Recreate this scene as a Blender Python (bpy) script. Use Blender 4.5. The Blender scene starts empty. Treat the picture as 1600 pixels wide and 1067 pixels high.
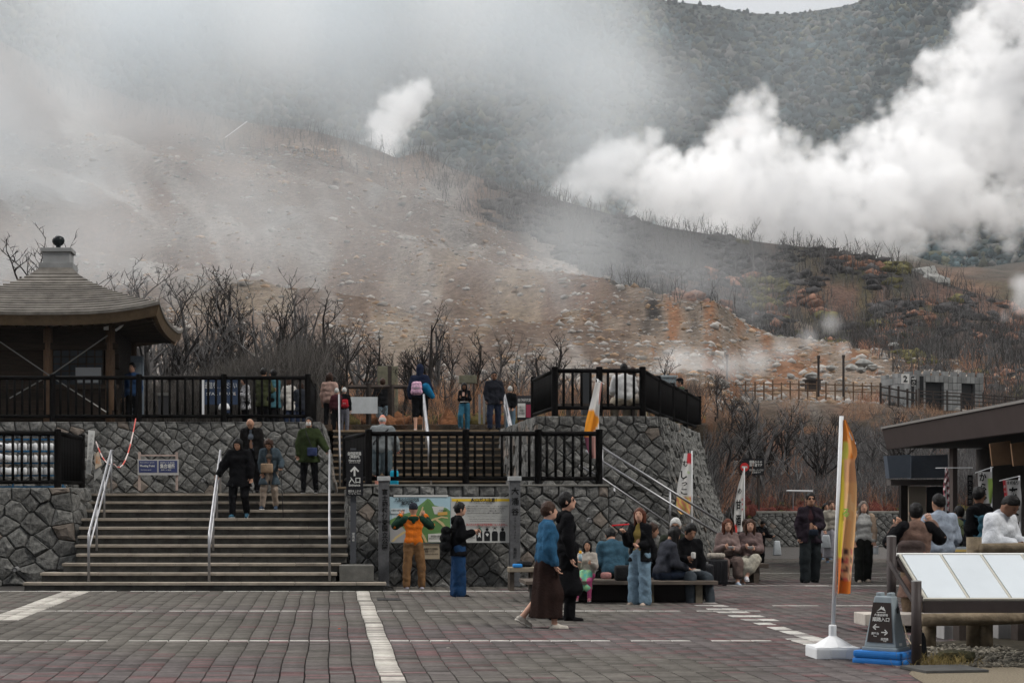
import bpy, bmesh, math, random, time
import numpy as np
from mathutils import Vector, Matrix, Euler
T0 = time.time()
SC = bpy.context.scene
COL = SC.collection
R = math.radians
rnd = random.Random(7)

# ------------------------------------------------------------------ camera, sky, sun, exposure
F = 2667.0
EYE = 1.67
cam = bpy.data.objects.new('camera', bpy.data.cameras.new('camera'))
COL.objects.link(cam)
cam.location = (0, 0, EYE)
cam.rotation_euler = (math.pi / 2, 0, 0)
cam.data.sensor_width = 36
cam.data.lens = 60.0
cam.data.shift_x = (800 - 514) / 1600
cam.data.shift_y = (773 - 533.5) / 1600
cam.data.clip_start = 0.3
cam.data.clip_end = 6000
SC.camera = cam

world = bpy.data.worlds.new("World")
SC.world = world
world.use_nodes = True
wn = world.node_tree
bg = wn.nodes['Background']
sky = wn.nodes.new('ShaderNodeTexSky')
sky.sky_type = 'NISHITA'
sky.sun_disc = False
sky.sun_elevation = R(48)
sky.sun_rotation = R(-60)
sky.air_density = 1.0
sky.dust_density = 6.0
sky.ozone_density = 1.0
hs = wn.nodes.new('ShaderNodeHueSaturation')
hs.inputs['Saturation'].default_value = 0.17
wn.links.new(sky.outputs[0], hs.inputs['Color'])
wn.links.new(hs.outputs[0], bg.inputs['Color'])
bg.inputs['Strength'].default_value = 0.135
sun = bpy.data.objects.new('sun', bpy.data.lights.new('sun', 'SUN'))
COL.objects.link(sun)
sun.data.energy = 1.9
sun.data.angle = R(11)
sun.data.color = (1.0, 0.96, 0.9)
sun.rotation_euler = (R(42), 0, R(60))
SC.view_settings.view_transform = 'Standard'
SC.view_settings.look = 'None'
SC.view_settings.gamma = 1
SC.view_settings.use_curve_mapping = False
SC.view_settings.exposure = 0.58
SC.cycles.use_denoising = True
SC.cycles.volume_bounces = 20
SC.cycles.max_bounces = 22
SC.cycles.diffuse_bounces = 3
SC.cycles.glossy_bounces = 2
SC.cycles.transparent_max_bounces = 12
SC.cycles.volume_step_rate = 2.0
SC.cycles.volume_max_steps = 256
SC.cycles.use_adaptive_sampling = True
SC.cycles.adaptive_threshold = 0.015


# ------------------------------------------------------------------ helpers
def P(x, y, Y):
    """world point at photo pixel x, y and distance Y"""
    return Vector(((x - 514) * Y / F, Y, EYE + (773 - y) * Y / F))


def G(x, y, z=0.0):
    """ground point (height z) under photo pixel"""
    Y = F * (EYE - z) / (y - 773)
    return Vector(((x - 514) * Y / F, Y, z))


MATS = {}


def mat(name, col, rough=0.85, noise=0.0, scale=8.0, bump=0.0, bscale=40.0, metal=0.0, col2=None, detail=6.0,
        stretch=None, spec=0.12):
    if name in MATS:
        return MATS[name]
    m = bpy.data.materials.new(name)
    m.use_nodes = True
    nt = m.node_tree
    b = nt.nodes['Principled BSDF']
    b.inputs['Roughness'].default_value = rough
    b.inputs['Metallic'].default_value = metal
    b.inputs['Specular IOR Level'].default_value = spec
    c = tuple(col) + (1,)
    b.inputs['Base Color'].default_value = c
    tc = nt.nodes.new('ShaderNodeTexCoord')
    src = tc.outputs['Object']
    if stretch:
        mp = nt.nodes.new('ShaderNodeMapping')
        mp.inputs['Scale'].default_value = stretch
        nt.links.new(src, mp.inputs[0])
        src = mp.outputs[0]
    if noise or col2:
        n = nt.nodes.new('ShaderNodeTexNoise')
        n.inputs['Scale'].default_value = scale
        n.inputs['Detail'].default_value = detail
        n.inputs['Roughness'].default_value = 0.65
        nt.links.new(src, n.inputs['Vector'])
        r = nt.nodes.new('ShaderNodeValToRGB')
        if col2 is None:
            lo = [max(0, k * (1 - noise)) for k in col]
            hi = [min(1, k * (1 + noise)) for k in col]
        else:
            lo, hi = col, col2
        r.color_ramp.elements[0].position = 0.3
        r.color_ramp.elements[1].position = 0.7
        r.color_ramp.elements[0].color = tuple(lo) + (1,)
        r.color_ramp.elements[1].color = tuple(hi) + (1,)
        nt.links.new(n.outputs['Fac'], r.inputs['Fac'])
        oi = nt.nodes.new('ShaderNodeObjectInfo')
        mr = nt.nodes.new('ShaderNodeMapRange')
        mr.inputs['To Min'].default_value = 1 - noise * 0.6
        mr.inputs['To Max'].default_value = 1 + noise * 0.6
        nt.links.new(oi.outputs['Random'], mr.inputs['Value'])
        mu = nt.nodes.new('ShaderNodeVectorMath')
        mu.operation = 'MULTIPLY'
        nt.links.new(r.outputs['Color'], mu.inputs[0])
        nt.links.new(mr.outputs[0], mu.inputs[1])
        nt.links.new(mu.outputs[0], b.inputs['Base Color'])
    if bump:
        n2 = nt.nodes.new('ShaderNodeTexNoise')
        n2.inputs['Scale'].default_value = bscale
        n2.inputs['Detail'].default_value = 5
        nt.links.new(src, n2.inputs['Vector'])
        bp = nt.nodes.new('ShaderNodeBump')
        bp.inputs['Strength'].default_value = bump
        bp.inputs['Distance'].default_value = 0.02
        nt.links.new(n2.outputs['Fac'], bp.inputs['Height'])
        nt.links.new(bp.outputs[0], b.inputs['Normal'])
    MATS[name] = m
    return m


def root_loc(o):
    v = Vector((0, 0, 0))
    while o is not None:
        v = v + o.location
        o = o.parent
    return v


def tag(o, label=None, cat=None, group=None, kind=None):
    if label:
        o['label'] = label
    if cat:
        o['category'] = cat
    if group:
        o['group'] = group
    if kind:
        o['kind'] = kind
    return o


def thing(name, label, cat, loc, group=None):
    o = bpy.data.objects.new(name, None)
    COL.objects.link(o)
    o.location = loc
    o.empty_display_size = 0.2
    return tag(o, label, cat, group)


def link_mesh(name, me, m, parent=None, loc=(0, 0, 0), smooth=False):
    if m is not None and not me.materials:
        me.materials.append(m)
    if smooth:
        me.polygons.foreach_set('use_smooth', [True] * len(me.polygons))
    o = bpy.data.objects.new(name, me)
    COL.objects.link(o)
    o.location = loc
    if parent is not None:
        o.parent = parent
    return o


class MB:
    """collects shapes given in world coordinates, builds one mesh object"""

    def __init__(s):
        s.v = []
        s.f = []

    def add(s, vs, fs):
        n = len(s.v)
        s.v += [tuple(v) for v in vs]
        s.f += [tuple(i + n for i in f) for f in fs]
        return s

    def box(s, c, d, rot=None, taper=1.0, bev=0.0):
        c = Vector(c)
        hx, hy, hz = d[0] / 2, d[1] / 2, d[2] / 2
        if bev > 0:
            bm = bmesh.new()
            bmesh.ops.create_cube(bm, size=1)
            for v in bm.verts:
                t = taper if v.co.z > 0 else 1
                v.co = Vector((v.co.x * d[0] * t, v.co.y * d[1] * t, v.co.z * d[2]))
            bmesh.ops.bevel(bm, geom=bm.edges[:], offset=bev, segments=2, affect='EDGES', profile=0.6)
            vs = [v.co.copy() for v in bm.verts]
            bm.verts.index_update()
            fs = [[v.index for v in f.verts] for f in bm.faces]
            bm.free()
        else:
            vs = []
            for z in (-hz, hz):
                t = taper if z > 0 else 1
                for x, y in ((-hx, -hy), (hx, -hy), (hx, hy), (-hx, hy)):
                    vs.append(Vector((x * t, y * t, z)))
            fs = [(3, 2, 1, 0), (4, 5, 6, 7), (0, 1, 5, 4), (1, 2, 6, 5), (2, 3, 7, 6), (3, 0, 4, 7)]
        if rot is not None:
            M = rot if isinstance(rot, Matrix) else Euler(rot).to_matrix()
            vs = [M @ v for v in vs]
        return s.add([v + c for v in vs], fs)

    def tube(s, pts, r, n=8, caps=True):
        pts = [Vector(p) for p in pts]
        rs = r if isinstance(r, (list, tuple)) else [r] * len(pts)
        vs, fs = [], []
        up = None
        for i, p in enumerate(pts):
            a = pts[max(0, i - 1)]
            b = pts[min(len(pts) - 1, i + 1)]
            d = (b - a).normalized()
            if up is None:
                up = Vector((0, 0, 1)) if abs(d.z) < 0.9 else Vector((1, 0, 0))
            sd = d.cross(up).normalized()
            u2 = sd.cross(d).normalized()
            up = u2
            for k in range(n):
                a_ = 2 * math.pi * k / n
                vs.append(p + (sd * math.cos(a_) + u2 * math.sin(a_)) * rs[i])
        for i in range(len(pts) - 1):
            for k in range(n):
                k2 = (k + 1) % n
                fs.append((i * n + k, i * n + k2, (i + 1) * n + k2, (i + 1) * n + k))
        if caps:
            fs.append(tuple(range(n - 1, -1, -1)))
            fs.append(tuple((len(pts) - 1) * n + k for k in range(n)))
        return s.add(vs, [tuple(reversed(f)) for f in fs])

    def lathe(s, c, prof, n=20):
        c = Vector(c)
        vs, fs = [], []
        for r, z in prof:
            for k in range(n):
                a = 2 * math.pi * k / n
                vs.append(c + Vector((r * math.cos(a), r * math.sin(a), z)))
        for i in range(len(prof) - 1):
            for k in range(n):
                k2 = (k + 1) % n
                fs.append((i * n + k, i * n + k2, (i + 1) * n + k2, (i + 1) * n + k))
        fs.append(tuple(range(n - 1, -1, -1)))
        fs.append(tuple((len(prof) - 1) * n + k for k in range(n)))
        return s.add(vs, fs)

    def poly(s, pts):
        return s.add(pts, [tuple(range(len(pts)))])

    def prism(s, pts, d):
        """extrude a polygon along vector d"""
        n = len(pts)
        pts = [Vector(p) for p in pts]
        d = Vector(d)
        fs = [tuple(range(n)), tuple(range(2 * n - 1, n - 1, -1))]
        fs += [(i, i + n, (i + 1) % n + n, (i + 1) % n) for i in range(n)]
        return s.add(pts + [p + d for p in pts], fs)

    def build(s, name, m, parent=None, smooth=False, loc=None):
        off = root_loc(parent) if parent is not None else Vector(loc or (0, 0, 0))
        me = bpy.data.meshes.new(name)
        me.from_pydata([(v[0] - off.x, v[1] - off.y, v[2] - off.z) for v in s.v], [], s.f)
        me.update()
        o = link_mesh(name, me, m, parent, (0, 0, 0) if parent is not None else off, smooth)
        return o


def fix_normals(o):
    bm = bmesh.new()
    bm.from_mesh(o.data)
    bmesh.ops.recalc_face_normals(bm, faces=bm.faces[:])
    bm.to_mesh(o.data)
    bm.free()
    return o


def ps(x0, x1, y0, y1, Y, th=0.03):
    """box standing upright that fills a photo rectangle at distance Y: returns centre, size"""
    a = P(x0, y1, Y)
    b = P(x1, y0, Y)
    return (Vector(((a.x + b.x) / 2, Y + th / 2, (a.z + b.z) / 2)), (b.x - a.x, th, b.z - a.z))


def text(body, x, y, Y, hpx, m, parent, name='lettering', yaw=0.0, widthpx=None, pitch=0.0, align='CENTER', bold=0.0,
         sx=1.0, world=None, size=None, line=1.0, roll=0.0):
    """flat printed lettering; x,y = centre in photo pixels at distance Y, hpx = letter height in pixels"""
    cu = bpy.data.curves.new('lettering', 'FONT')
    cu.body = body
    cu.align_x = align
    cu.align_y = 'CENTER'
    cu.size = size if size else hpx * Y / F * 1.25
    cu.space_line = line
    cu.offset = bold * cu.size
    cu.resolution_u = 1
    cu.extrude = 0.0006
    tmp = bpy.data.objects.new('tmp', cu)
    COL.objects.link(tmp)
    tmp.rotation_euler = (0, 0, 0)
    dg = bpy.context.evaluated_depsgraph_get()
    dg.update()
    me = bpy.data.meshes.new_from_object(tmp.evaluated_get(dg))
    bpy.data.objects.remove(tmp)
    bpy.data.curves.remove(cu)
    me.name = 'lettering'
    c = Vector(world) if world is not None else P(x, y, Y)
    if len(me.vertices) == 0:
        return None
    xs = [v.co.x for v in me.vertices]
    ys = [v.co.y for v in me.vertices]
    k = sx
    if widthpx:
        k = widthpx * Y / F / max(1e-4, (max(xs) - min(xs)))
    mx, my = (max(xs) + min(xs)) / 2, (max(ys) + min(ys)) / 2
    if align != 'CENTER':
        mx = 0
    M = Euler((math.pi / 2 + pitch, roll, yaw)).to_matrix()
    off = root_loc(parent)
    for v in me.vertices:
        v.co = M @ Vector(((v.co.x - mx) * k, v.co.y - my, v.co.z)) + c - off
    me.materials.clear()
    return link_mesh(name, me, m, parent)


# numpy value noise
def _hash(i, j, k, seed):
    n = (i * 73856093) ^ (j * 19349663) ^ (k * 83492791) ^ (seed * 2654435)
    n = (n ^ (n >> 13)) * 1274126177
    n = n & 0x7fffffff
    n = (n ^ (n >> 16))
    return (n & 0xffff) / 65535.0


def vnoise(x, y, z=None, seed=1):
    x = np.asarray(x, float)
    y = np.asarray(y, float)
    z = np.zeros_like(x) if z is None else np.asarray(z, float)
    xi, yi, zi = np.floor(x).astype(np.int64), np.floor(y).astype(np.int64), np.floor(z).astype(np.int64)
    u, v, w = x - xi, y - yi, z - zi
    u, v, w = u * u * (3 - 2 * u), v * v * (3 - 2 * v), w * w * (3 - 2 * w)
    out = 0
    for a in (0, 1):
        for b in (0, 1):
            for c in (0, 1):
                out = out + _hash(xi + a, yi + b, zi + c, seed) * (u if a else 1 - u) * (v if b else 1 - v) * (w if c else 1 - w)
    return out * 2 - 1


def fbm(x, y, z=None, oct=4, seed=1, gain=0.5):
    t, amp, s = 0, 1, 0
    x = np.asarray(x, float)
    y = np.asarray(y, float)
    z = None if z is None else np.asarray(z, float)
    for o in range(oct):
        t = t + amp * vnoise(x * 2 ** o, y * 2 ** o, None if z is None else z * 2 ** o, seed + o * 17)
        s += amp
        amp *= gain
    return t / s


def sstep(a, b, x):
    t = np.clip((x - a) / (b - a), 0, 1)
    return t * t * (3 - 2 * t)


def grid_mesh(name, V, colors=None):
    """V: (n,m,3) array"""
    n, m_, _ = V.shape
    me = bpy.data.meshes.new(name)
    idx = np.arange(n * m_).reshape(n, m_)
    q = np.stack([idx[:-1, :-1], idx[1:, :-1], idx[1:, 1:], idx[:-1, 1:]], -1).reshape(-1, 4)
    tri_mesh_fill(me, V.reshape(-1, 3), q)
    if colors is not None:
        a = me.color_attributes.new('col', 'FLOAT_COLOR', 'POINT')
        c4 = np.concatenate([colors.reshape(-1, 3), np.ones((n * m_, 1))], 1)
        a.data.foreach_set('color', c4.astype(np.float32).ravel())
    return me


def tri_mesh_fill(me, V, Fc):
    V = np.asarray(V, np.float32)
    Fc = np.asarray(Fc, np.int32)
    k = Fc.shape[1]
    me.vertices.add(len(V))
    me.vertices.foreach_set('co', V.ravel())
    me.loops.add(Fc.size)
    me.loops.foreach_set('vertex_index', Fc.ravel())
    me.polygons.add(len(Fc))
    me.polygons.foreach_set('loop_start', np.arange(0, Fc.size, k, dtype=np.int32))
    me.update(calc_edges=True)
    me.validate()


def set_colors(me, C):
    a = me.color_attributes.new('col', 'FLOAT_COLOR', 'POINT')
    c4 = np.concatenate([np.asarray(C).reshape(-1, 3), np.ones((len(me.vertices), 1))], 1)
    a.data.foreach_set('color', c4.astype(np.float32).ravel())


def mat_attr(name, rough=0.95, noise=0.35, scale=0.6, bump=0.6, bdist=0.4, bscale=1.5, fine=6.0, stretch=None):
    m = bpy.data.materials.new(name)
    m.use_nodes = True
    nt = m.node_tree
    b = nt.nodes['Principled BSDF']
    b.inputs['Roughness'].default_value = rough
    b.inputs['Specular IOR Level'].default_value = 0.06
    at = nt.nodes.new('ShaderNodeAttribute')
    at.attribute_name = 'col'
    tc = nt.nodes.new('ShaderNodeTexCoord')
    n = nt.nodes.new('ShaderNodeTexNoise')
    n.inputs['Scale'].default_value = scale
    n.inputs['Detail'].default_value = 10
    n.inputs['Roughness'].default_value = 0.7
    if stretch:
        mp = nt.nodes.new('ShaderNodeMapping')
        mp.inputs['Scale'].default_value = stretch
        ge = nt.nodes.new('ShaderNodeNewGeometry')
        nt.links.new(ge.outputs['Position'], mp.inputs[0])
        nt.links.new(mp.outputs[0], n.inputs['Vector'])
    else:
        nt.links.new(tc.outputs['Object'], n.inputs['Vector'])
    mr = nt.nodes.new('ShaderNodeMapRange')
    mr.inputs['From Min'].default_value = 0.3
    mr.inputs['From Max'].default_value = 0.7
    mr.inputs['To Min'].default_value = 1 - noise
    mr.inputs['To Max'].default_value = 1 + noise
    nt.links.new(n.outputs['Fac'], mr.inputs['Value'])
    mu = nt.nodes.new('ShaderNodeVectorMath')
    mu.operation = 'MULTIPLY'
    nt.links.new(at.outputs['Color'], mu.inputs[0])
    nt.links.new(mr.outputs[0], mu.inputs[1])
    nt.links.new(mu.outputs[0], b.inputs['Base Color'])
    if bump:
        n2 = nt.nodes.new('ShaderNodeTexNoise')
        n2.inputs['Scale'].default_value = bscale
        n2.inputs['Detail'].default_value = 8
        n2.inputs['Roughness'].default_value = 0.7
        nt.links.new(tc.outputs['Object'], n2.inputs['Vector'])
        bp = nt.nodes.new('ShaderNodeBump')
        bp.inputs['Strength'].default_value = bump
        bp.inputs['Distance'].default_value = bdist
        nt.links.new(n2.outputs['Fac'], bp.inputs['Height'])
        nt.links.new(bp.outputs[0], b.inputs['Normal'])
    return m


# ------------------------------------------------------------------ terrain
RIDGE = [(-700, -150), (-400, -60), (-150, 10), (0, 62), (100, 118), (200, 155), (300, 170), (380, 190), (480, 200), (560, 222),
         (620, 246), (660, 236), (700, 262), (800, 298), (860, 312), (950, 336), (1050, 358), (1180, 380), (1300, 395),
         (1400, 413), (1440, 428), (1500, 452), (1600, 480), (1800, 530), (2400, 640)]
RX = np.array([r[0] for r in RIDGE], float)
RY = np.array([r[1] for r in RIDGE], float)


def ridge_y(x):
    return np.interp(x, RX, RY)


def ridge_Y(x):
    return np.interp(x, [-700, 0, 860, 1400, 1800], [330, 320, 285, 235, 215])


def hill_depth(x, y):
    """distance of hillside A along the ray of photo pixel x, y"""
    w = sstep(1100, 1180, x)
    ry, rY = ridge_y(x), ridge_Y(x)
    L = [(664, 43.0), (640, 62.0), (600, 92.0), (560, 112.0)]
    Rr = [(804, 56.0), (760, 66.0), (700, 82.0), (640, 108.0), (560, 150.0)]
    t1 = np.clip((y - ry) / (560 - ry), 0, 1)
    dl = np.where(y < 560, 112 + (rY - 112) * (1 - t1) ** 0.9, np.interp(-np.asarray(y, float), [-664, -640, -600, -560][::1], [43, 62, 92, 112]))
    dr = np.where(y < 560, 150 + (rY - 150) * (1 - t1) ** 0.9,
                  np.interp(-np.asarray(y, float), [-804, -760, -700, -640, -560], [56, 66, 82, 108, 150]))
    return dl * (1 - w) + dr * w


def ybot(x):
    return 664 + (804 - 664) * sstep(1100, 1180, x)


def hill_noise(X, Y):
    """erosion relief of the slope in metres"""
    far = np.clip((Y - 95) / 80, 0, 1)
    g = np.abs(fbm(X * 0.03 + 0.02 * Y, Y * 0.008, oct=4, seed=5))
    return far * (g * 9.0 - 2.2 + fbm(X * 0.12, Y * 0.12, oct=4, seed=9) * 1.4) + np.clip((Y - 50) / 20, 0, 1) * fbm(X * 0.25, Y * 0.25, oct=4, seed=3) * 0.5


def hill_point(x, y):
    D = hill_depth(x, y)
    X = (x - 514) * D / F
    Z = EYE + (773 - y) * D / F
    fade = np.clip((y - ridge_y(x)) / 60, 0, 1)
    Z = Z + hill_noise(X, D) * (0.15 + 0.85 * fade)
    return X, D, Z


def hill_color(x, y):
    n1 = fbm(x / 90, y / 60, oct=5, seed=21)
    n2 = fbm(x / 30, y / 25, oct=4, seed=31)
    n3 = fbm(x / 200 + y / 300, y / 160, oct=3, seed=41)
    c = np.zeros(x.shape + (3,))
    grey = np.array([.27, .25, .235])
    brown = np.array([.20, .15, .12])
    rust = np.array([.19, .11, .075])
    ochre = np.array([.31, .24, .17])
    pale = np.array([.42, .39, .36])
    shrub = np.array([.07, .066, .064])
    grass = np.array([.24, .12, .065])
    moss = np.array([.085, .08, .035])
    c[:] = brown
    def mix(w, col):
        nonlocal c
        w = np.clip(w, 0, 1)[..., None]
        c = c * (1 - w) + np.array(col) * w
    mix(sstep(-.1, .5, n1 + .3 * n2), grey)
    mix(sstep(.1, .5, n3) * .6, rust)
    # pale runs near the foot of the scree
    mix(sstep(150, 20, np.abs(y - 500) + np.abs(x - 720) * .15) * sstep(0, .35, n1 + n2 * .4) * .8, ochre)
    mix(sstep(380, 480, y) * sstep(.1, .4, fbm(x / 60 + y / 40, y / 90 - x / 200, oct=3, seed=77)) * sstep(600, 760, x) * .45, ochre)
    mix(sstep(.25, .55, fbm(x / 55 - y / 60, y / 200 + x / 300, oct=4, seed=51)) * .6, pale)
    # rubble field at right
    w = sstep(960, 1020, x) * sstep(478, 505, y + .0 * x) * sstep(660, 620, y) * sstep(1560, 1380, x)
    mix(w * .9, [.31, .25, .2])
    mix(w * sstep(0, .4, n2 + n1 * .5) * .8, [.26, .12, .06])
    # dark burnt scrub above and right of the scree
    line = np.interp(x, [560, 640, 700, 860, 960, 1040, 1160, 1300, 1400, 1600, 2400], [215, 225, 280, 366, 466, 492, 512, 528, 560, 600, 660])
    ws = sstep(26, -26, y - line + n2 * 55 + n1 * 25) * sstep(680, 900, x)
    mix(ws, shrub)
    mix(ws * sstep(.15, .4, n1) * .55, [.16, .12, .1])
    # band of rust grass through the scrub
    mix(ws * sstep(24, 6, np.abs(y - np.interp(x, [900, 1100, 1250, 1450, 1600], [400, 430, 445, 468, 500])) + n2 * 18) * sstep(950, 1250, x) * .6, [.26, .15, .11])
    mix(ws * sstep(1100, 1400, x) * sstep(0, .4, n3 + n2 * .5) * .7, moss)
    # top-left ridge scrub
    mix(sstep(28, 5, y - ridge_y(x) + n2 * 14) * sstep(640, 560, x) * .6, [.14, .115, .1])
    # right: rust earth
    wr = sstep(1350, 1450, x) * sstep(520, 570, y)
    mix(wr * .8, [.13, .07, .04])
    # foreground band behind the platforms
    wf = sstep(ybot(x) - 75, ybot(x) - 35, y)
    wf2 = np.where(x > 1090, sstep(632, 668, y), wf)
    mix(wf2 * .95, [.075, .06, .045])
    mix(wf2 * sstep(-.1, .3, n2) * .6, grass)
    return np.clip(c * .70 * (1 + .25 * n2[..., None]), .01, .8)


xs = np.linspace(-560, 2300, 560)
ts = np.concatenate([np.linspace(0, .22, 70), np.linspace(.225, 1, 230)])
XX, TT = np.meshgrid(xs, ts, indexing='ij')
YB, YR = ybot(XX), ridge_y(XX)
YY = YB + (YR - YB) * TT
hx, hy, hz = hill_point(XX, YY)
hcol = hill_color(XX, YY)
# back side of the ridge falls away
bx, by, bz, bc = [hx], [hy], [hz], [hcol]
for k, (dd, dz) in enumerate([(8, -1.0), (22, -7), (50, -26), (70, -38)]):
    bx.append(hx[:, -1:] * (hy[:, -1:] + dd) / hy[:, -1:])
    by.append(hy[:, -1:] + dd)
    bz.append(hz[:, -1:] + dz)
    bc.append(hcol[:, -1:])
V = np.stack([np.concatenate(bx, 1), np.concatenate(by, 1), np.concatenate(bz, 1)], -1)
# skirt at the near edge
sk = V[:, :1].copy()
sk[..., 2] -= 3
V = np.concatenate([sk, V], 1)
CC = np.concatenate([hcol[:, :1]] + bc, 1)
m_hill = mat_attr('hill_earth', noise=.5, scale=1.3, bump=1.0, bdist=.6, bscale=2.2)
o = link_mesh('hillside', grid_mesh('hillside', V, CC), m_hill, smooth=True)
tag(o, kind='structure')

# far mountain
MR = [(-900, -160), (-300, -90), (300, -70), (700, -40), (900, -20), (1030, 1), (1100, 8), (1180, 22), (1240, 22), (1320, 10), (1400, -14),
      (1600, -60), (2000, -120), (2800, -160)]
MX = np.array([r[0] for r in MR], float)
MY = np.array([r[1] for r in MR], float)


def mtn_point(x, t):
    yr = np.interp(x, MX, MY)
    y = 640 + (yr - 640) * t
    D = np.interp(t, [0, .2, .32, .45, 1], [300, 345, 430, 560, 1150])
    X = (x - 514) * D / F
    Z = EYE + (773 - y) * D / F
    k = np.clip((1 - t) * 5, 0, 1)
    Z = Z + k * (fbm(X * .011, D * .008, oct=5, seed=61) * 26 + np.abs(fbm(X * .02 + D * .004, D * .004, oct=3, seed=63)) * 22 - 8) * np.clip(t * 1.6, .12, 1)
    return X, D, Z


xs = np.linspace(-900, 2700, 420)
ts = np.linspace(0, 1, 200)
XX, TT = np.meshgrid(xs, ts, indexing='ij')
mx, my, mz = mtn_point(XX, TT)
n1 = fbm(mx * .02, my * .02, oct=5, seed=71)
n2 = fbm(mx * .08, my * .06, oct=4, seed=72)
c = np.zeros(mx.shape + (3,))
c[:] = [.05, .06, .055]
def mixc(c, w, col):
    w = np.clip(w, 0, 1)[..., None]
    return c * (1 - w) + np.array(col) * w
c = mixc(c, sstep(0, .4, n1) * .6, [.075, .075, .06])
c = mixc(c, sstep(.45, .3, TT + n1 * .1) * .9, [.10, .075, .06])
c = mixc(c, sstep(.42, .25, TT + n1 * .1) * sstep(-.1, .3, n2) * .7, [.2, .11, .07])
c = mixc(c, sstep(.36, .2, TT) * sstep(.05, .4, fbm(mx * .05, my * .05, oct=4, seed=75)) * .7, [.06, .06, .03])
lnd = np.exp(-((XX - 1160 - (TT - .75) * 260) / 26) ** 2) * np.exp(-((TT - .74) / .07) ** 2)
c = mixc(c, lnd * sstep(-.2, .3, n2) * 1.2, [.2, .13, .09])
V = np.stack([mx, my, mz], -1)
b2 = V[:, -1:].copy()
b2[..., 1] += 120
b2[..., 0] *= 1.1
b2[..., 2] -= 60
V = np.concatenate([V, b2], 1)
c = np.concatenate([c, c[:, -1:]], 1)
m_mtn = mat_attr('mountain_cover', noise=.45, scale=.12, bump=1, bdist=2.5, bscale=.25)
o = link_mesh('mountain', grid_mesh('mountain', V, c), m_mtn, smooth=True)
tag(o, kind='structure')

# wide ground sheet under everything
me = bpy.data.meshes.new('terrain')
me.from_pydata([(-900, -60, -.35), (900, -60, -.35), (1500, 1500, -.35), (-1500, 1500, -.35)], [], [(0, 1, 2, 3)])
tag(link_mesh('terrain', me, mat('earth', (.09, .075, .06), noise=.3, scale=.4, bump=.5)), kind='structure')

ICO = None


def ico_arrays(sub=1):
    bm = bmesh.new()
    bmesh.ops.create_icosphere(bm, subdivisions=sub, radius=1)
    v = np.array([x.co[:] for x in bm.verts])
    bm.verts.index_update()
    f = np.array([[q.index for q in x.verts] for x in bm.faces])
    bm.free()
    return v, f


def scatter_blobs(name, pos, rad, flat, cols, m, seed=0, sub=1, jit=.3, label=None, cat=None):
    """pos (n,3), rad (n,), many lumps joined in one mesh"""
    rs = np.random.RandomState(seed)
    v0, f0 = ico_arrays(sub)
    n = len(pos)
    ang = rs.rand(n) * 6.28
    nv = len(v0)
    vv = v0[None] * (1 + (rs.rand(n, nv, 1) - .5) * 2 * jit)
    sx = rs.uniform(.7, 1.3, (n, 1))
    x = vv[..., 0] * sx
    y = vv[..., 1] / sx
    ca, sa = np.cos(ang)[:, None], np.sin(ang)[:, None]
    out = np.stack([x * ca - y * sa, x * sa + y * ca, vv[..., 2] * np.broadcast_to(np.asarray(flat).reshape(-1, 1), (n, nv))], -1)
    out = out * rad[:, None, None] + pos[:, None, :]
    ff = (f0[None] + (np.arange(n) * nv)[:, None, None]).reshape(-1, 3)
    me = bpy.data.meshes.new(name)
    tri_mesh_fill(me, out.reshape(-1, 3), ff)
    set_colors(me, np.repeat(cols, nv, 0))
    o = link_mesh(name, me, m)
    tag(o, label, cat, kind='stuff')
    return o


# rocks lying on the slope
rs = np.random.RandomState(3)
m_rock = mat_attr('scree_rock', noise=.25, scale=2, bump=.4, bdist=.1, bscale=3)
n = 85000
px = rs.uniform(-60, 1660, n)
py = rs.uniform(120, 640, n)
ln = np.interp(px, [560, 640, 700, 860, 960, 1040, 1160, 1300, 1400, 1600], [222, 236, 300, 372, 470, 492, 512, 528, 560, 600])
clus = fbm(px / 45, py / 30, oct=3, seed=91)
belt = np.exp(-((py - np.interp(px, [560, 700, 800, 900, 1000, 1100], [235, 330, 400, 450, 495, 520])) / 26.) ** 2)
rub = sstep(960, 1020, px) * sstep(478, 505, py) * sstep(1560, 1400, px)
prob = .22 + .6 * clus + belt * .45 + rub * 1.2 + .25 * sstep(350, 520, py)
ok = (py > np.maximum(ridge_y(px) + 15, ln)) & (rs.rand(n) < prob) & (py < np.where(px > 1100, 650, 598))
px, py = px[ok], py[ok]
X, D, Z = hill_point(px, py)
rr = (.06 + .34 * rs.rand(len(px)) ** 9 + .09 * rs.rand(len(px)) ** 2) * (D / 150) ** .5 * 1.2
g = rs.uniform(.15, .31, (len(px), 1))
cols = np.concatenate([g * 1.03, g * .97, g * .9], 1)
warm = (rs.rand(len(px)) < .3)[:, None]
cols = np.where(warm, cols * np.array([1.0, .75, .55]), cols)
scatter_blobs('scree_rocks', np.stack([X, D, Z - rr * .1], -1), rr, rs.uniform(.45, .8, len(px)), cols, m_rock, 4, 1, .34,
              'pale broken rocks strewn over the bare brown slope', 'rocks')

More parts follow.
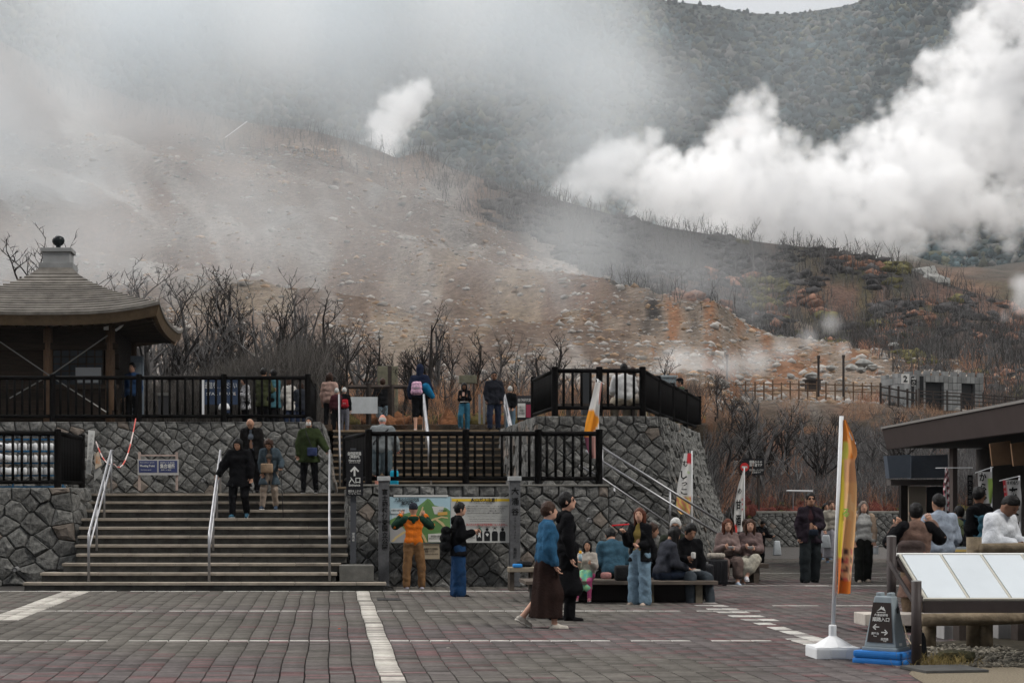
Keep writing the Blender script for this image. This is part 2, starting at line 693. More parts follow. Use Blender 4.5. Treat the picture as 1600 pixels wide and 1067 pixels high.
# scrub on the upper hill: many thin dead stems and low bushes
def stems(name, px, py, hmin, hmax, w, cols, m, seed, label, cat, base=None, lean=.25, branches=2, bury=.2):
    rs = np.random.RandomState(seed)
    if base is None:
        X, D, Z = hill_point(px, py)
    else:
        X, D, Z = base
    n = len(X)
    h = rs.uniform(hmin, hmax, n) * rs.uniform(.5, 1, n)
    V, Fc, Cl = [], [], []
    base_p = np.stack([X, D, Z - bury], -1)
    def add(p0, p1, w0, w1, col):
        k = len(p0)
        a = rs.rand(k) * 3.14
        vs = []
        for j in range(3):
            an = a + j * 2.094
            o = np.stack([np.cos(an), np.sin(an), 0 * an], -1)
            vs.append(p0 + o * w0[:, None])
        for j in range(3):
            an = a + j * 2.094
            o = np.stack([np.cos(an), np.sin(an), 0 * an], -1)
            vs.append(p1 + o * w1[:, None])
        vs = np.stack(vs, 1)
        b = sum(len(x) for x in V)
        i = b + np.arange(k)[:, None] * 6
        for j in range(3):
            j2 = (j + 1) % 3
            Fc.append(np.concatenate([i + j, i + j2, i + 3 + j2, i + 3 + j], 1))
        V.append(vs.reshape(-1, 3))
        Cl.append(np.repeat(col, 6, 0))
    l1 = rs.normal(0, lean, (n, 3)) * h[:, None] * .5
    l1[:, 2] = h * .55
    mid = base_p + l1
    l2 = rs.normal(0, lean, (n, 3)) * h[:, None] * .6
    l2[:, 2] = h * .5
    tip = mid + l2
    wv = w * (D / 150) ** .6 * np.ones(n)
    add(base_p, mid, wv, wv * .7, cols)
    add(mid, tip, wv * .7, wv * .25, cols)
    for b in range(branches):
        f = rs.uniform(.3, .9, (n, 1))
        st = base_p + (mid - base_p) * f if b % 2 else mid + (tip - mid) * f * .6
        d = rs.normal(0, .5, (n, 3)) * h[:, None] * .5
        d[:, 2] = np.abs(d[:, 2]) * .7 + h * .12
        add(st, st + d, wv * .5, wv * .15, cols)
    me = bpy.data.meshes.new(name)
    tri_mesh_fill(me, np.concatenate(V), np.concatenate(Fc))
    set_colors(me, np.concatenate(Cl))
    o = link_mesh(name, me, m)
    tag(o, label, cat, kind='stuff')
    return o


m_stem = mat_attr('dead_wood', noise=.35, scale=4, bump=0)
m_leaf = mat_attr('scrub_leaf', noise=.5, scale=1.2, bump=.8, bdist=.3, bscale=3)
rs = np.random.RandomState(11)
n = 9000
px = rs.uniform(600, 1700, n)
py = ridge_y(px) + rs.rand(n) * 210
ln = np.interp(px, [560, 640, 700, 860, 960, 1040, 1160, 1300, 1400, 1600], [222, 236, 300, 372, 470, 492, 512, 540, 585, 640])
ok = (py < ln + 8) & (py > ridge_y(px) + 1) & (fbm(px / 60, py / 30, oct=3, seed=13) > -.35)
px, py = px[ok], py[ok]
n = len(px)
g = rs.uniform(.03, .12, (n, 1))
stems('dead_scrub', px, py, .8, 3.6, .045, np.concatenate([g, g * .97, g * .95], 1), m_stem, 5,
      'burnt dead scrub covering the upper right slope', 'scrub', branches=3)
# low bushes between the stems
n = 5200
px = rs.uniform(760, 1700, n)
py = ridge_y(px) + 4 + rs.rand(n) * 210
ln = np.interp(px, [560, 640, 700, 860, 960, 1040, 1160, 1300, 1400, 1600], [222, 236, 300, 372, 465, 488, 508, 530, 575, 630])
ok = (py < ln) & (fbm(px / 60, py / 30, oct=3, seed=14) > -.15)
px, py = px[ok], py[ok]
n = len(px)
X, D, Z = hill_point(px, py)
base = np.where((fbm(px / 50, py / 22, oct=3, seed=15) > .12)[:, None] & (px > 1150)[:, None], [.1, .09, .04], [.055, .052, .052])
rusty = ((fbm(px / 45, py / 16, oct=3, seed=16) > .28) & (px > 1050))[:, None]
base = np.where(rusty, [.19, .105, .075], base)
cols = base * rs.uniform(.6, 1.4, (n, 1))
rr = rs.uniform(.3, 1.0, n) * (D / 170)
scatter_blobs('low_scrub', np.stack([X, D, Z], -1), rr, rs.uniform(.4, .7, n), cols, m_leaf, 6, 1, .45,
              'low dark and rusty scrub on the upper slope', 'scrub')
# along the left ridge and over the foot of the slope, thin stems
n = 900
px = rs.uniform(-40, 900, n)
py = ridge_y(px) + rs.rand(n) ** 2 * 40 + 1
g = rs.uniform(.05, .14, (n, 1))
stems('ridge_stems', px, py, 1.0, 3.4, .05, np.concatenate([g, g, g], 1), m_stem, 8, 'thin dead stems along the misty ridge', 'scrub')

# forest on the far mountain
n = 42000
tx = rs.uniform(-300, 1900, n)
tt = rs.uniform(.30, 1.0, n) ** .8
ok = ~((np.abs(tx - 1160 - (tt - .75) * 260) < 22) & (np.abs(tt - .74) < .06) & (rs.rand(n) < .8))
tx, tt = tx[ok], tt[ok]
X, D, Z = mtn_point(tx, np.clip(tt, 0, 1))
n = len(X)
tone = fbm(tx / 70, tt * 12, oct=3, seed=17)[:, None]
cols = np.array([.034, .050, .054]) * (1 + tone * .8) * rs.uniform(.55, 1.5, (n, 1))  # darker, bluish base: the blue of distant haze is put into the tree colour
cols = np.where(rs.rand(n, 1) < .2, cols * [1.9, 1.35, .9], cols)
cols = np.where(rs.rand(n, 1) < .12, [.10, .10, .095], cols)
rr = (.9 + 2.1 * rs.rand(n) ** 2) * np.clip(D / 800, .45, 1.2) * np.where(tt > .965, .55, 1)
scatter_blobs('forest', np.stack([X, D, Z + rr * .3], -1), rr, rs.uniform(.7, 1.5, n), cols, m_leaf, 7, 1, .6,
              'dark green forest covering the far mountain', 'forest')


# ------------------------------------------------------------------ steam, mist, haze
def mat_vol(name, dens, col=(1, 1, 1), aniso=0.0, attr=True):
    m = bpy.data.materials.new(name)
    m.use_nodes = True
    nt = m.node_tree
    nt.nodes.remove(nt.nodes['Principled BSDF'])
    pv = nt.nodes.new('ShaderNodeVolumePrincipled')
    pv.inputs['Density'].default_value = dens
    pv.inputs['Color'].default_value = tuple(col) + (1,)
    pv.inputs['Anisotropy'].default_value = aniso
    nt.links.new(pv.outputs[0], nt.nodes['Material Output'].inputs['Volume'])
    return m


def volume(name, D, lo, hi, m, label, cat):
    nx, ny, nz = D.shape
    me = bpy.data.meshes.new(name)
    me.vertices.add(D.size)
    a = me.attributes.new('d', 'FLOAT', 'POINT')
    a.data.foreach_set('value', D.astype(np.float32).ravel())
    ob = bpy.data.objects.new(name, me)
    COL.objects.link(ob)
    ng = bpy.data.node_groups.new(name, 'GeometryNodeTree')
    ng.interface.new_socket('Geometry', in_out='INPUT', socket_type='NodeSocketGeometry')
    ng.interface.new_socket('Geometry', in_out='OUTPUT', socket_type='NodeSocketGeometry')
    N, L = ng.nodes, ng.links
    gi, go = N.new('NodeGroupInput'), N.new('NodeGroupOutput')
    vc = N.new('GeometryNodeVolumeCube')
    vc.inputs['Min'].default_value = lo
    vc.inputs['Max'].default_value = hi
    vc.inputs['Resolution X'].default_value = nx
    vc.inputs['Resolution Y'].default_value = ny
    vc.inputs['Resolution Z'].default_value = nz
    pos = N.new('GeometryNodeInputPosition')

    def vm(op, src, val):
        q = N.new('ShaderNodeVectorMath')
        q.operation = op
        L.new(src, q.inputs[0])
        if val is not None:
            q.inputs[1].default_value = val
        return q
    s1 = vm('SUBTRACT', pos.outputs[0], lo)
    s2 = vm('MULTIPLY', s1.outputs[0], [(n - 1) / (h - l) for n, h, l in zip(D.shape, hi, lo)])
    s3 = vm('ADD', s2.outputs[0], (.5, .5, .5))
    s4 = vm('FLOOR', s3.outputs[0], None)
    s5 = vm('DOT_PRODUCT', s4.outputs[0], (ny * nz, nz, 1))
    si = N.new('GeometryNodeSampleIndex')
    si.data_type = 'FLOAT'
    si.domain = 'POINT'
    si.clamp = True
    na = N.new('GeometryNodeInputNamedAttribute')
    na.data_type = 'FLOAT'
    na.inputs['Name'].default_value = 'd'
    L.new(gi.outputs[0], si.inputs['Geometry'])
    L.new(na.outputs[0], si.inputs['Value'])
    L.new(s5.outputs['Value'], si.inputs['Index'])
    L.new(si.outputs[0], vc.inputs['Density'])
    sm = N.new('GeometryNodeSetMaterial')
    sm.inputs['Material'].default_value = m
    L.new(vc.outputs[0], sm.inputs[0])
    L.new(sm.outputs[0], go.inputs[0])
    ob.modifiers.new('steam', 'NODES').node_group = ng
    tag(ob, label, cat, kind='stuff')
    return ob


def cloud(name, blobs, res, soft, nscale, namp, dens, m, label, cat, pad=1.0, seed=1, oct=4, power=1.0, drift=0.0, billow=0.0):
    """blobs: (px, py, Y, radius_px[, depth_factor, density])"""
    B = []
    for b in blobs:
        c = P(b[0], b[1], b[2])
        r = b[3] * b[2] / F
        B.append((c.x, c.y, c.z, r, b[4] if len(b) > 4 else 1.0, b[5] if len(b) > 5 else 1.0))
    B = np.array(B)
    ext = 1.0 + namp + .1
    lo = np.array([(B[:, 0] - B[:, 3] * ext).min(), (B[:, 1] - B[:, 3] * B[:, 4] * ext).min(), (B[:, 2] - B[:, 3] * ext).min()])
    hi = np.array([(B[:, 0] + B[:, 3] * ext).max(), (B[:, 1] + B[:, 3] * B[:, 4] * ext).max(), (B[:, 2] + B[:, 3] * ext).max()])
    n = np.maximum(((hi - lo) / res).astype(int), 6)
    gx, gy, gz = [np.linspace(lo[i], hi[i], n[i]) for i in range(3)]
    X, Y, Z = np.meshgrid(gx, gy, gz, indexing='ij')
    nz_ = fbm(X * nscale + Z * drift * nscale, Y * nscale, Z * nscale, oct=oct, seed=seed)
    if billow:
        k = nscale * 2.3
        wx = X + 3 * nz_
        nz_ = .6 * nz_ + billow * (np.abs(fbm(wx * k, Y * k, Z * k, oct=4, seed=seed + 5, gain=.7)) * 2.3 - .38)
    D = np.zeros(X.shape, np.float32)
    for bx, by, bz, r, df, dn in B:
        q = np.sqrt((X - bx) ** 2 + ((Y - by) / df) ** 2 + (Z - bz) ** 2) / r
        D = np.maximum(D, dn * np.clip((1 - q + nz_ * namp) / soft, 0, 1))
    if billow:
        D = D * np.clip(.8 + 1.1 * fbm(X * nscale * 6, Y * nscale * 6, Z * nscale * 6, oct=3, seed=seed + 40, gain=.7), .08, 1.6)
    D = D ** power * dens
    return volume(name, D, tuple(map(float, lo)), tuple(map(float, hi)), m, label, cat)


m_steam = mat_vol('steam_vapour', 1.0, (.995, .997, 1.0))
big = [(885, 296, 300, 26), (925, 280, 305, 44), (965, 262, 310, 54), (1040, 275, 315, 50), (1090, 290, 318, 60), (1000, 232, 312, 34), (1015, 215, 312, 22), (1020, 300, 312, 55), (1085, 325, 318, 58),
       (1190, 300, 325, 92), (1185, 215, 328, 58), (1195, 168, 328, 30), (1140, 255, 325, 34), (1235, 225, 328, 36), (1260, 330, 325, 82), (1330, 330, 325, 88),
       (1300, 270, 330, 50), (1350, 235, 332, 46), (1400, 270, 330, 85), (1385, 360, 325, 62), (1440, 190, 335, 60), (1470, 300, 330, 80),
       (1500, 215, 335, 85), (1490, 120, 338, 52), (1520, 60, 340, 50), (1560, 130, 340, 95), (1580, 20, 342, 78), (1600, 230, 338, 80),
       (1660, 90, 340, 120), (1660, -60, 345, 130), (1540, -40, 345, 40), (1580, 330, 335, 55), (1690, 260, 340, 90)]
cloud('steam_cloud', [b + (.55,) for b in big], 0.55, .34, .07, .80, .36, m_steam, 'huge white steam cloud rising behind the dark ridge at right', 'steam', seed=3, oct=5, billow=.62)
pl = [(612, 246, 306, 8), (608, 234, 308, 16), (603, 218, 310, 24), (608, 196, 316, 30), (628, 172, 318, 30), (648, 150, 320, 26), (588, 190, 318, 18), (660, 135, 322, 14), (600, 160, 318, 12)]
cloud('steam_plume', pl, .4, .6, .18, .95, .55, m_steam, 'small white steam plume above the middle of the ridge', 'steam', seed=9, oct=5, billow=.7)
m_mist = mat_vol('mist_vapour', 1.0, (.935, .965, .985))
fog = [(-60, 180, 230, 330, .35, 1.0), (60, 420, 170, 200, .35, .8), (250, 60, 250, 300, .35, .9), (560, 20, 270, 270, .3, .9), (850, 40, 290, 240, .25, .8), (330, 330, 160, 240, .3, .30),
       (1000, 150, 300, 150, .25, .5), (560, 340, 160, 190, .3, .32), (600, 540, 108, 80, .3, .6), (470, 450, 120, 100, .3, .3), (930, 400, 190, 130, .25, .42), (1130, 450, 175, 110, .3, .38), (760, 270, 250, 130, .3, .62), (900, 220, 290, 150, .3, .6), (860, 400, 165, 120, .3, .4),
       (120, 560, 110, 160, .3, .5), (1290, 470, 170, 70, .3, .3), (740, 420, 150, 90, .3, .25), (640, 470, 120, 60, .3, .5), (1060, 420, 165, 70, .3, .4), (420, 330, 170, 150, .3, .3), (160, 380, 150, 130, .3, .45)]
cloud('mist_bank', fog, 2.8, .8, .024, .8, .185, m_mist, 'thin grey mist drifting over the left and top of the slope', 'mist', seed=21, oct=4, drift=.4)
wis = [(1050, 585, 103, 26), (1090, 572, 103, 34), (1135, 576, 104, 26), (1180, 566, 106, 26), (1060, 560, 104, 22), (1225, 545, 110, 22), (1262, 528, 116, 20), (1300, 505, 122, 18), (1320, 545, 120, 14), (1010, 600, 102, 20)]
cloud('ground_steam', [b + (.8,) for b in wis], .42, .8, .2, 1.0, .42, m_steam, 'thin wisps of steam low over the rubble field', 'steam', seed=33, oct=4)
cloud('vent_steam', [(1596, 478, 190, 18, 1), (1612, 455, 190, 24, 1), (1570, 495, 190, 10, 1), (1590, 440, 192, 14, 1)], .5, .5, .2, .7, .25, m_steam, 'white steam vent at the right edge of the slope', 'steam', seed=35)

fm_ = [(1250, 120, 620, 330, .5, 1.0), (950, 150, 600, 300, .5, 1.0), (1500, 150, 620, 330, .5, .8), (600, 120, 600, 330, .5, .8), (1560, 400, 420, 170, .4, .5)]
cloud('mountain_mist', fm_, 9.0, .9, .007, .4, .0058, m_mist, 'faint bluish mist in front of the forested mountain', 'mist', seed=51, oct=3)
# haze box
hb = MB().box((150, 560, 195), (3400, 1500, 402))
o = hb.build('haze', None, loc=(150, 560, 195))
o.data.materials.append(mat_vol('haze_air', 0.00009, (.86, .93, 1.0)))
tag(o, 'faint pale haze filling the whole valley', 'haze', kind='stuff')
print('terrain', time.time() - T0)
# ------------------------------------------------------------------ plaza and paving
m_mortar = mat('joint_sand', (.03, .028, .026), noise=.3, scale=20)
m_asph = mat('asphalt', (.075, .07, .066), noise=.25, scale=6, bump=.4, bscale=120)
o = MB().poly([(-16, 10, 0), (26, 10, 0), (34, 60, 0), (-16, 60, 0)]).build('plaza', m_asph)
tag(o, kind='structure')


def mat_paver():
    m = mat_attr('paver_concrete', noise=.5, scale=14, stretch=(1, 3.5, 1), bump=.35, bdist=.01, bscale=90, rough=.9)
    return m


m_pav = mat_paver()
PW, PD, GAP = .227, .115, .008


def paver_color(X, Y, rs):
    n = len(X)
    reg = fbm(X * .35, Y * .25, oct=3, seed=301) + np.clip((X - 0) / 6, -1, 1) * .35 + np.clip((19 - Y) / 5, -1, 1) * .3
    w = sstep(-.25, .45, reg)[:, None]
    taupe = np.array([.125, .112, .098])
    mauve = np.array([.116, .099, .095])
    c = (taupe * (1 - w) + mauve * w) * .76 * np.array([.97, 1, 1.02])
    row = rs.rand(n, 1)
    red = (rs.rand(n, 1) < .20 * w + .02)
    c = np.where(red, np.array([.108, .068, .068]), c)
    c = np.where(rs.rand(n, 1) < .18, c * .72, c)
    dirt = 1 + .16 * fbm(X * 1.3, Y * .9, oct=3, seed=305)[:, None]
    return c * rs.uniform(.82, 1.18, (n, 1)) * dirt


def paver_geo(X, Y, rs):
    """joined pavers with raised, slightly uneven tops"""
    n = len(X)
    hx, hy = (PW - GAP) / 2, (PD - .0012) / 2
    z = .028 + rs.uniform(-.0008, .0008, n)
    tx, ty = rs.normal(0, .0003, n), rs.normal(0, .0003, n)
    sx = np.array([-1, 1, 1, -1])
    sy = np.array([-1, -1, 1, 1])
    b = np.stack([X[:, None] + sx * hx, Y[:, None] + sy * hy, np.full((n, 4), .004)], -1)
    t = np.stack([X[:, None] + sx * (hx - .004), Y[:, None] + sy * (hy - .0006), z[:, None] + sx * tx[:, None] + sy * ty[:, None]], -1)
    V = np.concatenate([b, t], 1)
    base = np.array([[4, 5, 6, 7], [0, 1, 5, 4], [1, 2, 6, 5], [2, 3, 7, 6], [3, 0, 4, 7]])
    Fc = (base[None] + (np.arange(n) * 8)[:, None, None]).reshape(-1, 4)
    return V.reshape(-1, 3), Fc


pav_root = thing('paving', None, None, (0, 0, 0))
tag(pav_root, kind='structure')
ys = np.arange(14.2, 44, PD)
keepX, keepY = [], []
for r_, yv in enumerate(ys):
    x0 = (-60 - 514) * yv / F
    x1 = (1660 - 514) * yv / F
    k = np.arange(math.floor(x0 / PW), math.ceil(x1 / PW))
    wob = .007 * math.sin(r_ * .21) + .002 * math.sin(r_ * 1.1 + 2)
    keepX.append((k + .5) * PW + wob)
    keepY.append(np.full(len(k), yv))
AX, AY = np.concatenate(keepX), np.concatenate(keepY)
lim = AY < np.where(AX < 1.2, 29.2, np.where(AX < 6.9, 30.6, 44))
AX, AY = AX[lim], AY[lim]
rs = np.random.RandomState(40)
PCOL = paver_color(AX, AY, rs)
near = np.where(AY > 15.08)[0][:300]
mask = np.ones(len(AX), bool)
mask[near] = False
# painted pavers are treated after: white lines are rows of painted pavers
def painted(X, Y):
    """1 where a paver belongs to a white painted line"""
    w = np.zeros(len(X))
    for yl in (957, 1004.5):
        Yl = 4454. / (yl - 773)
        xl = np.where(X > (1200 - 514) * Yl / F, 0, 1)
        w = np.maximum(w, (np.abs(Y - Yl) < PD * .52) * xl)
    Yl = 4454. / (925.5 - 773)
    w = np.maximum(w, (np.abs(Y - Yl) < PD * .52) * (X < 3.4))
    # oblique stripe at right
    a, b = (1110, 948), (1290, 1008)
    A, B = G(*a), G(*b)
    t = (Y - A.y) / (B.y - A.y)
    w = np.maximum(w, (np.abs(X - (A.x + (B.x - A.x) * t)) < .2) * (np.sin(Y * 9) + .9 * (Y < 21) > .1) * (t > -.1) * (t < 1.1))
    for (x0, x1, yl) in ((1080, 1600, 917), (1195, 1500, 948.5), (1180, 1600, 897), (1250, 1290, 1003), (1300, 1600, 904)):
        Yl = 4454. / (yl - 773)
        w = np.maximum(w, (np.abs(Y - Yl) < PD * .52) * (X > (x0 - 514) * Yl / F) * (X < (x1 - 514) * Yl / F))
    return w


pw = painted(AX, AY) * (rs.rand(len(AX)) < .93)
stripe = np.zeros(len(AX), bool)
stripe = (np.abs(AX - .5675) < PW * .55) | ((np.abs(AX + 4.3) < .235) & (AY > 22.4))
white = (pw > 0)
wear = (.75 + .25 * rs.rand(len(AX)))[:, None] * np.where(fbm(AX * 1.1, AY * 2, oct=2, seed=309)[:, None] > -.25, 1, .55)
PCOL = np.where(white[:, None], PCOL * (1 - wear) + np.array([.44, .43, .40]) * wear, PCOL)
ws2 = np.clip(.35 + .75 * rs.rand(len(AX)) + .5 * fbm(AX * 1.5, AY * 2, oct=3, seed=311), .1, 1)[:, None]
PCOL = np.where(stripe[:, None], PCOL * (1 - ws2) + np.array([.42, .40, .36]) * ws2, PCOL)
Vp, Fp = paver_geo(AX[mask], AY[mask], rs)
me = bpy.data.meshes.new('pavers')
tri_mesh_fill(me, Vp, Fp)
set_colors(me, np.repeat(PCOL[mask], 8, 0))
tag(link_mesh('pavers', me, m_pav, pav_root), kind='stuff')
for i in near:
    Vp, Fp = paver_geo(np.zeros(1), np.zeros(1), rs)
    me = bpy.data.meshes.new('paver')
    me.from_pydata([tuple(v) for v in Vp], [], [tuple(int(q) for q in f) for f in Fp])
    set_colors(me, np.repeat(PCOL[i:i + 1], 8, 0))
    link_mesh('paver', me, m_pav, pav_root, (AX[i], AY[i], 0))
o = MB().poly([(-16, 10, .003), (18, 10, .003), (18, 44, .003), (-16, 44, .003)]).build('joint_bed', m_mortar, pav_root)


# ------------------------------------------------------------------ stone walls
m_stone = mat('wall_stone', (.030, .030, .029), noise=.45, scale=13, bump=1.0, bscale=22, col2=(.165, .163, .154), detail=9)
m_stone_b = mat('wall_stone_brown', (.085, .072, .06), noise=.3, scale=5, bump=.9, bscale=14, col2=(.17, .145, .125))
m_dark = mat('mortar', (.035, .034, .033), noise=.3, scale=12)
m_cap = mat('concrete_coping', (.16, .155, .14), noise=.3, scale=6, bump=.3)


def clip_half(poly, a, n):
    """keep the side where (p-a).n <= 0"""
    out = []
    L = len(poly)
    for i in range(L):
        p, q = poly[i], poly[(i + 1) % L]
        dp = (p[0] - a[0]) * n[0] + (p[1] - a[1]) * n[1]
        dq = (q[0] - a[0]) * n[0] + (q[1] - a[1]) * n[1]
        if dp <= 0:
            out.append(p)
        if (dp < 0 < dq) or (dq < 0 < dp):
            t = dp / (dp - dq)
            out.append((p[0] + (q[0] - p[0]) * t, p[1] + (q[1] - p[1]) * t))
    return out


def area(p):
    return sum(p[i][0] * p[(i + 1) % len(p)][1] - p[(i + 1) % len(p)][0] * p[i][1] for i in range(len(p))) / 2


def stone_cells(poly, s, rng, jit=.16, top=None, square_edge=None):
    """irregular diamond lattice clipped to a convex polygon"""
    u0, u1 = min(p[0] for p in poly), max(p[0] for p in poly)
    v0, v1 = min(p[1] for p in poly), max(p[1] for p in poly)
    d = s * math.sqrt(2)
    seeds = []
    j = 0
    v = v0 - d
    while v < v1 + d:
        u = u0 - d + (d / 2 if j % 2 else 0)
        while u < u1 + d:
            seeds.append((u + rng.uniform(-jit, jit) * s, v + rng.uniform(-jit, jit) * s))
            u += d
        v += d / 2
        j += 1
    if top:
        seeds = [q for q in seeds if q[1] < v1 - s * .75]
        u = u0 - s
        while u < u1 + s:
            seeds.append((u, v1 - s * .33))
            u += s * rng.uniform(.85, 1.35)
    if square_edge is not None:
        seeds = [q for q in seeds if abs(q[0] - square_edge) > s * .95]
        v = v0 + s * .3
        k = 0
        while v < v1 + s * .4:
            seeds.append((square_edge - s * (.45 if k % 2 else .62), v))
            seeds.append((square_edge + s * (.45 if k % 2 else .62), v))
            v += s * rng.uniform(.8, 1.05)
            k += 1
    cells = []
    for i, a in enumerate(seeds):
        c = [(p[0], p[1]) for p in poly]
        if not (u0 - s < a[0] < u1 + s and v0 - s < a[1] < v1 + s):
            continue
        for k, b in enumerate(seeds):
            if k == i:
                continue
            dx, dy = b[0] - a[0], b[1] - a[1]
            if dx * dx + dy * dy > (2.4 * s) ** 2:
                continue
            c = clip_half(c, ((a[0] + b[0]) / 2, (a[1] + b[1]) / 2), (dx, dy))
            if len(c) < 3:
                break
        if len(c) >= 3 and abs(area(c)) > .12 * s * s:
            # drop near-duplicate corners
            cc = []
            for p in c:
                if not cc or math.hypot(p[0] - cc[-1][0], p[1] - cc[-1][1]) > s * .08:
                    cc.append(p)
            if len(cc) > 2 and math.hypot(cc[0][0] - cc[-1][0], cc[0][1] - cc[-1][1]) < s * .08:
                cc.pop()
            if len(cc) >= 3:
                cells.append(cc)
    return cells


def stone_geo(cell, f, fn, rng, gap=.004, depth=.07):
    cu = sum(p[0] for p in cell) / len(cell)
    cv = sum(p[1] for p in cell) / len(cell)
    rad = math.sqrt(abs(area(cell)))
    g = 1 - gap / rad * 2
    dz = depth * rng.uniform(.55, 1.3) * min(1, rad / .3)
    tu, tv = rng.uniform(-.25, .25), rng.uniform(-.25, .25)
    rings = [(g, -.03), (g * .985, dz * .42), (g * .86, dz * .82), (g * .45, dz * 1.0)]
    vs = []
    n = len(cell)
    for k, (sc, dd) in enumerate(rings):
        for p in cell:
            u, v = cu + (p[0] - cu) * sc, cv + (p[1] - cv) * sc
            d = dd
            if k >= 1:
                d += (p[0] - cu) * sc * tu * .5 + (p[1] - cv) * sc * tv * .5
            if k >= 2:
                d += rng.uniform(-.22, .22) * dz
                u += rng.uniform(-.05, .05) * rad
                v += rng.uniform(-.05, .05) * rad
            vs.append(f(u, v) + fn(u, v) * d)
    vs.append(f(cu, cv) + fn(cu, cv) * dz * rng.uniform(.9, 1.2))
    fs = []
    for k in range(len(rings) - 1):
        for i in range(n):
            i2 = (i + 1) % n
            fs.append((k * n + i, k * n + i2, (k + 1) * n + i2, (k + 1) * n + i))
    b = (len(rings) - 1) * n
    for i in range(n):
        fs.append((b + i, b + (i + 1) % n, len(vs) - 1))
    return vs, fs


def stone_wall(label, f, polys, s, seed, normal_hint, depth=.07, top=True, limit=300, square_edge=None, back=(24, 8), cat='stone wall', cap=None, jit=.16):
    rng = random.Random(seed)
    allp = [p for pl in polys for p in pl]
    u0, u1 = min(p[0] for p in allp), max(p[0] for p in allp)
    v0, v1 = min(p[1] for p in allp), max(p[1] for p in allp)
    base = f(u0, v0)
    root = thing('stone_wall', label, cat, base)
    e = .02

    def fn(u, v):
        a = (f(u + e, v) - f(u - e, v)).cross(f(u, v + e) - f(u, v - e)).normalized()
        return a if a.dot(Vector(normal_hint)) > 0 else -a
    geos = []
    for pl in polys:
        for c in stone_cells(pl, s, rng, top=top, square_edge=square_edge, jit=jit):
            if area(c) < 0:
                c = c[::-1]
            vs, fs = stone_geo(c, f, fn, rng, depth=depth)
            cen = sum(vs, Vector((0, 0, 0))) / len(vs)
            geos.append((cen.length, cen, vs, fs))
    geos.sort(key=lambda g: g[0])
    flip = (f(u0 + e, v0) - f(u0, v0)).cross(f(u0, v0 + e) - f(u0, v0)).dot(Vector(normal_hint)) < 0
    for k, (_, cen, vs, fs) in enumerate(geos[:limit]):
        if flip:
            fs = [tuple(reversed(q)) for q in fs]
        me = bpy.data.meshes.new('stone')
        me.from_pydata([tuple(v - cen) for v in vs], [], fs)
        link_mesh('stone', me, m_stone_b if rng.random() < .07 else m_stone, root, cen - base)
    if len(geos) > limit:
        mb = MB()
        for (_, cen, vs, fs) in geos[limit:]:
            mb.add(vs, [tuple(reversed(q)) for q in fs] if flip else fs)
        tag(mb.build('stones', m_stone, root), kind='stuff')
    # mortar behind the stones
    for pl in polys:
        mb = MB()
        a0, a1 = min(p[0] for p in pl), max(p[0] for p in pl)
        nu, nv = back
        ids = []

        def vr(u):
            vs_ = []
            L = len(pl)
            for i in range(L):
                p, q = pl[i], pl[(i + 1) % L]
                if min(p[0], q[0]) - 1e-9 <= u <= max(p[0], q[0]) + 1e-9 and abs(q[0] - p[0]) > 1e-9:
                    t = (u - p[0]) / (q[0] - p[0])
                    vs_.append(p[1] + (q[1] - p[1]) * t)
            return min(vs_), max(vs_)
        vs = []
        for i in range(nu + 1):
            u = a0 + (a1 - a0) * i / nu
            lo, hi = vr(min(max(u, a0 + 1e-6), a1 - 1e-6))
            for j in range(nv + 1):
                v = lo + (hi - lo) * j / nv
                vs.append(f(u, v) - fn(u, v) * .004)
        fs = [(i * (nv + 1) + j, (i + 1) * (nv + 1) + j, (i + 1) * (nv + 1) + j + 1, i * (nv + 1) + j + 1) for i in range(nu) for j in range(nv)]
        mb.add(vs, fs)
        mb.build('mortar_bed', m_dark, root, smooth=True)
    return root


LZ = 1.70       # landing level
UZ = 3.22       # upper terrace level
# lower left wall: corner at photo x 118
def f_ll(u, v):
    # u along the wall, corner at u = 0, positive u turns back beside the stairs
    bat = .16 * (1.82 - v)
    cx = (108 - 514) * 31.6 / F
    if u <= 0:
        return Vector((cx + u + bat * min(1, 1 + u) * .9, 31.6 - bat, v))
    return Vector((cx + bat * .9 + u * .17, 31.6 - bat + u, v))


stone_wall('rough grey stone wall left of the lower stairs carrying the fenced rack', f_ll,
           [[(-3.6, 0), (2.6, 0), (2.6, 1.80), (-3.6, 1.80)]], .32, 5, (.3, -1, .1), depth=.10, square_edge=0.0, jit=.24)
# upper left wall
def f_ul(u, v):
    bat = .2 * (UZ - v)
    cx = (500 - 514) * 36.3 / F
    if u <= 0:
        return Vector((cx + u + bat, 36.3 - bat, v))
    return Vector((cx + bat * 1.0 + u * .02, 36.3 - bat + u, v))


stone_wall('long grey stone wall behind the meeting point signs', f_ul, [[(-8.2, LZ), (0, LZ), (0, UZ), (-8.2, UZ)]], .235, 8, (0, -1, .2), depth=.075, cat='stone wall')
stone_wall('grey stone wall end beside the left edge of the upper stairs', f_ul, [[(0, LZ), (4.6, LZ), (4.6, UZ), (0, UZ)]], .3, 9, (1, -.2, .1), depth=.06)
# front wall at right with sloping top
def f_fr(u, v):
    return Vector((u, 31.15 - .18 * (1.83 - v), v))


xa, xb, xc = (545 - 514) * 31 / F, (950 - 514) * 31.1 / F, (1100 - 514) * 31 / F
stone_wall('grey diamond-laid stone wall behind the two map boards', f_fr, [[(xa, 0), (xb, 0), (xb, 1.83), (xa, 1.83)], [(xb, 0), (xc, 0), (xc, .56), (xb, 1.83)]],
           .24, 12, (0, -1, .1), depth=.085)
def f_fs(u, v):
    return Vector((xa - .0, 31.15 - .18 * (1.83 - v) + u, v))


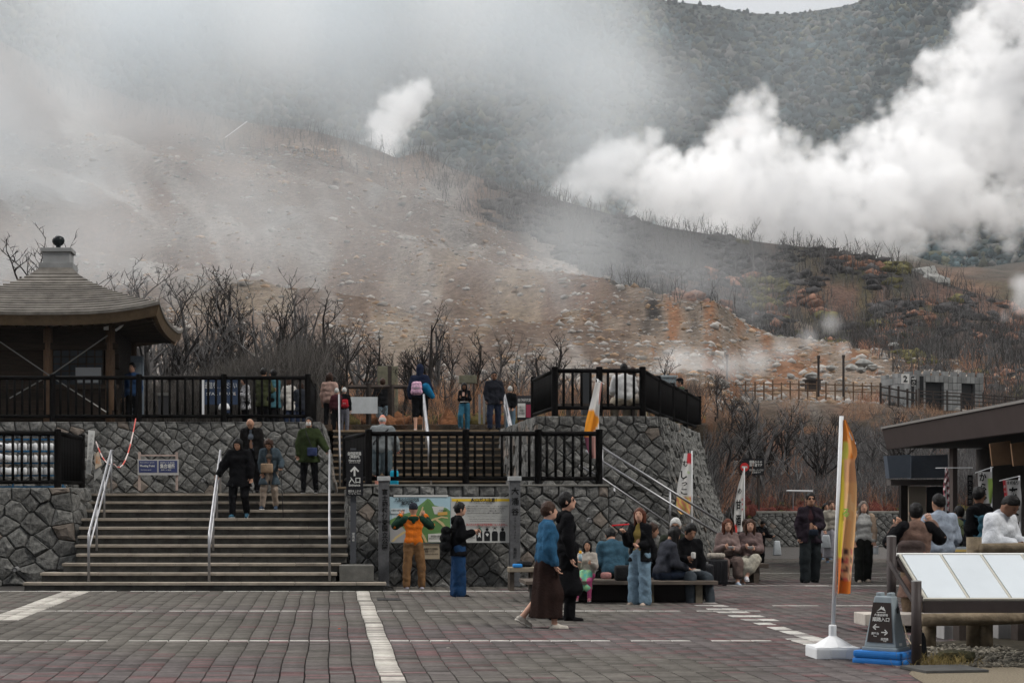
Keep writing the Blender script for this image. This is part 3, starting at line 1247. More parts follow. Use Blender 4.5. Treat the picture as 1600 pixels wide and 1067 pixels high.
stone_wall('stone wall edge beside the right end of the lower stairs', f_fs, [[(0, 0), (4.8, 0), (4.8, 1.78), (0, 1.78)]], .3, 13, (-1, 0, 0), depth=.05)
# bastion front and long receding face
BX, BY = (1030 - 514) * 33.6 / F, 33.6
def bat_b(v):
    return .85 * (max(0, UZ - v) / UZ) ** 1.35


def f_bf(u, v):
    b = bat_b(v)
    return Vector((BX + u + b * .85 * max(0, 1 + u / 3), BY - b * .6, v))


stone_wall('tall grey stone bastion face behind the sloping handrails', f_bf, [[(-2.42, 0.2), (0, 0), (0, UZ), (-2.42, UZ)]], .24, 15, (0, -1, .2), depth=.09)
EX, EY = (1096 - 514) * 44.2 / F, 44.2
dirv = Vector((EX - BX, EY - BY, 0))
WL = dirv.length
dirv.normalize()
nrm = Vector((dirv.y, -dirv.x, 0))


def f_bs(u, v):
    b = bat_b(v)
    p = Vector((BX, BY, 0)) + dirv * u
    k = min(1, u / 2.0)
    off0 = Vector((b * .85, -b * .6, 0))
    off1 = nrm * b * 1.05
    o_ = off0 * (1 - k) + off1 * k
    return Vector((p.x + o_.x, p.y + o_.y, v))


stone_wall('long battered stone wall receding behind the seated pair with food bowls', f_bs, [[(0, 0), (WL, 0), (WL, UZ), (0, UZ)]], .225, 17, nrm + Vector((0, 0, .2)), depth=.11, back=(24, 12), jit=.2)
def f_be(u, v):
    b = bat_b(v) * 1.05
    p = Vector((EX, EY, 0)) + nrm * b
    return Vector((p.x - u * .5, p.y + u, v))


stone_wall('stone return at the far end of the receding wall', f_be, [[(0, 0), (3, 0), (3, UZ), (0, UZ)]], .4, 18, (1, .3, 0), depth=.06)
# bastion left return (right cheek of the upper stairs)
def f_bl(u, v):
    return Vector((BX - 2.42 - .10 * (UZ - v) * .3, BY - .1 + u, v))


stone_wall('mossy stone cheek wall at the right of the upper stairs', f_bl, [[(0, LZ), (7.6, LZ), (7.6, UZ), (0, UZ)]], .3, 19, (-1, 0, 0), depth=.06)
# far low wall
def f_lw(u, v):
    return Vector((u, 55.2 - .25 * (1.08 - v), v))


stone_wall('long low stone wall at the far edge of the plaza', f_lw, [[((1140 - 514) * 55 / F, 0), ((1640 - 514) * 55 / F, 0), ((1640 - 514) * 55 / F, 1.08), ((1140 - 514) * 55 / F, 1.08)]],
           .18, 20, (0, -1, .1), depth=.08)
mb = MB().box(((1390 - 514) * 55.3 / F, 55.35, 1.11), (10.8, .4, .07), bev=.01)
tag(mb.build('wall_coping', m_cap), 'pale coping along the top of the far low wall', 'coping')

# terraces
m_terr = mat('terrace_ground', (.12, .11, .095), noise=.3, scale=3, bump=.3)
tx0 = (500 - 514) * 36.3 / F
mb = MB()
mb.poly([(-14, 36.25, UZ - .01), (tx0, 36.25, UZ - .01), (tx0 + .1, 41.0, UZ - .01), (tx0 + .1, 47, UZ - .01), (-14, 47, UZ - .01)])
mb.poly([(tx0 + .1, 41.0, UZ - .01), (BX - 2.42, 41.0, UZ - .01), (BX - 2.42, 47, UZ - .01), (tx0 + .1, 47, UZ - .01)])
mb.poly([(BX - 2.42, BY - .02, UZ - .01), (BX, BY - .02, UZ - .01), (EX, EY, UZ - .01), (EX - .8, 47, UZ - .01), (BX - 2.42, 47, UZ - .01)])
tag(mb.build('upper_terrace', m_terr), kind='structure')
mb = MB()
mb.poly([(-14, 31.65, LZ - .004), ((108 - 514) * 31.6 / F, 31.65, LZ - .004), ((116 - 514) * 31.6 / F, 34.0, LZ - .004), ((116 - 514) * 31.6 / F, 37, LZ - .004), (-14, 37, LZ - .004)])
mb.poly([((116 - 514) * 31.6 / F, 32.7, LZ), (xa, 32.7, LZ), (xa, 38.5, LZ), ((116 - 514) * 31.6 / F, 38.5, LZ)])
mb.poly([(xa, 31.17, LZ), (xb, 31.17, LZ), (xb, 38.5, LZ), (xa, 38.5, LZ)])
tag(mb.build('landing', m_terr), kind='structure')
mb = MB().poly([(xb, 31.17, LZ - .01), (xc + .4, 31.17, .03), (xc + .4, 33.4, .03), (xb, 33.4, LZ - .01)])
tag(mb.build('ramp', m_terr), kind='structure')
# coping slab on the front wall and thin edge on the left wall
mb = MB()
mb.box(((xa + xb) / 2, 31.22, 1.845), (xb - xa + .04, .3, .035), bev=.008)
tag(mb.build('wall_coping', m_cap), 'thin flat coping under the middle fence', 'coping')

# ------------------------------------------------------------------ staircases
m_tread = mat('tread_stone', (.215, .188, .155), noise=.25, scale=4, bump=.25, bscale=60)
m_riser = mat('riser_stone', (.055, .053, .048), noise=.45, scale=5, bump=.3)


def staircase(label, x0s, x1s, y0, z0, n, rise, tread, seed, slab=1.05, mt=None):
    rng = random.Random(seed)
    root = thing('staircase', label, 'staircase', ((x0s[0] + x1s[0]) / 2, y0, z0))
    for k in range(n):
        xa_, xb_ = x0s[min(k, len(x0s) - 1)], x1s[min(k, len(x1s) - 1)]
        y = y0 + k * tread
        z = z0 + (k + 1) * rise
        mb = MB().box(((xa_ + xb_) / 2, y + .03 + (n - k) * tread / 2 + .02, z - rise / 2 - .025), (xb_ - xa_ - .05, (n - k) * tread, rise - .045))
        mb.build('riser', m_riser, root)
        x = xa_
        while x < xb_ - .02:
            w = min(slab * rng.uniform(.85, 1.1), xb_ - x)
            if xb_ - x - w < .25:
                w = xb_ - x
            mb = MB().box((x + w / 2, y + tread / 2 + .01, z - .0235 + rng.uniform(-.001, .001)), (w - .006, tread + .02, .047), bev=.006)
            mb.build('tread', mt or m_tread, root)
            x += w
    return root


def px2x(px, Y):
    return (px - 514) * Y / F


RISE = 1.70 / 11
TR = .31
xs0 = [px2x(35, 29.5), px2x(62, 29.8), px2x(96, 30.1), px2x(118, 30.4), px2x(120, 31), px2x(124, 31.3), px2x(126, 31.6), px2x(128, 31.8)] + [px2x(130, 32)] * 4
xs1 = [px2x(604, 29.5), px2x(527, 29.8)] + [px2x(533, 30.6)] + [xa - .02] * 9
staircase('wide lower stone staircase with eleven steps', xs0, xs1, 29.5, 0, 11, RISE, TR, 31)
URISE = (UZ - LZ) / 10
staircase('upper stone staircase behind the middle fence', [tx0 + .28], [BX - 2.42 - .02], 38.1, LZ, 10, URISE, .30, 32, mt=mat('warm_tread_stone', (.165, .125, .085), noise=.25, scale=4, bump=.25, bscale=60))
m_block = mat('end_block', (.10, .098, .09), noise=.3, scale=4, bump=.3)
tag(MB().box((px2x(557, 30), 30.25, .295), (.60, .75, .28), bev=.01).build('stone_block', m_block), 'squared stone block at the foot of the entrance arrow sign', 'block')

# ------------------------------------------------------------------ fences
m_fence = mat('dark_bronze_paint', (.0042, .0038, .0038), rough=.65, spec=.03, noise=.35, scale=14, bump=.2, bscale=30)
BAL = {}


def bal_mesh(h, r=.027):
    k = (round(h, 3), r)
    if k not in BAL:
        mb = MB().tube([(0, 0, 0), (0, 0, h)], r, n=8)
        me = bpy.data.meshes.new('baluster')
        me.from_pydata(mb.v, [], mb.f)
        me.polygons.foreach_set('use_smooth', [len(p.vertices) == 4 for p in me.polygons])
        me.materials.append(m_fence)
        BAL[k] = me
    return BAL[k]


def fence(label, pts, z, H=.97, spacing=.165, sub=None, group=None, zs=None, lo=.11):
    root = thing('railing', label, 'railing', (pts[0][0], pts[0][1], z), group)
    pz = zs or [z] * len(pts)
    for (p, q) in zip(pts, pz):
        mb = MB().lathe((p[0], p[1], q - .02), [(.066, 0), (.066, H + .085), (.058, H + .1), (.03, H + .105)], n=14)
        mb.build('post', m_fence, root, smooth=False)
    for i in range(len(pts) - 1):
        a = Vector((pts[i][0], pts[i][1], pz[i]))
        b = Vector((pts[i + 1][0], pts[i + 1][1], pz[i + 1]))
        up = Vector((0, 0, 1))
        MB().tube([a + up * H, b + up * H], .045, n=10).build('rail', m_fence, root, smooth=True)
        MB().tube([a + up * lo, b + up * lo], .04, n=10).build('rail', m_fence, root, smooth=True)
        L = (b - a).length
        n = max(1, round(L / spacing))
        for k in range(1, n):
            p = a.lerp(b, k / n)
            o = bpy.data.objects.new('baluster', bal_mesh(H - lo))
            COL.objects.link(o)
            o.parent = root
            o.location = p + up * lo - root.location
    return root


Yf = 31.3
fence('black railing on the wall above the two map boards', [(.33, 33.9), (px2x(576, Yf), Yf), (px2x(728, Yf), Yf), (px2x(841, Yf), Yf), (px2x(936, Yf), Yf)], 1.86, H=.93)
fence('black railing in front of the rack of white tubs at far left', [(px2x(-120, 31.9), 31.9), (px2x(90, 31.9), 31.9), (px2x(90, 31.9) + .06, 34.6)], 1.80, H=1.02)
fence('long black railing in front of the wooden temple', [(px2x(-60, 36.5), 36.5), (px2x(82, 36.5), 36.5), (px2x(217, 36.5), 36.5), (px2x(349.5, 36.5), 36.5), (px2x(481, 36.5), 36.5), (px2x(481, 36.5) + .1, 39.6)], UZ, H=.95, lo=.13)
fence('black railing round the top of the tall stone bastion', [(px2x(834, 36.6), 36.6), (px2x(867, 33.75), 33.75), (px2x(936.5, 33.75), 33.75), (px2x(1004, 33.75), 33.75),
      (px2x(1028, 36.3), 36.3), (px2x(1050, 38.6), 38.6), (px2x(1071, 41.0), 41.0), (px2x(1092, 43.8), 43.8)], UZ, H=.90, lo=.17, spacing=.16)

# steel handrails
m_steel = mat('brushed_steel', (.26, .26, .27), rough=.45, metal=.8, noise=.12, scale=8)


def handrail(label, x, y0, z0, y1, z1, h=.82, gap=.26, over=.25, posts=3, group=None, dx=0.0, low=True):
    root = thing('handrail', label, 'handrail', (x, y0, z0), group)
    a, b = Vector((x, y0, z0)), Vector((x + dx, y1, z1))
    up = Vector((0, 0, 1))
    pts = [a, a + up * (h - .05), a + up * h + (b - a) * .015, b + up * h, b + up * h + Vector((0, over, 0))]
    MB().tube(pts, .024, n=10).build('top_rail', m_steel, root, smooth=True)
    if low:
        MB().tube([a + up * (h - gap), b + up * (h - gap), b + up * (h - gap) + Vector((0, over * .9, 0))], .019, n=8).build('lower_rail', m_steel, root, smooth=True)
    for k in range(1, posts + 1):
        p = a.lerp(b, k / posts)
        MB().tube([p + up * .0, p + up * (h - .01)], .021, n=8).build('post', m_steel, root, smooth=True)
    return root


yl0, yl1 = 29.72, 29.5 + TR * 10
handrail('left steel handrail of the lower stairs', px2x(137, 29.6), yl0, RISE, yl1 + .2, 1.70)
handrail('middle steel handrail of the lower stairs held by the woman in black', px2x(326, 29.6), yl0, RISE, yl1 + .2, 1.70)
handrail('right steel handrail of the lower stairs beneath the green jacket woman', px2x(515, 29.6), yl0, RISE, yl1 + .2, 1.70)
for px, lab in ((531, 'left steel handrail of the upper stairs'), (670, 'middle steel handrail of the upper stairs'), (806, 'right steel handrail of the upper stairs near the poster board')):
    handrail(lab, px2x(px, 38.2) + .05 * (px > 600), 38.2, LZ, 41.1, UZ, h=.86, over=.1)
root = thing('handrail', 'sloping double steel handrail descending in front of the bastion', 'handrail', P(940, 765, 32.4))
for dy in (0, 21):
    MB().tube([P(915, 683 + dy, 32.4), P(1047, 766 + dy, 32.4), P(1132, 819 + dy, 32.4)], .024, n=8).build('rail', m_steel, root, smooth=True)
for px_, py_ in ((941, 700), (1047, 767), (1128, 817)):
    MB().tube([P(px_, py_, 32.4), P(px_, py_ + 66, 32.4)], .022, n=8).build('post', m_steel, root, smooth=True)
root = thing('handrail', 'single steel rail following the sloping wall top', 'handrail', P(880, 770, 31.35))
MB().tube([P(905, 727, 31.35), P(942, 748, 31.35), P(1086, 846, 31.35)], .02, n=8).build('rail', m_steel, root, smooth=True)
for px_, py_ in ((960, 760), (1083, 843)):
    MB().tube([P(px_, py_, 31.35), P(px_, py_ + 30, 31.35)], .018, n=8).build('post', m_steel, root, smooth=True)
print('walls', time.time() - T0)
# ------------------------------------------------------------------ generic small helpers
WHITE = mat('white_print', (.52, .52, .50), rough=.7)
BLACK = mat('black_print', (.012, .012, .013), rough=.6)
RED = mat('red_print', (.45, .03, .03), rough=.6)
GREENP = mat('green_print', (.25, .42, .08), rough=.7)
m_whitepl = mat('white_plastic', (.56, .57, .58), rough=.45, noise=.06, scale=6)
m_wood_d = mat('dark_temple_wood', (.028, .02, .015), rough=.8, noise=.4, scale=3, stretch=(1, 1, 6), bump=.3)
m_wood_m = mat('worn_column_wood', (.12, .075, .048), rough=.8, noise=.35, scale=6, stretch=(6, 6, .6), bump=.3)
m_log = mat('weathered_log', (.12, .095, .065), rough=.9, noise=.4, scale=8, bump=.6, bscale=20)


def plate(name, x0, x1, y0, y1, Y, m, parent, th=.02, bev=0.0):
    c, d = ps(x0, x1, y0, y1, Y, th)
    return MB().box(c, d, bev=bev).build(name, m, parent)


def flat_poly(name, pts, Y, m, parent, th=.002):
    P3 = [P(x, y, Y) for x, y in pts]
    return fix_normals(MB().prism(P3, (0, -th, 0)).build(name, m, parent))


def at_w(x0, x1, y):
    a, b = G(x0, y, .032), G(x1, y, .032)
    return (a + b) / 2


def ground_z(xp, Y):
    lo, hi = float(ridge_y(xp)) + 1, float(ybot(xp))
    for _ in range(30):
        mid = (lo + hi) / 2
        if float(hill_depth(np.array(float(xp)), mid)) > Y:
            lo = mid
        else:
            hi = mid
    X, D, Z = hill_point(np.array(float(xp)), np.array((lo + hi) / 2))
    return float(Z)


# ------------------------------------------------------------------ temple
TC = Vector((-6.85, 43.2, 0))
T = thing('temple', 'dark wooden temple hall with stepped copper roof and black ball finial', 'temple', (TC.x, TC.y, UZ))
m_roof = mat('copper_roof', (.075, .068, .060), rough=.6, noise=.3, scale=3, col2=(.165, .152, .135), bump=.15)
m_eave = mat('eave_edge', (.10, .07, .042), rough=.7, noise=.3, scale=4)
prof_h = [.40, .6, 1.0, 1.5, 2.2, 2.85]
prof_z = [7.36, 7.12, 6.88, 6.64, 6.37, 6.16]
NC = 17


def roof_pt(h, side, t, extra=0.0):
    """ring of half size h; side 0..3, t -1..1 along the side"""
    hy = h * 3.2 / 2.85
    z = np.interp(h, prof_h, prof_z) - .24 * (h / 2.85) ** 3 * (1 - abs(t) ** 3)
    x, y = [(t * h, -hy), (h, t * hy), (-t * h, hy), (-h, -t * hy)][side]
    return Vector((TC.x + x, TC.y + y, z + extra))


NS = 14
for k in range(NC):
    h0 = .40 + (2.85 - .40) * (k / NC)
    h1 = .40 + (2.85 - .40) * ((k + 1) / NC) + .035
    mb = MB()
    for sd in range(4):
        for j in range(NS):
            t0, t1 = -1 + 2 * j / NS, -1 + 2 * (j + 1) / NS
            a, b = roof_pt(h0, sd, t0), roof_pt(h0, sd, t1)
            c, d = roof_pt(h1, sd, t1, .045), roof_pt(h1, sd, t0, .045)
            e, f_ = roof_pt(h1, sd, t1, -.03), roof_pt(h1, sd, t0, -.03)
            mb.add([a, b, c, d], [(0, 3, 2, 1)])
            mb.add([d, c, e, f_], [(0, 3, 2, 1)])
    mb.build('roof_course', m_roof, T)
mb = MB()
for sd in range(4):
    for j in range(NS):
        t0, t1 = -1 + 2 * j / NS, -1 + 2 * (j + 1) / NS
        a, b = roof_pt(2.87, sd, t0, -.03), roof_pt(2.87, sd, t1, -.03)
        c, d = roof_pt(2.80, sd, t1, -.30), roof_pt(2.80, sd, t0, -.30)
        mb.add([a, b, c, d], [(0, 3, 2, 1)])
        e, f_ = Vector((TC.x + (c.x - TC.x) * .55, TC.y + (c.y - TC.y) * .55, 5.75)), Vector((TC.x + (d.x - TC.x) * .55, TC.y + (d.y - TC.y) * .55, 5.75))
        mb.add([d, c, e, f_], [(0, 3, 2, 1)])
mb.build('eave', m_eave, T)
for sd in (0, 1):
    for j in range(21):
        t = -1 + 2 * (j + .5) / 21
        p = roof_pt(2.68, sd, t, -.36)
        q = roof_pt(1.6, sd, t)
        q.z = 5.72
        MB().tube([p, q], .045, n=4).build('rafter', m_wood_d, T)
m_fin = mat('finial_metal', (.22, .225, .225), rough=.6, noise=.15, scale=3)
fz = 7.36
fin = MB()
fin.box((TC.x, TC.y, fz + .05), (.86, .86, .16), bev=.01)
fin.build('finial_base', m_fin, T)
MB().box((TC.x, TC.y, fz + .27), (.68, .68, .32), bev=.01).build('finial_box', m_fin, T)
MB().box((TC.x, TC.y, fz + .46), (.78, .78, .10), bev=.01).build('finial_cap', m_fin, T)
MB().lathe((TC.x, TC.y, fz + .51), [(.13, 0), (.13, .03), (.06, .06), (.06, .09), (.12, .13), (.155, .19), (.16, .25), (.13, .31), (.07, .345), (.01, .35)], n=24).build('finial_ball', mat('black_bronze', (.01, .013, .014), rough=.25), T, smooth=True)
bx0, bx1, by0, by1 = -9.6, px2x(176, 41.2), 41.2, 45.6
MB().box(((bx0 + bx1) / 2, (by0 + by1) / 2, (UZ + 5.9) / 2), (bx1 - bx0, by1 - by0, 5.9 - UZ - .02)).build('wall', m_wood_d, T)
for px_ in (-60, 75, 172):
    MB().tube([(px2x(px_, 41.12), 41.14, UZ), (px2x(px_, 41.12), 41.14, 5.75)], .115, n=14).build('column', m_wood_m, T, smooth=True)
MB().tube([(bx1 + .02, 45.2, UZ), (bx1 + .02, 45.2, 5.75)], .11, n=14).build('column', m_wood_m, T, smooth=True)
for (yy, hh, dd) in ((497, .22, .2), (541, .16, .14), (604, .1, .1), (646, .16, .16)):
    z = P(0, yy, 41.1).z
    MB().box(((bx0 + bx1) / 2, 41.12, z), (bx1 - bx0 + .3, dd, hh)).build('beam', m_wood_d, T)
# wall planks
for k in range(8):
    z = UZ + .15 + k * .17
    MB().box((px2x(20, 41.14), 41.17, z), (1.5, .03, .155)).build('plank', m_wood_d, T)
# lattice window
gl = mat('dim_glass', (.03, .035, .042), rough=.15)
w = plate('window', 82, 161, 546, 602, 41.155, gl, T, .03)
for k in range(7):
    x = 82 + 79 * k / 6
    plate('window_bar', x - 1, x + 1, 546, 602, 41.11, m_wood_d, w, .03)
for k in range(6):
    y = 546 + 56 * k / 5
    plate('window_bar', 82, 161, y - .9, y + .9, 41.125, m_wood_d, w, .02)
plate('notice', 118, 158, 574, 598, 41.10, mat('faint_notice', (.22, .23, .24)), T, .004)
m_cable = mat('stay_cable', (.22, .22, .21), rough=.5, metal=.5)
for a, b in (((168, 524), (85, 582)), ((85, 582), (15, 622)), ((0, 534), (75, 585)), ((75, 585), (168, 645))):
    MB().tube([P(a[0], a[1], 40.9), P(b[0], b[1], 40.9)], .016, n=6).build('stay_cable', m_cable, T)
plate('eave_lamp', 162, 169, 503, 515, 40.8, m_whitepl, T, .1)
MB().tube([P(181, 516, 41), P(188, 511, 40.9), P(193, 505, 40.8)], .03, n=8).build('eave_pipe', m_whitepl, T, smooth=True)
MB().box(P(266, 532, 45.2), (.35, .2, .14), rot=(0, .4, 0)).build('corner_beam', mat('pale_beam', (.28, .2, .15), noise=.2), T)
MB().box((bx1 - .1, 41.4, 4.9), (.5, .4, .35)).build('bracket', m_wood_d, T)
# grey post and box right of the temple
gb = thing('notice_post', 'blue-grey steel locker beside the temple corner', 'locker', P(213, 640, 42.5))
plate('body', 204, 223, 556, 648, 42.5, mat('bluegrey_steel', (.10, .12, .14), rough=.5, noise=.2), gb, .3)
plate('door', 207, 220, 566, 640, 42.47, mat('bluegrey_steel2', (.13, .15, .17), rough=.5), gb, .02)
gb = thing('waste_bin', 'dark waste bin behind the long temple railing', 'bin', P(255, 645, 38.5))
plate('body', 247, 264, 618, 648, 38.5, mat('bin_dark', (.03, .03, .032)), gb, .3)
plate('lid', 246, 265, 613, 618, 38.48, mat('bin_lid', (.09, .09, .085)), gb, .34)

# ------------------------------------------------------------------ trees and brush
m_bark = mat('dead_bark', (.022, .019, .018), rough=.9, noise=.45, scale=5, bump=.5)
m_bark2 = mat('grey_dead_bark', (.09, .086, .085), rough=.9, noise=.45, scale=5, bump=.5)


def tree_meshes(seed, H=4.0, spread=.55, lean=.1, nlim=6, wild=.35, r0=.10):
    rng = random.Random(seed)
    tr, br = MB(), MB()

    def limb(p, d, L, r, lvl, mb):
        pts, rad = [p], [r]
        n = 5 if lvl == 0 else (4 if lvl == 1 else 3)
        dd = d.copy()
        for i in range(n):
            dd = (dd + Vector((rng.uniform(-1, 1), rng.uniform(-1, 1), rng.uniform(-.5, .8))) * wild * (.35 + .35 * lvl)).normalized()
            if lvl == 0:
                dd = (dd + Vector((0, 0, .25))).normalized()
            pts.append(pts[-1] + dd * L / n)
            rad.append(r * (1 - .8 * (i + 1) / n))
        mb.tube(pts, rad, n=6 if lvl == 0 else (4 if lvl == 1 else 3), caps=False)
        if lvl >= 3:
            return
        k = [nlim, 5, 3][lvl]
        for j in range(k):
            f = rng.uniform(.28 if lvl == 0 else .2, .98)
            i = min(n - 1, int(f * n))
            q = pts[i].lerp(pts[i + 1], f * n - i)
            az = rng.uniform(0, 6.283)
            out = Vector((math.cos(az), math.sin(az), rng.uniform(.3, 1.3)))
            nd = (dd * .4 + out * (spread + .2 * lvl)).normalized()
            limb(q, nd, L * rng.uniform(.32, .58) * (1 - .25 * f), max(.014, rad[i] * .68), lvl + 1, br)
    d0 = Vector((rng.uniform(-lean, lean), rng.uniform(-lean, lean), 1)).normalized()
    limb(Vector((0, 0, -.2)), d0, H, r0, 0, tr)
    out = []
    for mb, nm in ((tr, 'trunk'), (br, 'branches')):
        me = bpy.data.meshes.new(nm)
        me.from_pydata(mb.v, [], mb.f)
        me.polygons.foreach_set('use_smooth', [True] * len(me.polygons))
        me.materials.append(m_bark if seed % 2 else m_bark2)
        out.append(me)
    return out


TREES = [tree_meshes(100 + i, 4.0, spread=[.5, .8, .3, .6, .9, .4, .7, .5][i], lean=[.1, .3, .05, .2, .5, .1, .3, .2][i],
                     nlim=[6, 7, 4, 8, 6, 7, 8, 5][i], wild=[.35, .5, .2, .45, .55, .4, .5, .35][i], r0=[.14, .15, .13, .11, .16, .10, .11, .16][i]) for i in range(8)]


def tree(xp, Y, top_y, var, label, group=None, z=None, rz=None, wscale=1.0, dark=False):
    z = ground_z(xp, Y) if z is None else z
    top = P(xp, top_y, Y).z
    k = max(.3, (top - z) / 4.2)
    r = thing('dead_tree', label, 'tree', ((xp - 514) * Y / F, Y, z), group)
    r.rotation_euler = (0, 0, rnd.uniform(0, 6.28) if rz is None else rz)
    r.scale = (k * wscale, k * wscale, k)
    for nm, me in zip(('trunk', 'branches'), TREES[var]):
        link_mesh(nm, me, None, r)
    return r


big_trees = [(297, 50, 447, 0, 'forked dead tree tallest at the left of the thicket near the temple roof'),
             (318, 52, 455, 5, 'thin bare dead tree second from the temple roof corner'),
             (362, 51, 432, 7, 'tallest dead tree with a forked top above the railing'),
             (346, 54, 462, 3, 'bushy bare dead tree left of the tallest forked tree'),
             (392, 52, 466, 5, 'slender dead tree right of the tallest forked tree'),
             (418, 50, 472, 6, 'wide bare dead tree in the centre of the left thicket'),
             (437, 53, 488, 3, 'dense twiggy dead tree left of the two straight trunks'),
             (461, 55, 470, 2, 'broken-topped straight dead trunk, left of the straight pair'),
             (475, 54, 446, 2, 'straight dead trunk, taller of the straight pair'),
             (522, 50, 474, 1, 'dead tree with sideways fork above the pink jacket woman'),
             (505, 49, 540, 4, 'low crooked dead tree behind the pink jacket woman'),
             (560, 47, 545, 1, 'crooked leaning dead tree behind the man in the black jacket'),
             (585, 49, 512, 4, 'bare curved dead tree left of the hooded climber'),
             (648, 50, 550, 6, 'low spreading dead tree behind the hooded climber'),
             (672, 50, 492, 7, 'tall forked dead tree above the upper stairs'),
             (688, 52, 498, 2, 'straight pointed dead trunk above the upper stairs'),
             (706, 52, 535, 3, 'bushy dead tree above the woman with the phone'),
             (738, 53, 528, 1, 'dead tree with raised limbs left of the man in sunglasses'),
             (760, 52, 545, 6, 'twiggy dead tree above the man in sunglasses'),
             (790, 54, 535, 3, 'rounded bare tree right of the man in sunglasses'),
             (815, 53, 548, 6, 'low dead tree beside the bastion railing'),
             (858, 52, 530, 1, 'dead tree with broken crown behind the bastion railing'),
             (885, 55, 560, 4, 'low leaning dead branch tree behind the bastion posts'),
             (235, 47, 435, 0, 'dead tree with forked tip just right of the temple roof slope'),
             (265, 49, 470, 5, 'slim dead tree behind the roof corner of the temple'),
             (1040, 62, 560, 3, 'small bare tree behind the top right railing'),
             (22, 52, 400, 1, 'dead branch tree rising left of the temple roof ball'),
             (36, 53, 402, 0, 'second dead branch tree left of the temple roof ball'),
             (150, 52, 428, 6, 'dead twigs tree over the right slope of the temple roof'),
             (186, 53, 430, 4, 'pale dead tree over the right slope of the temple roof')]
for (x, Y, ty, v, lab) in big_trees:
    tree(x, Y, ty, v, lab)
rg = random.Random(77)
for i in range(64):
    x = rg.uniform(215, 610)
    tree(x, rg.uniform(46, 60), (rg.uniform(468, 560) if x < 480 else rg.uniform(520, 590)), rg.choice([3, 6, 1, 4, 5]), 'bare grey dead tree in the thicket behind the long railing', 'dead trees in the left thicket')
for i in range(26):
    x = rg.uniform(600, 880)
    tree(x, rg.uniform(50, 62), rg.uniform(545, 590), rg.choice([3, 6, 1, 4]), 'low bare dead tree in the thicket above the upper stairs', 'dead trees above the upper stairs')
for i in range(78):
    x = rg.uniform(1105, 1430)
    Y = rg.uniform(59, 84)
    tree(x, Y, rg.uniform(638, 700) - (25 if x < 1180 else 0), rg.choice([0, 1, 3, 4, 5, 6, 6, 3]), 'bare ash-grey dead tree in the thicket behind the far low wall', 'dead trees in the right thicket', wscale=1.15)
tree(1126, 50, 668, 4, 'dark crooked dead tree leaning beside the end of the bastion wall', z=1.4, wscale=1.5)
tree(1116, 53, 640, 1, 'tall crooked dead tree just right of the bastion railing', z=2.2, wscale=1.2)

# skyline trees on the ridge
tree(1178, 232, 352, 0, 'lone dead tree standing on the dark ridge in front of the steam', wscale=.8)
for i, x in enumerate((1078, 1196, 1284, 1332, 1412, 1455, 1500, 1560)):
    tree(x, 228, ridge_y(x) - rg.uniform(6, 16), 2, 'small dead stump standing on the dark ridge line', 'dead stumps on the ridge', wscale=.8)


def depth_of(x, y):
    return hill_point(np.asarray(x, float), np.asarray(y, float))


def brush(name, x0, x1, y0, y1, n, hmin, hmax, w, c0, c1, seed, label, cat, branches=3, lean=.25, mask=None):
    rs = np.random.RandomState(seed)
    px = rs.uniform(x0, x1, n)
    py = rs.uniform(y0, y1, n)
    if mask is not None:
        ok = mask(px, py)
        px, py = px[ok], py[ok]
    t = rs.rand(len(px), 1)
    cols = (np.array(c0) * (1 - t) + np.array(c1) * t) * rs.uniform(.6, 1.3, (len(px), 1))
    return stems(name, px, py, hmin, hmax, w, cols, m_stem, seed, label, cat, branches=branches, lean=lean)


brush('thicket_brush', 190, 500, 634, 663, 8000, .9, 2.5, .018, (.045, .04, .036), (.15, .14, .13), 201, 'dense dead brush behind the long railing', 'brush', 4)
brush('thicket_brush', 480, 1095, 634, 663, 5000, .5, 1.35, .016, (.04, .035, .032), (.12, .10, .09), 202, 'low dead brush above the upper stairs', 'brush', 4)
brush('thicket_brush', 1100, 1640, 682, 802, 12000, .8, 1.9, .022, (.04, .038, .038), (.16, .155, .155), 203, 'dense ash-grey dead brush on the bank behind the far low wall', 'brush', 4)
gm = lambda px, py: fbm(px / 30, py / 14, oct=3, seed=205) > -.05
brush('rust_grass', 540, 1095, 630, 663, 9000, .6, 1.5, .012, (.30, .14, .07), (.42, .24, .14), 204, 'tall rust-brown dry grass on the terrace bank', 'grass', 2, lean=.35, mask=gm)
brush('rust_grass', 1120, 1620, 700, 803, 16000, .5, 1.3, .014, (.26, .12, .07), (.38, .22, .15), 206, 'rust-brown dry grass along the far low wall', 'grass', 2, lean=.4, mask=lambda px, py: (fbm(px / 40, py / 25, oct=3, seed=207) > np.where(py > 765, -.35, .12)) & (py > 700 + 30 * np.sin(px / 40)))
brush('rust_grass', 1100, 1640, 628, 700, 7000, .4, 1.1, .014, (.22, .12, .07), (.34, .22, .15), 208, 'rust-brown dry grass on the upper bank', 'grass', 2, lean=.4, mask=lambda px, py: fbm(px / 50, py / 14, oct=3, seed=209) > .1)
brush('rust_grass', 1340, 1660, 470, 640, 6000, .5, 1.4, .03, (.24, .12, .08), (.36, .2, .14), 210, 'rust-coloured grass patches on the right slope', 'grass', 3, lean=.4, mask=lambda px, py: (fbm(px / 40, py / 16, oct=3, seed=211) > .12) & (py > 480 + (px - 1340) * .1))
brush('slope_scrub', 1330, 1660, 500, 645, 7000, .8, 2.6, .03, (.03, .028, .028), (.10, .09, .085), 212, 'dark scrub and dead stems behind the concrete shelter', 'scrub', 4, mask=lambda px, py: (fbm(px / 50, py / 20, oct=3, seed=213) > -.1) & (py < 570 + (px > 1545) * 90))
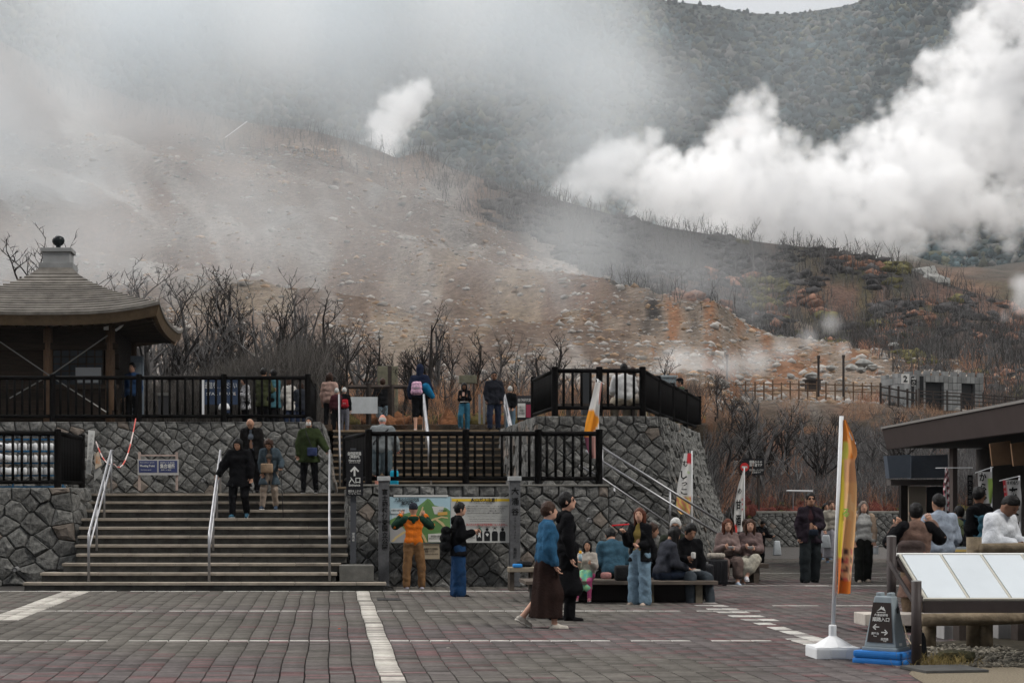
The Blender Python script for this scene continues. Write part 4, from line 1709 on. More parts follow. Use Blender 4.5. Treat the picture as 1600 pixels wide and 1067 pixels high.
# moss and bushes on the bank edge
rs = np.random.RandomState(55)
n = 900
px = rs.uniform(540, 1090, n)
py = rs.uniform(640, 663, n)
X, D, Z = depth_of(px, py)
cols = np.where((rs.rand(n) < .5)[:, None], [.20, .09, .045], [.11, .09, .035]) * rs.uniform(.6, 1.3, (n, 1))
scatter_blobs('bank_bushes', np.stack([X, D, Z], -1), rs.uniform(.12, .35, n), rs.uniform(.6, 1, n), cols, m_leaf, 56, 1, .5, 'low russet and olive bushes on the terrace bank', 'bushes')
n = 1500
px = rs.uniform(1150, 1640, n)
py = rs.uniform(770, 803, n)
X, D, Z = depth_of(px, py)
cols = np.where((rs.rand(n) < .7)[:, None], [.11, .035, .028], [.10, .09, .03]) * rs.uniform(.6, 1.3, (n, 1))
scatter_blobs('bank_bushes', np.stack([X, D, Z], -1), rs.uniform(.15, .4, n), rs.uniform(.6, 1, n), cols, m_leaf, 57, 1, .5, 'dark red and olive low bushes above the far low wall', 'bushes')

# ------------------------------------------------------------------ structures on the slope
CY = 107.0
m_conc = mat('shelter_concrete', (.15, .155, .155), noise=.35, scale=1.2, bump=.3)
S = thing('concrete_shelter', 'grey concrete block shelter with battlements and a number 2 plate', 'shelter', P(1432, 630, CY))
pL, pC, pR = P(1376, 632, 112), P(1432, 636, CY), P(1537, 640, 109.5)
zt, zb = P(1432, 585, CY).z, P(1432, 640, CY).z
m_void = mat('dark_opening', (.01, .01, .011))


def face(a, b, holes, nb, rows=5):
    d = Vector((b.x - a.x, b.y - a.y, 0))
    L = d.length
    d.normalize()
    nn = Vector((d.y, -d.x, 0))
    ang = math.atan2(d.y, d.x)
    hgt = zt - zb
    c = a + d * L / 2 - nn * .35
    MB().box((c.x, c.y, (zt + zb) / 2 - .1), (L - .1, .3, hgt), rot=(0, 0, ang)).build('core_wall', m_void, S)
    bw, bh = L / nb, hgt / rows
    for r_ in range(rows):
        for k in range(nb):
            u = (k + .5) * bw
            v = zb + (r_ + .5) * bh
            if any(h0 < u / L < h1 and v < zb + hgt * ht for h0, h1, ht in holes):
                continue
            p = a + d * u - nn * .1
            MB().box((p.x, p.y, v), (bw - .03, .22, bh - .03), rot=(0, 0, ang)).build('block', m_conc, S)
    for k in range(0, nb, 2):
        p = a + d * (k + .5) * bw - nn * .1
        MB().box((p.x, p.y, zt + .13), (bw * .95, .22, .26), rot=(0, 0, ang)).build('merlon', m_conc, S)


face(pL, pC, [], 6)
face(pC, pR, [(.13, .40, .78), (.64, .90, .78)], 15)
plate('number_plate', 1409, 1421, 584, 599, CY - 1.2 + 1.2, WHITE, S, .03)
text('2', 1415, 591.5, CY - .02, 11, BLACK, S, bold=.03)
plate('pictogram_plate', 1425, 1431, 591, 603, CY - .6, WHITE, S, .03)
text('♿', 1428, 597, CY - .63, 7, BLACK, S)
m_oldwood = mat('old_fence_wood', (.11, .07, .045), noise=.35, scale=6)
m_dkwood = mat('dark_fence_wood', (.04, .032, .028), noise=.35, scale=6)


def rail_fence(label, pts, m, nposts, ph, rails, r=.07):
    root = thing('wooden_fence', label, 'fence', pts[0])
    for i in range(len(pts) - 1):
        a, b = Vector(pts[i]), Vector(pts[i + 1])
        for h in rails:
            MB().tube([a + Vector((0, 0, h)), b + Vector((0, 0, h))], r * .75, n=6).build('rail', m, root)
        n = nposts[i]
        for k in range(n + (i == len(pts) - 2)):
            p = a.lerp(b, k / n)
            MB().tube([p - Vector((0, 0, .2)), p + Vector((0, 0, ph * rg.uniform(.95, 1.1)))], r, n=6).build('post', m, root)
    return root


rail_fence('brown rail fence along the path left of the concrete shelter', [P(1105, 622, 108), P(1180, 620, 109), P(1262, 619, 110), P(1376, 623, 111)], m_oldwood, [5, 6, 8], .95, (.4, .8), r=.05)
rail_fence('dark four-rail fence in front of the concrete shelter', [P(1436, 636, 103.5), P(1502, 640, 103), P(1640, 650, 103)], m_dkwood, [3, 8], 1.05, (.3, .55, .8, .98), r=.045)
rail_fence('short dark fence left of the shelter door', [P(1376, 626, 105), P(1432, 636, 104)], m_dkwood, [4], 1.0, (.4, .85))
for (x, yt, yb, lab) in ((1136, 557, 628, 'tall dark instrument pole at the left end of the path'), (1279, 559, 620, 'dark wooden pole right of the small dark hut'), (1318, 558, 620, 'thin dark pole nearest the shelter')):
    t = thing('pole', lab, 'pole', P(x, yb, 107))
    MB().tube([P(x, yb, 107), P(x, yt, 107)], .075, n=8).build('shaft', m_dkwood, t)
    MB().box(P(x, yt - 1, 107), (.16, .16, .2)).build('cap', m_dkwood, t)
    if x == 1136:
        MB().box(P(x, 610, 106.9), (.4, .3, .5)).build('control_box', m_dkwood, t)
t = thing('hut', 'small dark steam-vent hut topped by a grey boulder', 'hut', P(1270, 612, 112))
MB().box(P(1270, 602, 112), (.85, .7, .75)).build('body', m_dkwood, t)
MB().box(P(1270, 594, 112), (1.1, .9, .08)).build('roof', m_dkwood, t)
for (x, y, r_, D_) in ((1269, 588, .34, 112.), (1253, 600, .22, 113), (1236, 588, .25, 118), (1330, 575, .35, 122), (1395, 540, .4, 150), (1350, 568, .5, 125), (1345, 578, .3, 124), (1362, 574, .35, 124), (1298, 575, .3, 124), (1440, 435, 2.2, 232), (1456, 444, 2.0, 228), (1424, 432, 1.3, 233)):
    v0, f0 = ico_arrays(2)
    rr_ = np.random.RandomState(int(x))
    nn = fbm(v0[:, 0] * 2 + x, v0[:, 1] * 2, v0[:, 2] * 2, oct=3, seed=int(y))
    vv = v0 * (1 + .45 * nn[:, None]) * np.array([1.2, 1, .75]) * r_
    me = bpy.data.meshes.new('boulder')
    me.from_pydata([tuple(q) for q in vv], [], [tuple(int(k) for k in q) for q in f0])
    o = link_mesh('boulder', me, mat('boulder_rock', (.20, .20, .19), noise=.3, scale=2, bump=.6), None, P(x, y, D_))
    tag(o, {1269: 'big rounded pale boulder perched on the small dark hut', 1253: 'boulder just left of the small dark hut', 1236: 'small boulder up-slope left of the dark hut', 1330: 'boulder above the path right of the thin pole', 1395: 'boulder high on the slope above the shelter', 1350: 'largest boulder of the heap left of the shelter', 1345: 'lower left boulder of the heap left of the shelter', 1362: 'right boulder of the heap left of the shelter', 1298: 'boulder between the two dark poles'}[x] if D_ < 200 else 'big pale grey outcrop on the right ridge', 'boulder', 'boulders on the slope' if D_ < 200 else 'rock outcrop on the right ridge')
# wooden crate-like sign boards and posts behind the terrace
for (x0, x1, y0, y1, Y, lab) in ((590, 622, 572, 600, 47, 'weathered stone tablet behind the man in the black jacket'), (718, 745, 586, 599, 44, 'weathered plank box above the woman with the phone')):
    t = thing('marker', lab, 'marker', P((x0 + x1) / 2, 660, Y))
    plate('slab', x0, x1, y0, y1 if Y == 44 else 660, Y, mat('lichen_wood', (.13, .125, .09), noise=.35, scale=5, bump=.5), t, .25, bev=.02)
    if Y == 44:
        plate('leg', x0 + 3, x0 + 6, 599, 662, Y, m_dkwood, t, .1)
        plate('leg', x1 - 6, x1 - 3, 599, 662, Y, m_dkwood, t, .1)
rail_fence('dark low rail behind the people at the stair top', [P(540, 662, 44), P(648, 662, 44)], m_dkwood, [3], 1.0, (.95,), r=.08)
t = thing('post', 'tall dark square post behind the man in the black jacket', 'post', P(609, 662, 44))
plate('shaft', 606, 612, 572, 662, 44, m_dkwood, t, .1)
o = MB().box(*ps(545, 590, 620, 646, 43.5, .03)).build('sheet', mat('pale_sheet', (.4, .42, .43), noise=.1), None)
tag(o, 'pale grey sheet board in the dry grass behind the stair top', 'board')
# left info panel behind the railing
t = thing('notice_board', 'dark blue notice board with white poles behind the railing', 'sign', P(335, 650, 41))
plate('panel', 316, 372, 592, 632, 41, mat('navy_panel', (.03, .045, .08)), t, .03)
plate('post', 315.5, 319, 588, 650, 40.95, m_whitepl, t, .04)
text('通信を…ください', 345, 602, 40.96, 9, WHITE, t, widthpx=50)
text('STAR ROUTE', 345, 615, 40.96, 5, WHITE, t, widthpx=46)
# stainless gate and poster by the upper stair top
t = thing('barrier_post', 'steel barrier posts left of the man in sunglasses', 'post', P(760, 662, 42))
for x in (749.5, 756.5):
    plate('post', x - 1.6, x + 1.6, 616, 662, 42, m_steel, t, .06)
t = thing('poster_board', 'black-headed notice board with white and maroon posters', 'sign', P(817, 660, 41.3))
plate('panel', 808, 834, 618, 656, 41.3, mat('panel_black', (.03, .03, .035)), t, .03)
plate('poster', 809, 821, 630, 652, 41.27, WHITE, t, .005)
plate('poster', 822, 832, 632, 652, 41.27, mat('maroon', (.22, .03, .06)), t, .005)
text('自然研究路', 820, 625, 41.28, 4.5, WHITE, t, widthpx=21)
text('お知らせ\n入場案内\n受付時間', 815, 641, 41.26, 4, BLACK, t, widthpx=10)
# steel containers behind the bastion railing
for (x0, x1, y0, y1, Y, lab) in ((982, 1003, 592, 640, 47, 'pale blue-grey cabinet behind the couple at the bastion'), (1031, 1058, 589, 640, 48, 'pale blue-grey cabinet beside the man in the green cap')):
    t = thing('cabinet', lab, 'cabinet', P(x0, 640, Y))
    plate('body', x0, x1, y0, y1, Y, mat('cabinet_grey', (.20, .24, .26), noise=.1), t, .8, bev=.01)
    plate('lid', x0 - 1, x1 + 1, y0 - 3, y0, Y - .03, mat('cabinet_lid', (.28, .32, .34)), t, .9)
t = thing('column_post', 'dark square sign column behind the bastion railing', 'post', P(917, 650, 40))
plate('shaft', 910, 923, 583, 648, 40, mat('col_dark', (.03, .032, .035)), t, .25)
t = thing('long_bench', 'dark bench behind the bastion railing', 'bench', P(940, 650, 36.5))
plate('seat', 876, 1000, 630, 636, 36.5, m_dkwood, t, .4)
for x in (890, 940, 990):
    plate('leg', x - 2, x + 2, 636, 652, 36.5, m_dkwood, t, .3)

# ------------------------------------------------------------------ signs on the plaza
m_pil = mat('pillar_stone', (.085, .086, .09), noise=.3, scale=12, bump=.4, bscale=80)
m_pilcap = mat('pillar_cap', (.30, .31, .31), noise=.15, scale=10)
m_carve = mat('carved_ink', (.01, .01, .01))
for (xc_, s1, s2, lab) in ((600, '富士箱根伊豆国立公園', '環境省', 'tall grey stone pillar carved with ten characters left of the map'), (805, '大涌谷', 'Owakudani', 'tall grey stone pillar carved with three characters right of the warning board')):
    t = thing('stone_pillar', lab, 'pillar', P(xc_, 918, 30.45))
    plate('shaft', xc_ - 8.2, xc_ + 8.2, 751, 916, 30.4, m_pil, t, .2, bev=.008)
    plate('cap', xc_ - 10, xc_ + 10, 744, 751, 30.38, m_pilcap, t, .24, bev=.008)
    if len(s1) > 5:
        n = len(s1)
        for i, ch in enumerate(s1):
            text(ch, xc_ + 1.5, 768 + i * 9.6, 30.395, 7.6, m_carve, t, bold=.02)
        text('国立公園 大涌谷園地'.replace(' ', ''), xc_ - 5, 815, 30.395, 2.6, m_carve, t, pitch=0, roll=0).rotation_euler = (0, 0, 0)
    else:
        for i, ch in enumerate(s1):
            text(ch, xc_, 767 + i * 16, 30.395, 9.5, m_carve, t, bold=.02)
        for i, ch in enumerate(s2):
            text(ch, xc_, 809 + i * 4.4, 30.395, 4.0, m_carve, t)
        for i, ch in enumerate('箱根町'):
            text(ch, xc_, 858 + i * 6, 30.395, 4.6, m_carve, t)

# entrance arrow sign
t = thing('entrance_sign', 'black entrance sign with white upward arrow on a dark post', 'sign', P(552, 880, 30.2))
plate('post', 547.5, 556.5, 700, 880, 30.2, mat('sign_post', (.055, .058, .065), rough=.5), t, .08)
m_plate = mat('sign_black', (.012, .012, .014), rough=.5)
plate('plate', 541, 567.5, 703, 774, 30.14, m_plate, t, .03)
Yt = 30.135
text('自然研究路', 554, 708.5, Yt, 4.8, WHITE, t, widthpx=21, bold=.02)
text('(湿原他)', 554, 714, Yt, 4.2, WHITE, t, widthpx=16, bold=.02)
text('Nature trail', 554, 719, Yt, 3.8, WHITE, t, widthpx=18, bold=.02)
text('(Round trip)', 554, 722.5, Yt, 2.4, WHITE, t, widthpx=17)
flat_poly('arrow', [(554, 728), (561, 735.5), (559.3, 737.5), (555.4, 733.3), (555.4, 743.5), (552.6, 743.5), (552.6, 733.3), (548.7, 737.5), (547, 735.5)], Yt, WHITE, t)
text('入口', 554, 750, Yt, 8.2, WHITE, t, widthpx=18, bold=.02)
text('Entrance', 554, 757.5, Yt, 4.4, WHITE, t, widthpx=18, bold=.02)
text('傾斜を上がる', 554, 767, Yt, 3.6, WHITE, t, widthpx=20)
text('Go up the slope', 554, 771, Yt, 2.6, WHITE, t, widthpx=19)
for i, ch in enumerate('環境省'):
    text(ch, 552, 834 + i * 4.6, 30.19, 3.8, WHITE, t)

# map board
t = thing('map_board', 'illustrated park map board on the stone wall', 'sign', P(656, 848, 30.5))
plate('panel', 609, 704, 776, 848, 30.5, mat('map_blue', (.33, .47, .53), rough=.5), t, .05)
plate('header_strip', 615, 700, 773, 776, 30.49, WHITE, t, .05)
Ym = 30.499
layers = [('sky_haze', [(612, 800), (640, 792), (700, 792), (703, 804), (612, 815)], (.42, .52, .55)),
          ('map_mountain', [(609.5, 812), (622, 806), (634, 802), (644, 799), (654, 790), (663, 783), (668, 778.5), (672, 780), (679, 789), (690, 792), (697, 793), (703.5, 798), (703.5, 847.5), (609.5, 847.5)], (.13, .24, .09)),
          ('map_mountain', [(655, 800), (668, 781), (680, 796), (692, 812), (690, 830), (660, 836), (640, 820)], (.10, .20, .07)),
          ('map_field', [(609.5, 820), (624, 818), (640, 836), (632, 847.5), (609.5, 847.5)], (.30, .30, .30)),
          ('map_steam', [(675, 791), (694, 791), (691, 803), (679, 803)], (.48, .48, .45)),
          ('map_road', [(611, 846), (618, 838), (630, 830), (650, 826), (664, 818), (676, 810), (690, 806), (700, 808), (700, 810), (690, 808.5), (677, 813), (665, 821), (650, 829), (632, 833), (621, 840), (615, 846)], (.48, .38, .2)),
          ('map_road', [(680, 808), (692, 816), (698, 824), (694, 824), (688, 818), (679, 811)], (.48, .38, .2)),
          ('map_road', [(655, 804), (660, 791), (662, 792), (658, 806), (668, 822), (665, 822)], (.48, .38, .2)),
          ('map_road', [(656, 826), (664, 838), (668, 847), (664, 847), (660, 838), (652, 828)], (.48, .38, .2)),
          ('map_station', [(684, 800), (699, 799), (699, 804), (684, 805)], (.5, .3, .08)),
          ('map_legend', [(669, 834), (703, 832), (703, 846.5), (669, 846.5)], (.52, .52, .48)),
          ('map_legend', [(610.5, 794), (634, 794), (634, 802), (610.5, 802)], (.5, .56, .58))]
for i, (nm, pts, c) in enumerate(layers):
    flat_poly(nm, pts, Ym - .0012 * i, mat(nm + str(i), c, rough=.5), t, th=.001)
Yk = Ym - .018
text('大涌谷自然研究路', 636, 780.5, Yk, 4.8, BLACK, t, widthpx=38, bold=.02)
text('案内図', 636, 786, Yk, 4.8, BLACK, t, widthpx=18, bold=.02)
text('大涌谷の自然と噴煙', 622, 797, Yk, 2.6, BLACK, t, widthpx=21)
text('研究路の案内とご注意\n火山ガスにご注意ください', 686, 839, Yk, 2.8, BLACK, t, widthpx=30)
text('大涌谷駅', 692, 797, Yk, 2.6, BLACK, t, widthpx=12)
t = thing('small_notice', 'small brown notice plate hanging under the map board', 'sign', P(671, 873, 30.55))
plate('panel', 655, 687, 849, 873, 30.52, mat('tan_panel', (.30, .25, .18)), t, .03)
text('大涌谷園地では喫煙は\nご遠慮ください\nNo smoking in this area', 671, 861, 30.515, 3, BLACK, t, widthpx=28)
# warning board
t = thing('warning_board', 'white volcanic gas warning board with yellow band and four figures', 'sign', P(750, 848, 30.5))
plate('panel', 704.6, 797, 776, 847.5, 30.5, mat('board_white', (.42, .42, .40), rough=.5), t, .05)
YEL = mat('warning_yellow', (.62, .42, .03), rough=.5)
flat_poly('yellow_band', [(706, 779), (796, 779), (796, 783), (706, 783)], Ym, YEL, t, .001)
flat_poly('hazard_triangle', [(714.5, 780.5), (721.5, 793.5), (707.5, 793.5)], Ym - .0015, BLACK, t, .001)
flat_poly('hazard_triangle', [(714.5, 782.5), (719.8, 792.6), (709.2, 792.6)], Ym - .003, YEL, t, .001)
text('△', 714.5, 789, Ym - .006, 4, BLACK, t, bold=.03)
text('火山ガス注意！', 756, 780.8, Yk, 5.6, BLACK, t, widthpx=40, bold=.025)
text('Volcanic Gas Warning!', 756, 786, Yk, 2.3, BLACK, t, widthpx=24)
for i, s in enumerate(('大涌谷では火山活動により火山ガスが発生しています。次に該当する方は', '危険ですので立ち入らないでください。気分が悪くなった方は直ちに', '係員にお知らせいただくとともにこの場所から離れてください。', '火山ガスの主な成分は硫化水素と二酸化硫黄です。')):
    text(s, 761 - i, 790.5 + i * 3.6, Yk, 2.4, BLACK, t, widthpx=64 - i * 3)
for i, s in enumerate(('Volcanic gas is emitted around this area. Please do not enter if you', 'have asthma, bronchitis, heart disease or a pacemaker.', 'Please leave the area at once when you feel unwell and call staff.')):
    text(s, 762, 807 + i * 3.4, Yk, 2.0, BLACK, t, widthpx=62 - i * 4)
text('次の方は大涌谷自然研究路には入れません。', 761, 819.5, Yk, 3.6, mat('dark_red_print', (.3, .03, .03)), t, widthpx=66, bold=.02)
for i in range(4):
    x = 749 + i * 12.1
    flat_poly('figure', [(x - 4.5, 845), (x - 4.8, 833), (x - 3.4, 829.5), (x + 3.4, 829.5), (x + 4.8, 833), (x + 4.5, 845)], Ym, BLACK, t, .001)
    flat_poly('figure', [(x + 2.4 * math.cos(a * .524), 826.8 + 2.6 * math.sin(a * .524)) for a in range(12)], Ym, BLACK, t, .001)
    if i == 0:
        flat_poly('figure_mark', [(x - 2.5, 840), (x - 1.5, 832), (x + 1.5, 832), (x + 2.5, 840), (x + .6, 838), (x - .6, 838)], Ym - .0015, WHITE, t, .001)
    if i == 1:
        flat_poly('figure_mark', [(x - 2.5, 834), (x, 832.5), (x + 2.8, 834), (x + .5, 838)], Ym - .0015, WHITE, t, .001)
    if i == 2:
        flat_poly('figure_mark', [(x - 2, 826.5), (x + 2, 826.5), (x + 1.3, 829), (x - 1.3, 829)], Ym - .0015, WHITE, t, .001)
    text(('気管支疾患', '心臓疾患', '呼吸器', '高齢者')[i], x, 823, Yk, 1.8, BLACK, t, widthpx=8)
text('箱根町\n環境省', 738, 838, Yk, 2.4, BLACK, t, widthpx=8)

# meeting point sign
t = thing('meeting_sign', 'low wooden meeting point sign with two navy panels', 'sign', P(247, 766, 35.2))
m_pinkw = mat('faded_wood_frame', (.32, .25, .22), noise=.25, scale=8)
for x in (217.5, 276):
    plate('post', x - 1.8, x + 1.8, 706, 766, 35.2, m_pinkw, t, .05)
plate('crossbar', 218, 276, 710, 712.4, 35.2, m_pinkw, t, .04)
plate('frame', 215, 279, 717.5, 742, 35.17, mat('sign_frame', (.36, .35, .34)), t, .02)
m_navy = mat('sign_navy', (.045, .055, .13), rough=.5)
for x0, x1, s, s2 in ((217, 245.5, 'Meeting Point', 'Evacuation guide'), (248, 277, '集合場所', '団体のお客様')):
    plate('panel', x0, x1, 719.5, 738, 35.165, m_navy, t, .006)
    text(s, (x0 + x1) / 2 - 1, 728, 35.155, 4 if len(s) > 5 else 6, WHITE, t, widthpx=23, bold=.02)
    text(s2, (x0 + x1) / 2 - 1, 722.5, 35.155, 2, WHITE, t, widthpx=22)
    text(s2, (x0 + x1) / 2 - 3, 734, 35.155, 2, WHITE, t, widthpx=16)
# drain pipes in the walls
for (x, y, Y) in ((211, 683.5, 35.95), (317, 750, 35.8), (25, 889, 31.1), (921, 812.5, 30.75), (961, 714, 33.2)):
    c = P(x, y, Y)
    o = MB().tube([c + Vector((0, .1, 0)), c + Vector((0, -.14, -.01))], .05, n=14, caps=False).tube([c + Vector((0, -.13, -.01)), c + Vector((0, .08, 0))], .035, n=14).build('drain_pipe', mat('pipe_grey', (.17, .17, .17)), None, smooth=False)
    tag(o, {211: 'drain pipe in the upper wall above the meeting point sign', 317: 'drain pipe low in the wall right of the meeting point sign', 25: 'drain pipe at the foot of the far left wall', 921: 'drain pipe in the front wall above the little girl', 961: 'drain pipe in the bastion wall behind the railing end'}[x], 'pipe', 'drain pipes in the stone walls')

# rack with white tubs
t = thing('storage_rack', 'blue storage rack behind the left railing', 'rack', P(40, 762, 33.4))
m_blue = mat('rack_blue', (.03, .14, .28), rough=.5)
for y in (685, 703.5, 722, 741.5, 759):
    plate('shelf', -60, 97, y, y + 2.2, 33.4, m_blue, t, .45)
for x in (-60, 20, 98):
    plate('upright', x - 1.2, x + 1.2, 680, 764, 33.37, m_blue, t, .04)
for r_, y in enumerate((703.5, 722, 741.5)):
    for k in range(9):
        x = 84 - k * 16.2
        c = P(x - 3.6, y, 33.6)
        for sx in (-1, 1):
            cc = P(x + sx * 3.6, y, 33.28)
            o = MB().lathe((cc.x, cc.y, cc.z + .002), [(.035, 0), (.044, .004), (.044, .10), (.036, .13), (.01, .14)], n=10).build('tub', m_whitepl, None, smooth=True)
            tag(o, 'white plastic tub standing on the blue rack', 'tub', 'white tubs on the blue rack')
for (x, y) in ((8, 720), (14, 741), (-4, 700), (10, 703)):
    o = MB().box(P(x, y - 5, 33.25), (.3, .2, .12), rot=(0, .2, 0), bev=.04).build('plastic_sack', m_whitepl, None, smooth=True)
    tag(o, 'folded white plastic sack hanging at the left of the rack', 'sack', 'white sacks on the rack')
plate('rack_lid', -60, 97, 676, 680, 33.35, mat('rack_cover', (.4, .5, .55)), t, .5)
# white hanging board and tags with red-white rope
t = thing('hanging_notice', 'tall narrow white notice board leaning on the corner railing', 'sign', P(141, 740, 34.3))
fix_normals(MB().prism([P(138, 672, 34.3), P(148, 673, 34.3), P(142, 740, 34.3), P(134.5, 739, 34.3)], (0, .03, 0)).build('board', WHITE, t))
for i, ch in enumerate('立入禁止立入禁止'):
    text(ch, 143.5 - i * .7, 680 + i * 6.6, 34.29, 4, mat('grey_print', (.2, .2, .2)), t)
t = thing('hanging_tag', 'pair of paper tags hanging by the corner railing', 'tag', P(152, 720, 34.2))
fix_normals(MB().prism([P(147, 709, 34.2), P(154, 705, 34.2), P(159, 726, 34.2), P(149, 733, 34.2)], (0, .01, 0)).build('tag_card', mat('tag_paper', (.5, .42, .33)), t))
text('立入\n禁止', 153, 718, 34.19, 5, mat('orange_print', (.6, .22, .05)), t, widthpx=7)
fix_normals(MB().prism([P(147, 734, 34.25), P(156, 730, 34.25), P(160, 737, 34.25), P(147, 751, 34.25)], (0, .01, 0)).build('tag_card', mat('tag_grey', (.3, .3, .29)), t))


def rope(label, pts, r, mats, seg=26):
    root = thing('rope', label, 'rope', pts[0])
    ps_ = []
    for i in range(len(pts) - 1):
        a, b = Vector(pts[i]), Vector(pts[i + 1])
        sag = (b - a).length * .14
        for k in range(seg):
            tt_ = k / seg
            p = a.lerp(b, tt_)
            p.z -= 4 * sag * tt_ * (1 - tt_)
            ps_.append(p)
    ps_.append(Vector(pts[-1]))
    for k in range(0, len(ps_) - 1, 2):
        e = ps_[min(k + 2, len(ps_) - 1)]
        MB().tube([ps_[k], (ps_[k] + e) / 2, e], r, n=5).build('rope_section', mats[(k // 2) % len(mats)], root)


m_ropew, m_roper = mat('rope_white', (.5, .42, .4)), mat('rope_red', (.5, .12, .1))
rope('red and white rope hung from the upper railing to the handrail', [P(212, 654, 36.1), P(178, 725, 33.4), P(150, 690, 34.3)], .014, [m_roper, m_ropew], 16)

# DO NOT ENTER sign
t = thing('no_entry_sign', 'black do not enter sign with a red disc on the bank', 'sign', P(1163, 802, 56.5))
Yd = 56.0
plate('board', 1132, 1194, 716, 742, Yd, m_plate, t, .05)
for x in (1140, 1186):
    plate('post', x - 1.5, x + 1.5, 742, 803, Yd + .05, m_dkwood, t, .08)
Ye = Yd - .005
text('DO NOT\nENTER', 1144, 724.5, Ye, 4.4, WHITE, t, widthpx=18, bold=.02)
text('Exit only from\nthe nature trail', 1144, 736, Ye, 2.6, WHITE, t, widthpx=19)
flat_poly('disc', [(1163.5 + 6.8 * math.cos(a * .2618), 729.5 + 6.8 * math.sin(a * .2618)) for a in range(24)], Ye, RED, t, .004)
flat_poly('bar', [(1159, 728), (1168, 728), (1168, 731), (1159, 731)], Ye - .006, WHITE, t, .003)
text('順路からの\n帰り道です', 1181, 724, Ye, 4, WHITE, t, widthpx=20, bold=.02)
text('研究路への入口は\n反対側です', 1182, 736, Ye, 3, WHITE, t, widthpx=22)
t = thing('white_barrier', 'thin white pipe barrier on the far bank', 'barrier', P(1250, 800, 56.3))
MB().tube([P(1229, 766.5, 56.3), P(1270, 767, 56.3)], .03, n=6).build('bar', m_whitepl, t)
for x in (1239, 1267):
    MB().tube([P(x, 767, 56.3), P(x, 803, 56.3)], .02, n=6).build('post', m_steel, t)

# ------------------------------------------------------------------ banners
m_cloth = mat_attr('printed_cloth', noise=.06, scale=3, bump=.15, bdist=.01, bscale=20, rough=.8)


def banner(label, Y, pole, edges, color, letters=(), bar=None, base_z=None, pole_r=.014, ripple=.03, m_pole=None, nx=8, ny=26):
    """pole: (x_top, y_top, x_bottom, y_bottom); edges: [(y, xl, xr)...]"""
    a, b = P(pole[0], pole[1], Y), P(pole[2], pole[3], Y)
    root = thing('banner', label, 'banner', b)
    MB().tube([b, a], pole_r, n=8).build('pole', m_pole or m_whitepl, root, smooth=True)
    if bar:
        MB().tube([P(bar[0], bar[1], Y), P(bar[2], bar[3], Y)], pole_r * .6, n=6).build('crossbar', m_whitepl, root)
    ey = [e[0] for e in edges]
    V = np.zeros((nx + 1, ny + 1, 3))
    Cc = np.zeros((nx + 1, ny + 1, 3))
    for i in range(nx + 1):
        for j in range(ny + 1):
            v = j / ny
            y = ey[0] + (ey[-1] - ey[0]) * v
            xl, xr = np.interp(y, ey, [e[1] for e in edges]), np.interp(y, ey, [e[2] for e in edges])
            u = i / nx
            p = P(xl + (xr - xl) * u, y, Y)
            V[i, j] = (p.x, p.y - .02 + ripple * math.sin(u * 9 + v * 5) * (.3 + v), p.z)
            Cc[i, j] = color(u, v)
    me = grid_mesh('cloth', V - np.array(root.location)[None, None], Cc)
    link_mesh('cloth', me, m_cloth, root, smooth=True)
    for (s, x, y, h, m, w) in letters:
        text(s, x, y, Y - .03 - ripple, h, m, root, widthpx=w, bold=.03)
    return root


W_ = (.58, .57, .55)


def col_a(u, v):
    if v < .38:
        return W_ if u < .8 or v > .3 else (.6, .3, .25)
    if v < .72:
        return (.72, .28, .03) if u < .35 + .5 * math.sin(v * 9) ** 2 + .2 else W_
    return (.55, .3, .26) if u > .4 else (.1, .03, .05)


banner('orange and white banner hanging behind the middle railing', 32.2, (934, 592, 936, 768),
       [(597, 930, 941), (620, 925, 938), (640, 920, 936), (660, 915, 935), (680, 912, 934), (700, 916, 933), (716, 922, 932)], col_a, bar=(932, 592, 944, 600), ripple=.04)


def col_b(u, v):
    if v > .72:
        return (.5, .2, .12) if (u * 5 + v * 7) % 1 < .6 else (.55, .45, .12)
    if v < .16 and u > .45:
        return (.5, .04, .05)
    return W_


banner('white banner with black brush lettering beside the bastion wall', 33.0, (1081, 704, 1081, 905),
       [(708, 1069, 1080), (730, 1065, 1080), (750, 1060, 1080), (770, 1057, 1080), (795, 1056, 1079), (803, 1063, 1078)], col_b,
       [('む', 1071, 724, 8, BLACK, 8), ('し', 1069, 742, 12, BLACK, 10), ('っ', 1070, 756, 9, BLACK, 9), ('こ', 1069, 768, 9, BLACK, 10), ('うまい', 1076, 738, 4, GREENP, 4)], ripple=.02)


def col_c(u, v):
    if v > .85 and u < .3:
        return (.55, .06, .05)
    return W_


banner('white slanted banner with black lettering behind the seated women', 41.0, (1163, 730, 1163, 880),
       [(735, 1161, 1163), (760, 1153, 1162), (785, 1148, 1162), (810, 1146, 1161), (832, 1149, 1160)], col_c,
       [('の', 1156, 767, 9, BLACK, 6), ('甘', 1154, 788, 12, BLACK, 8), ('酒', 1154, 812, 14, BLACK, 8), ('お', 1160, 780, 4, RED, 2.5), ('す', 1160, 788, 4, RED, 2.5), ('す', 1160, 796, 4, RED, 2.5)], ripple=.01)


def col_d(u, v):
    k = math.sin(v * 40 + u * 5)
    return (.03, .02, .02) if k > .1 else ((.5, .1, .14) if k > -.5 else W_)


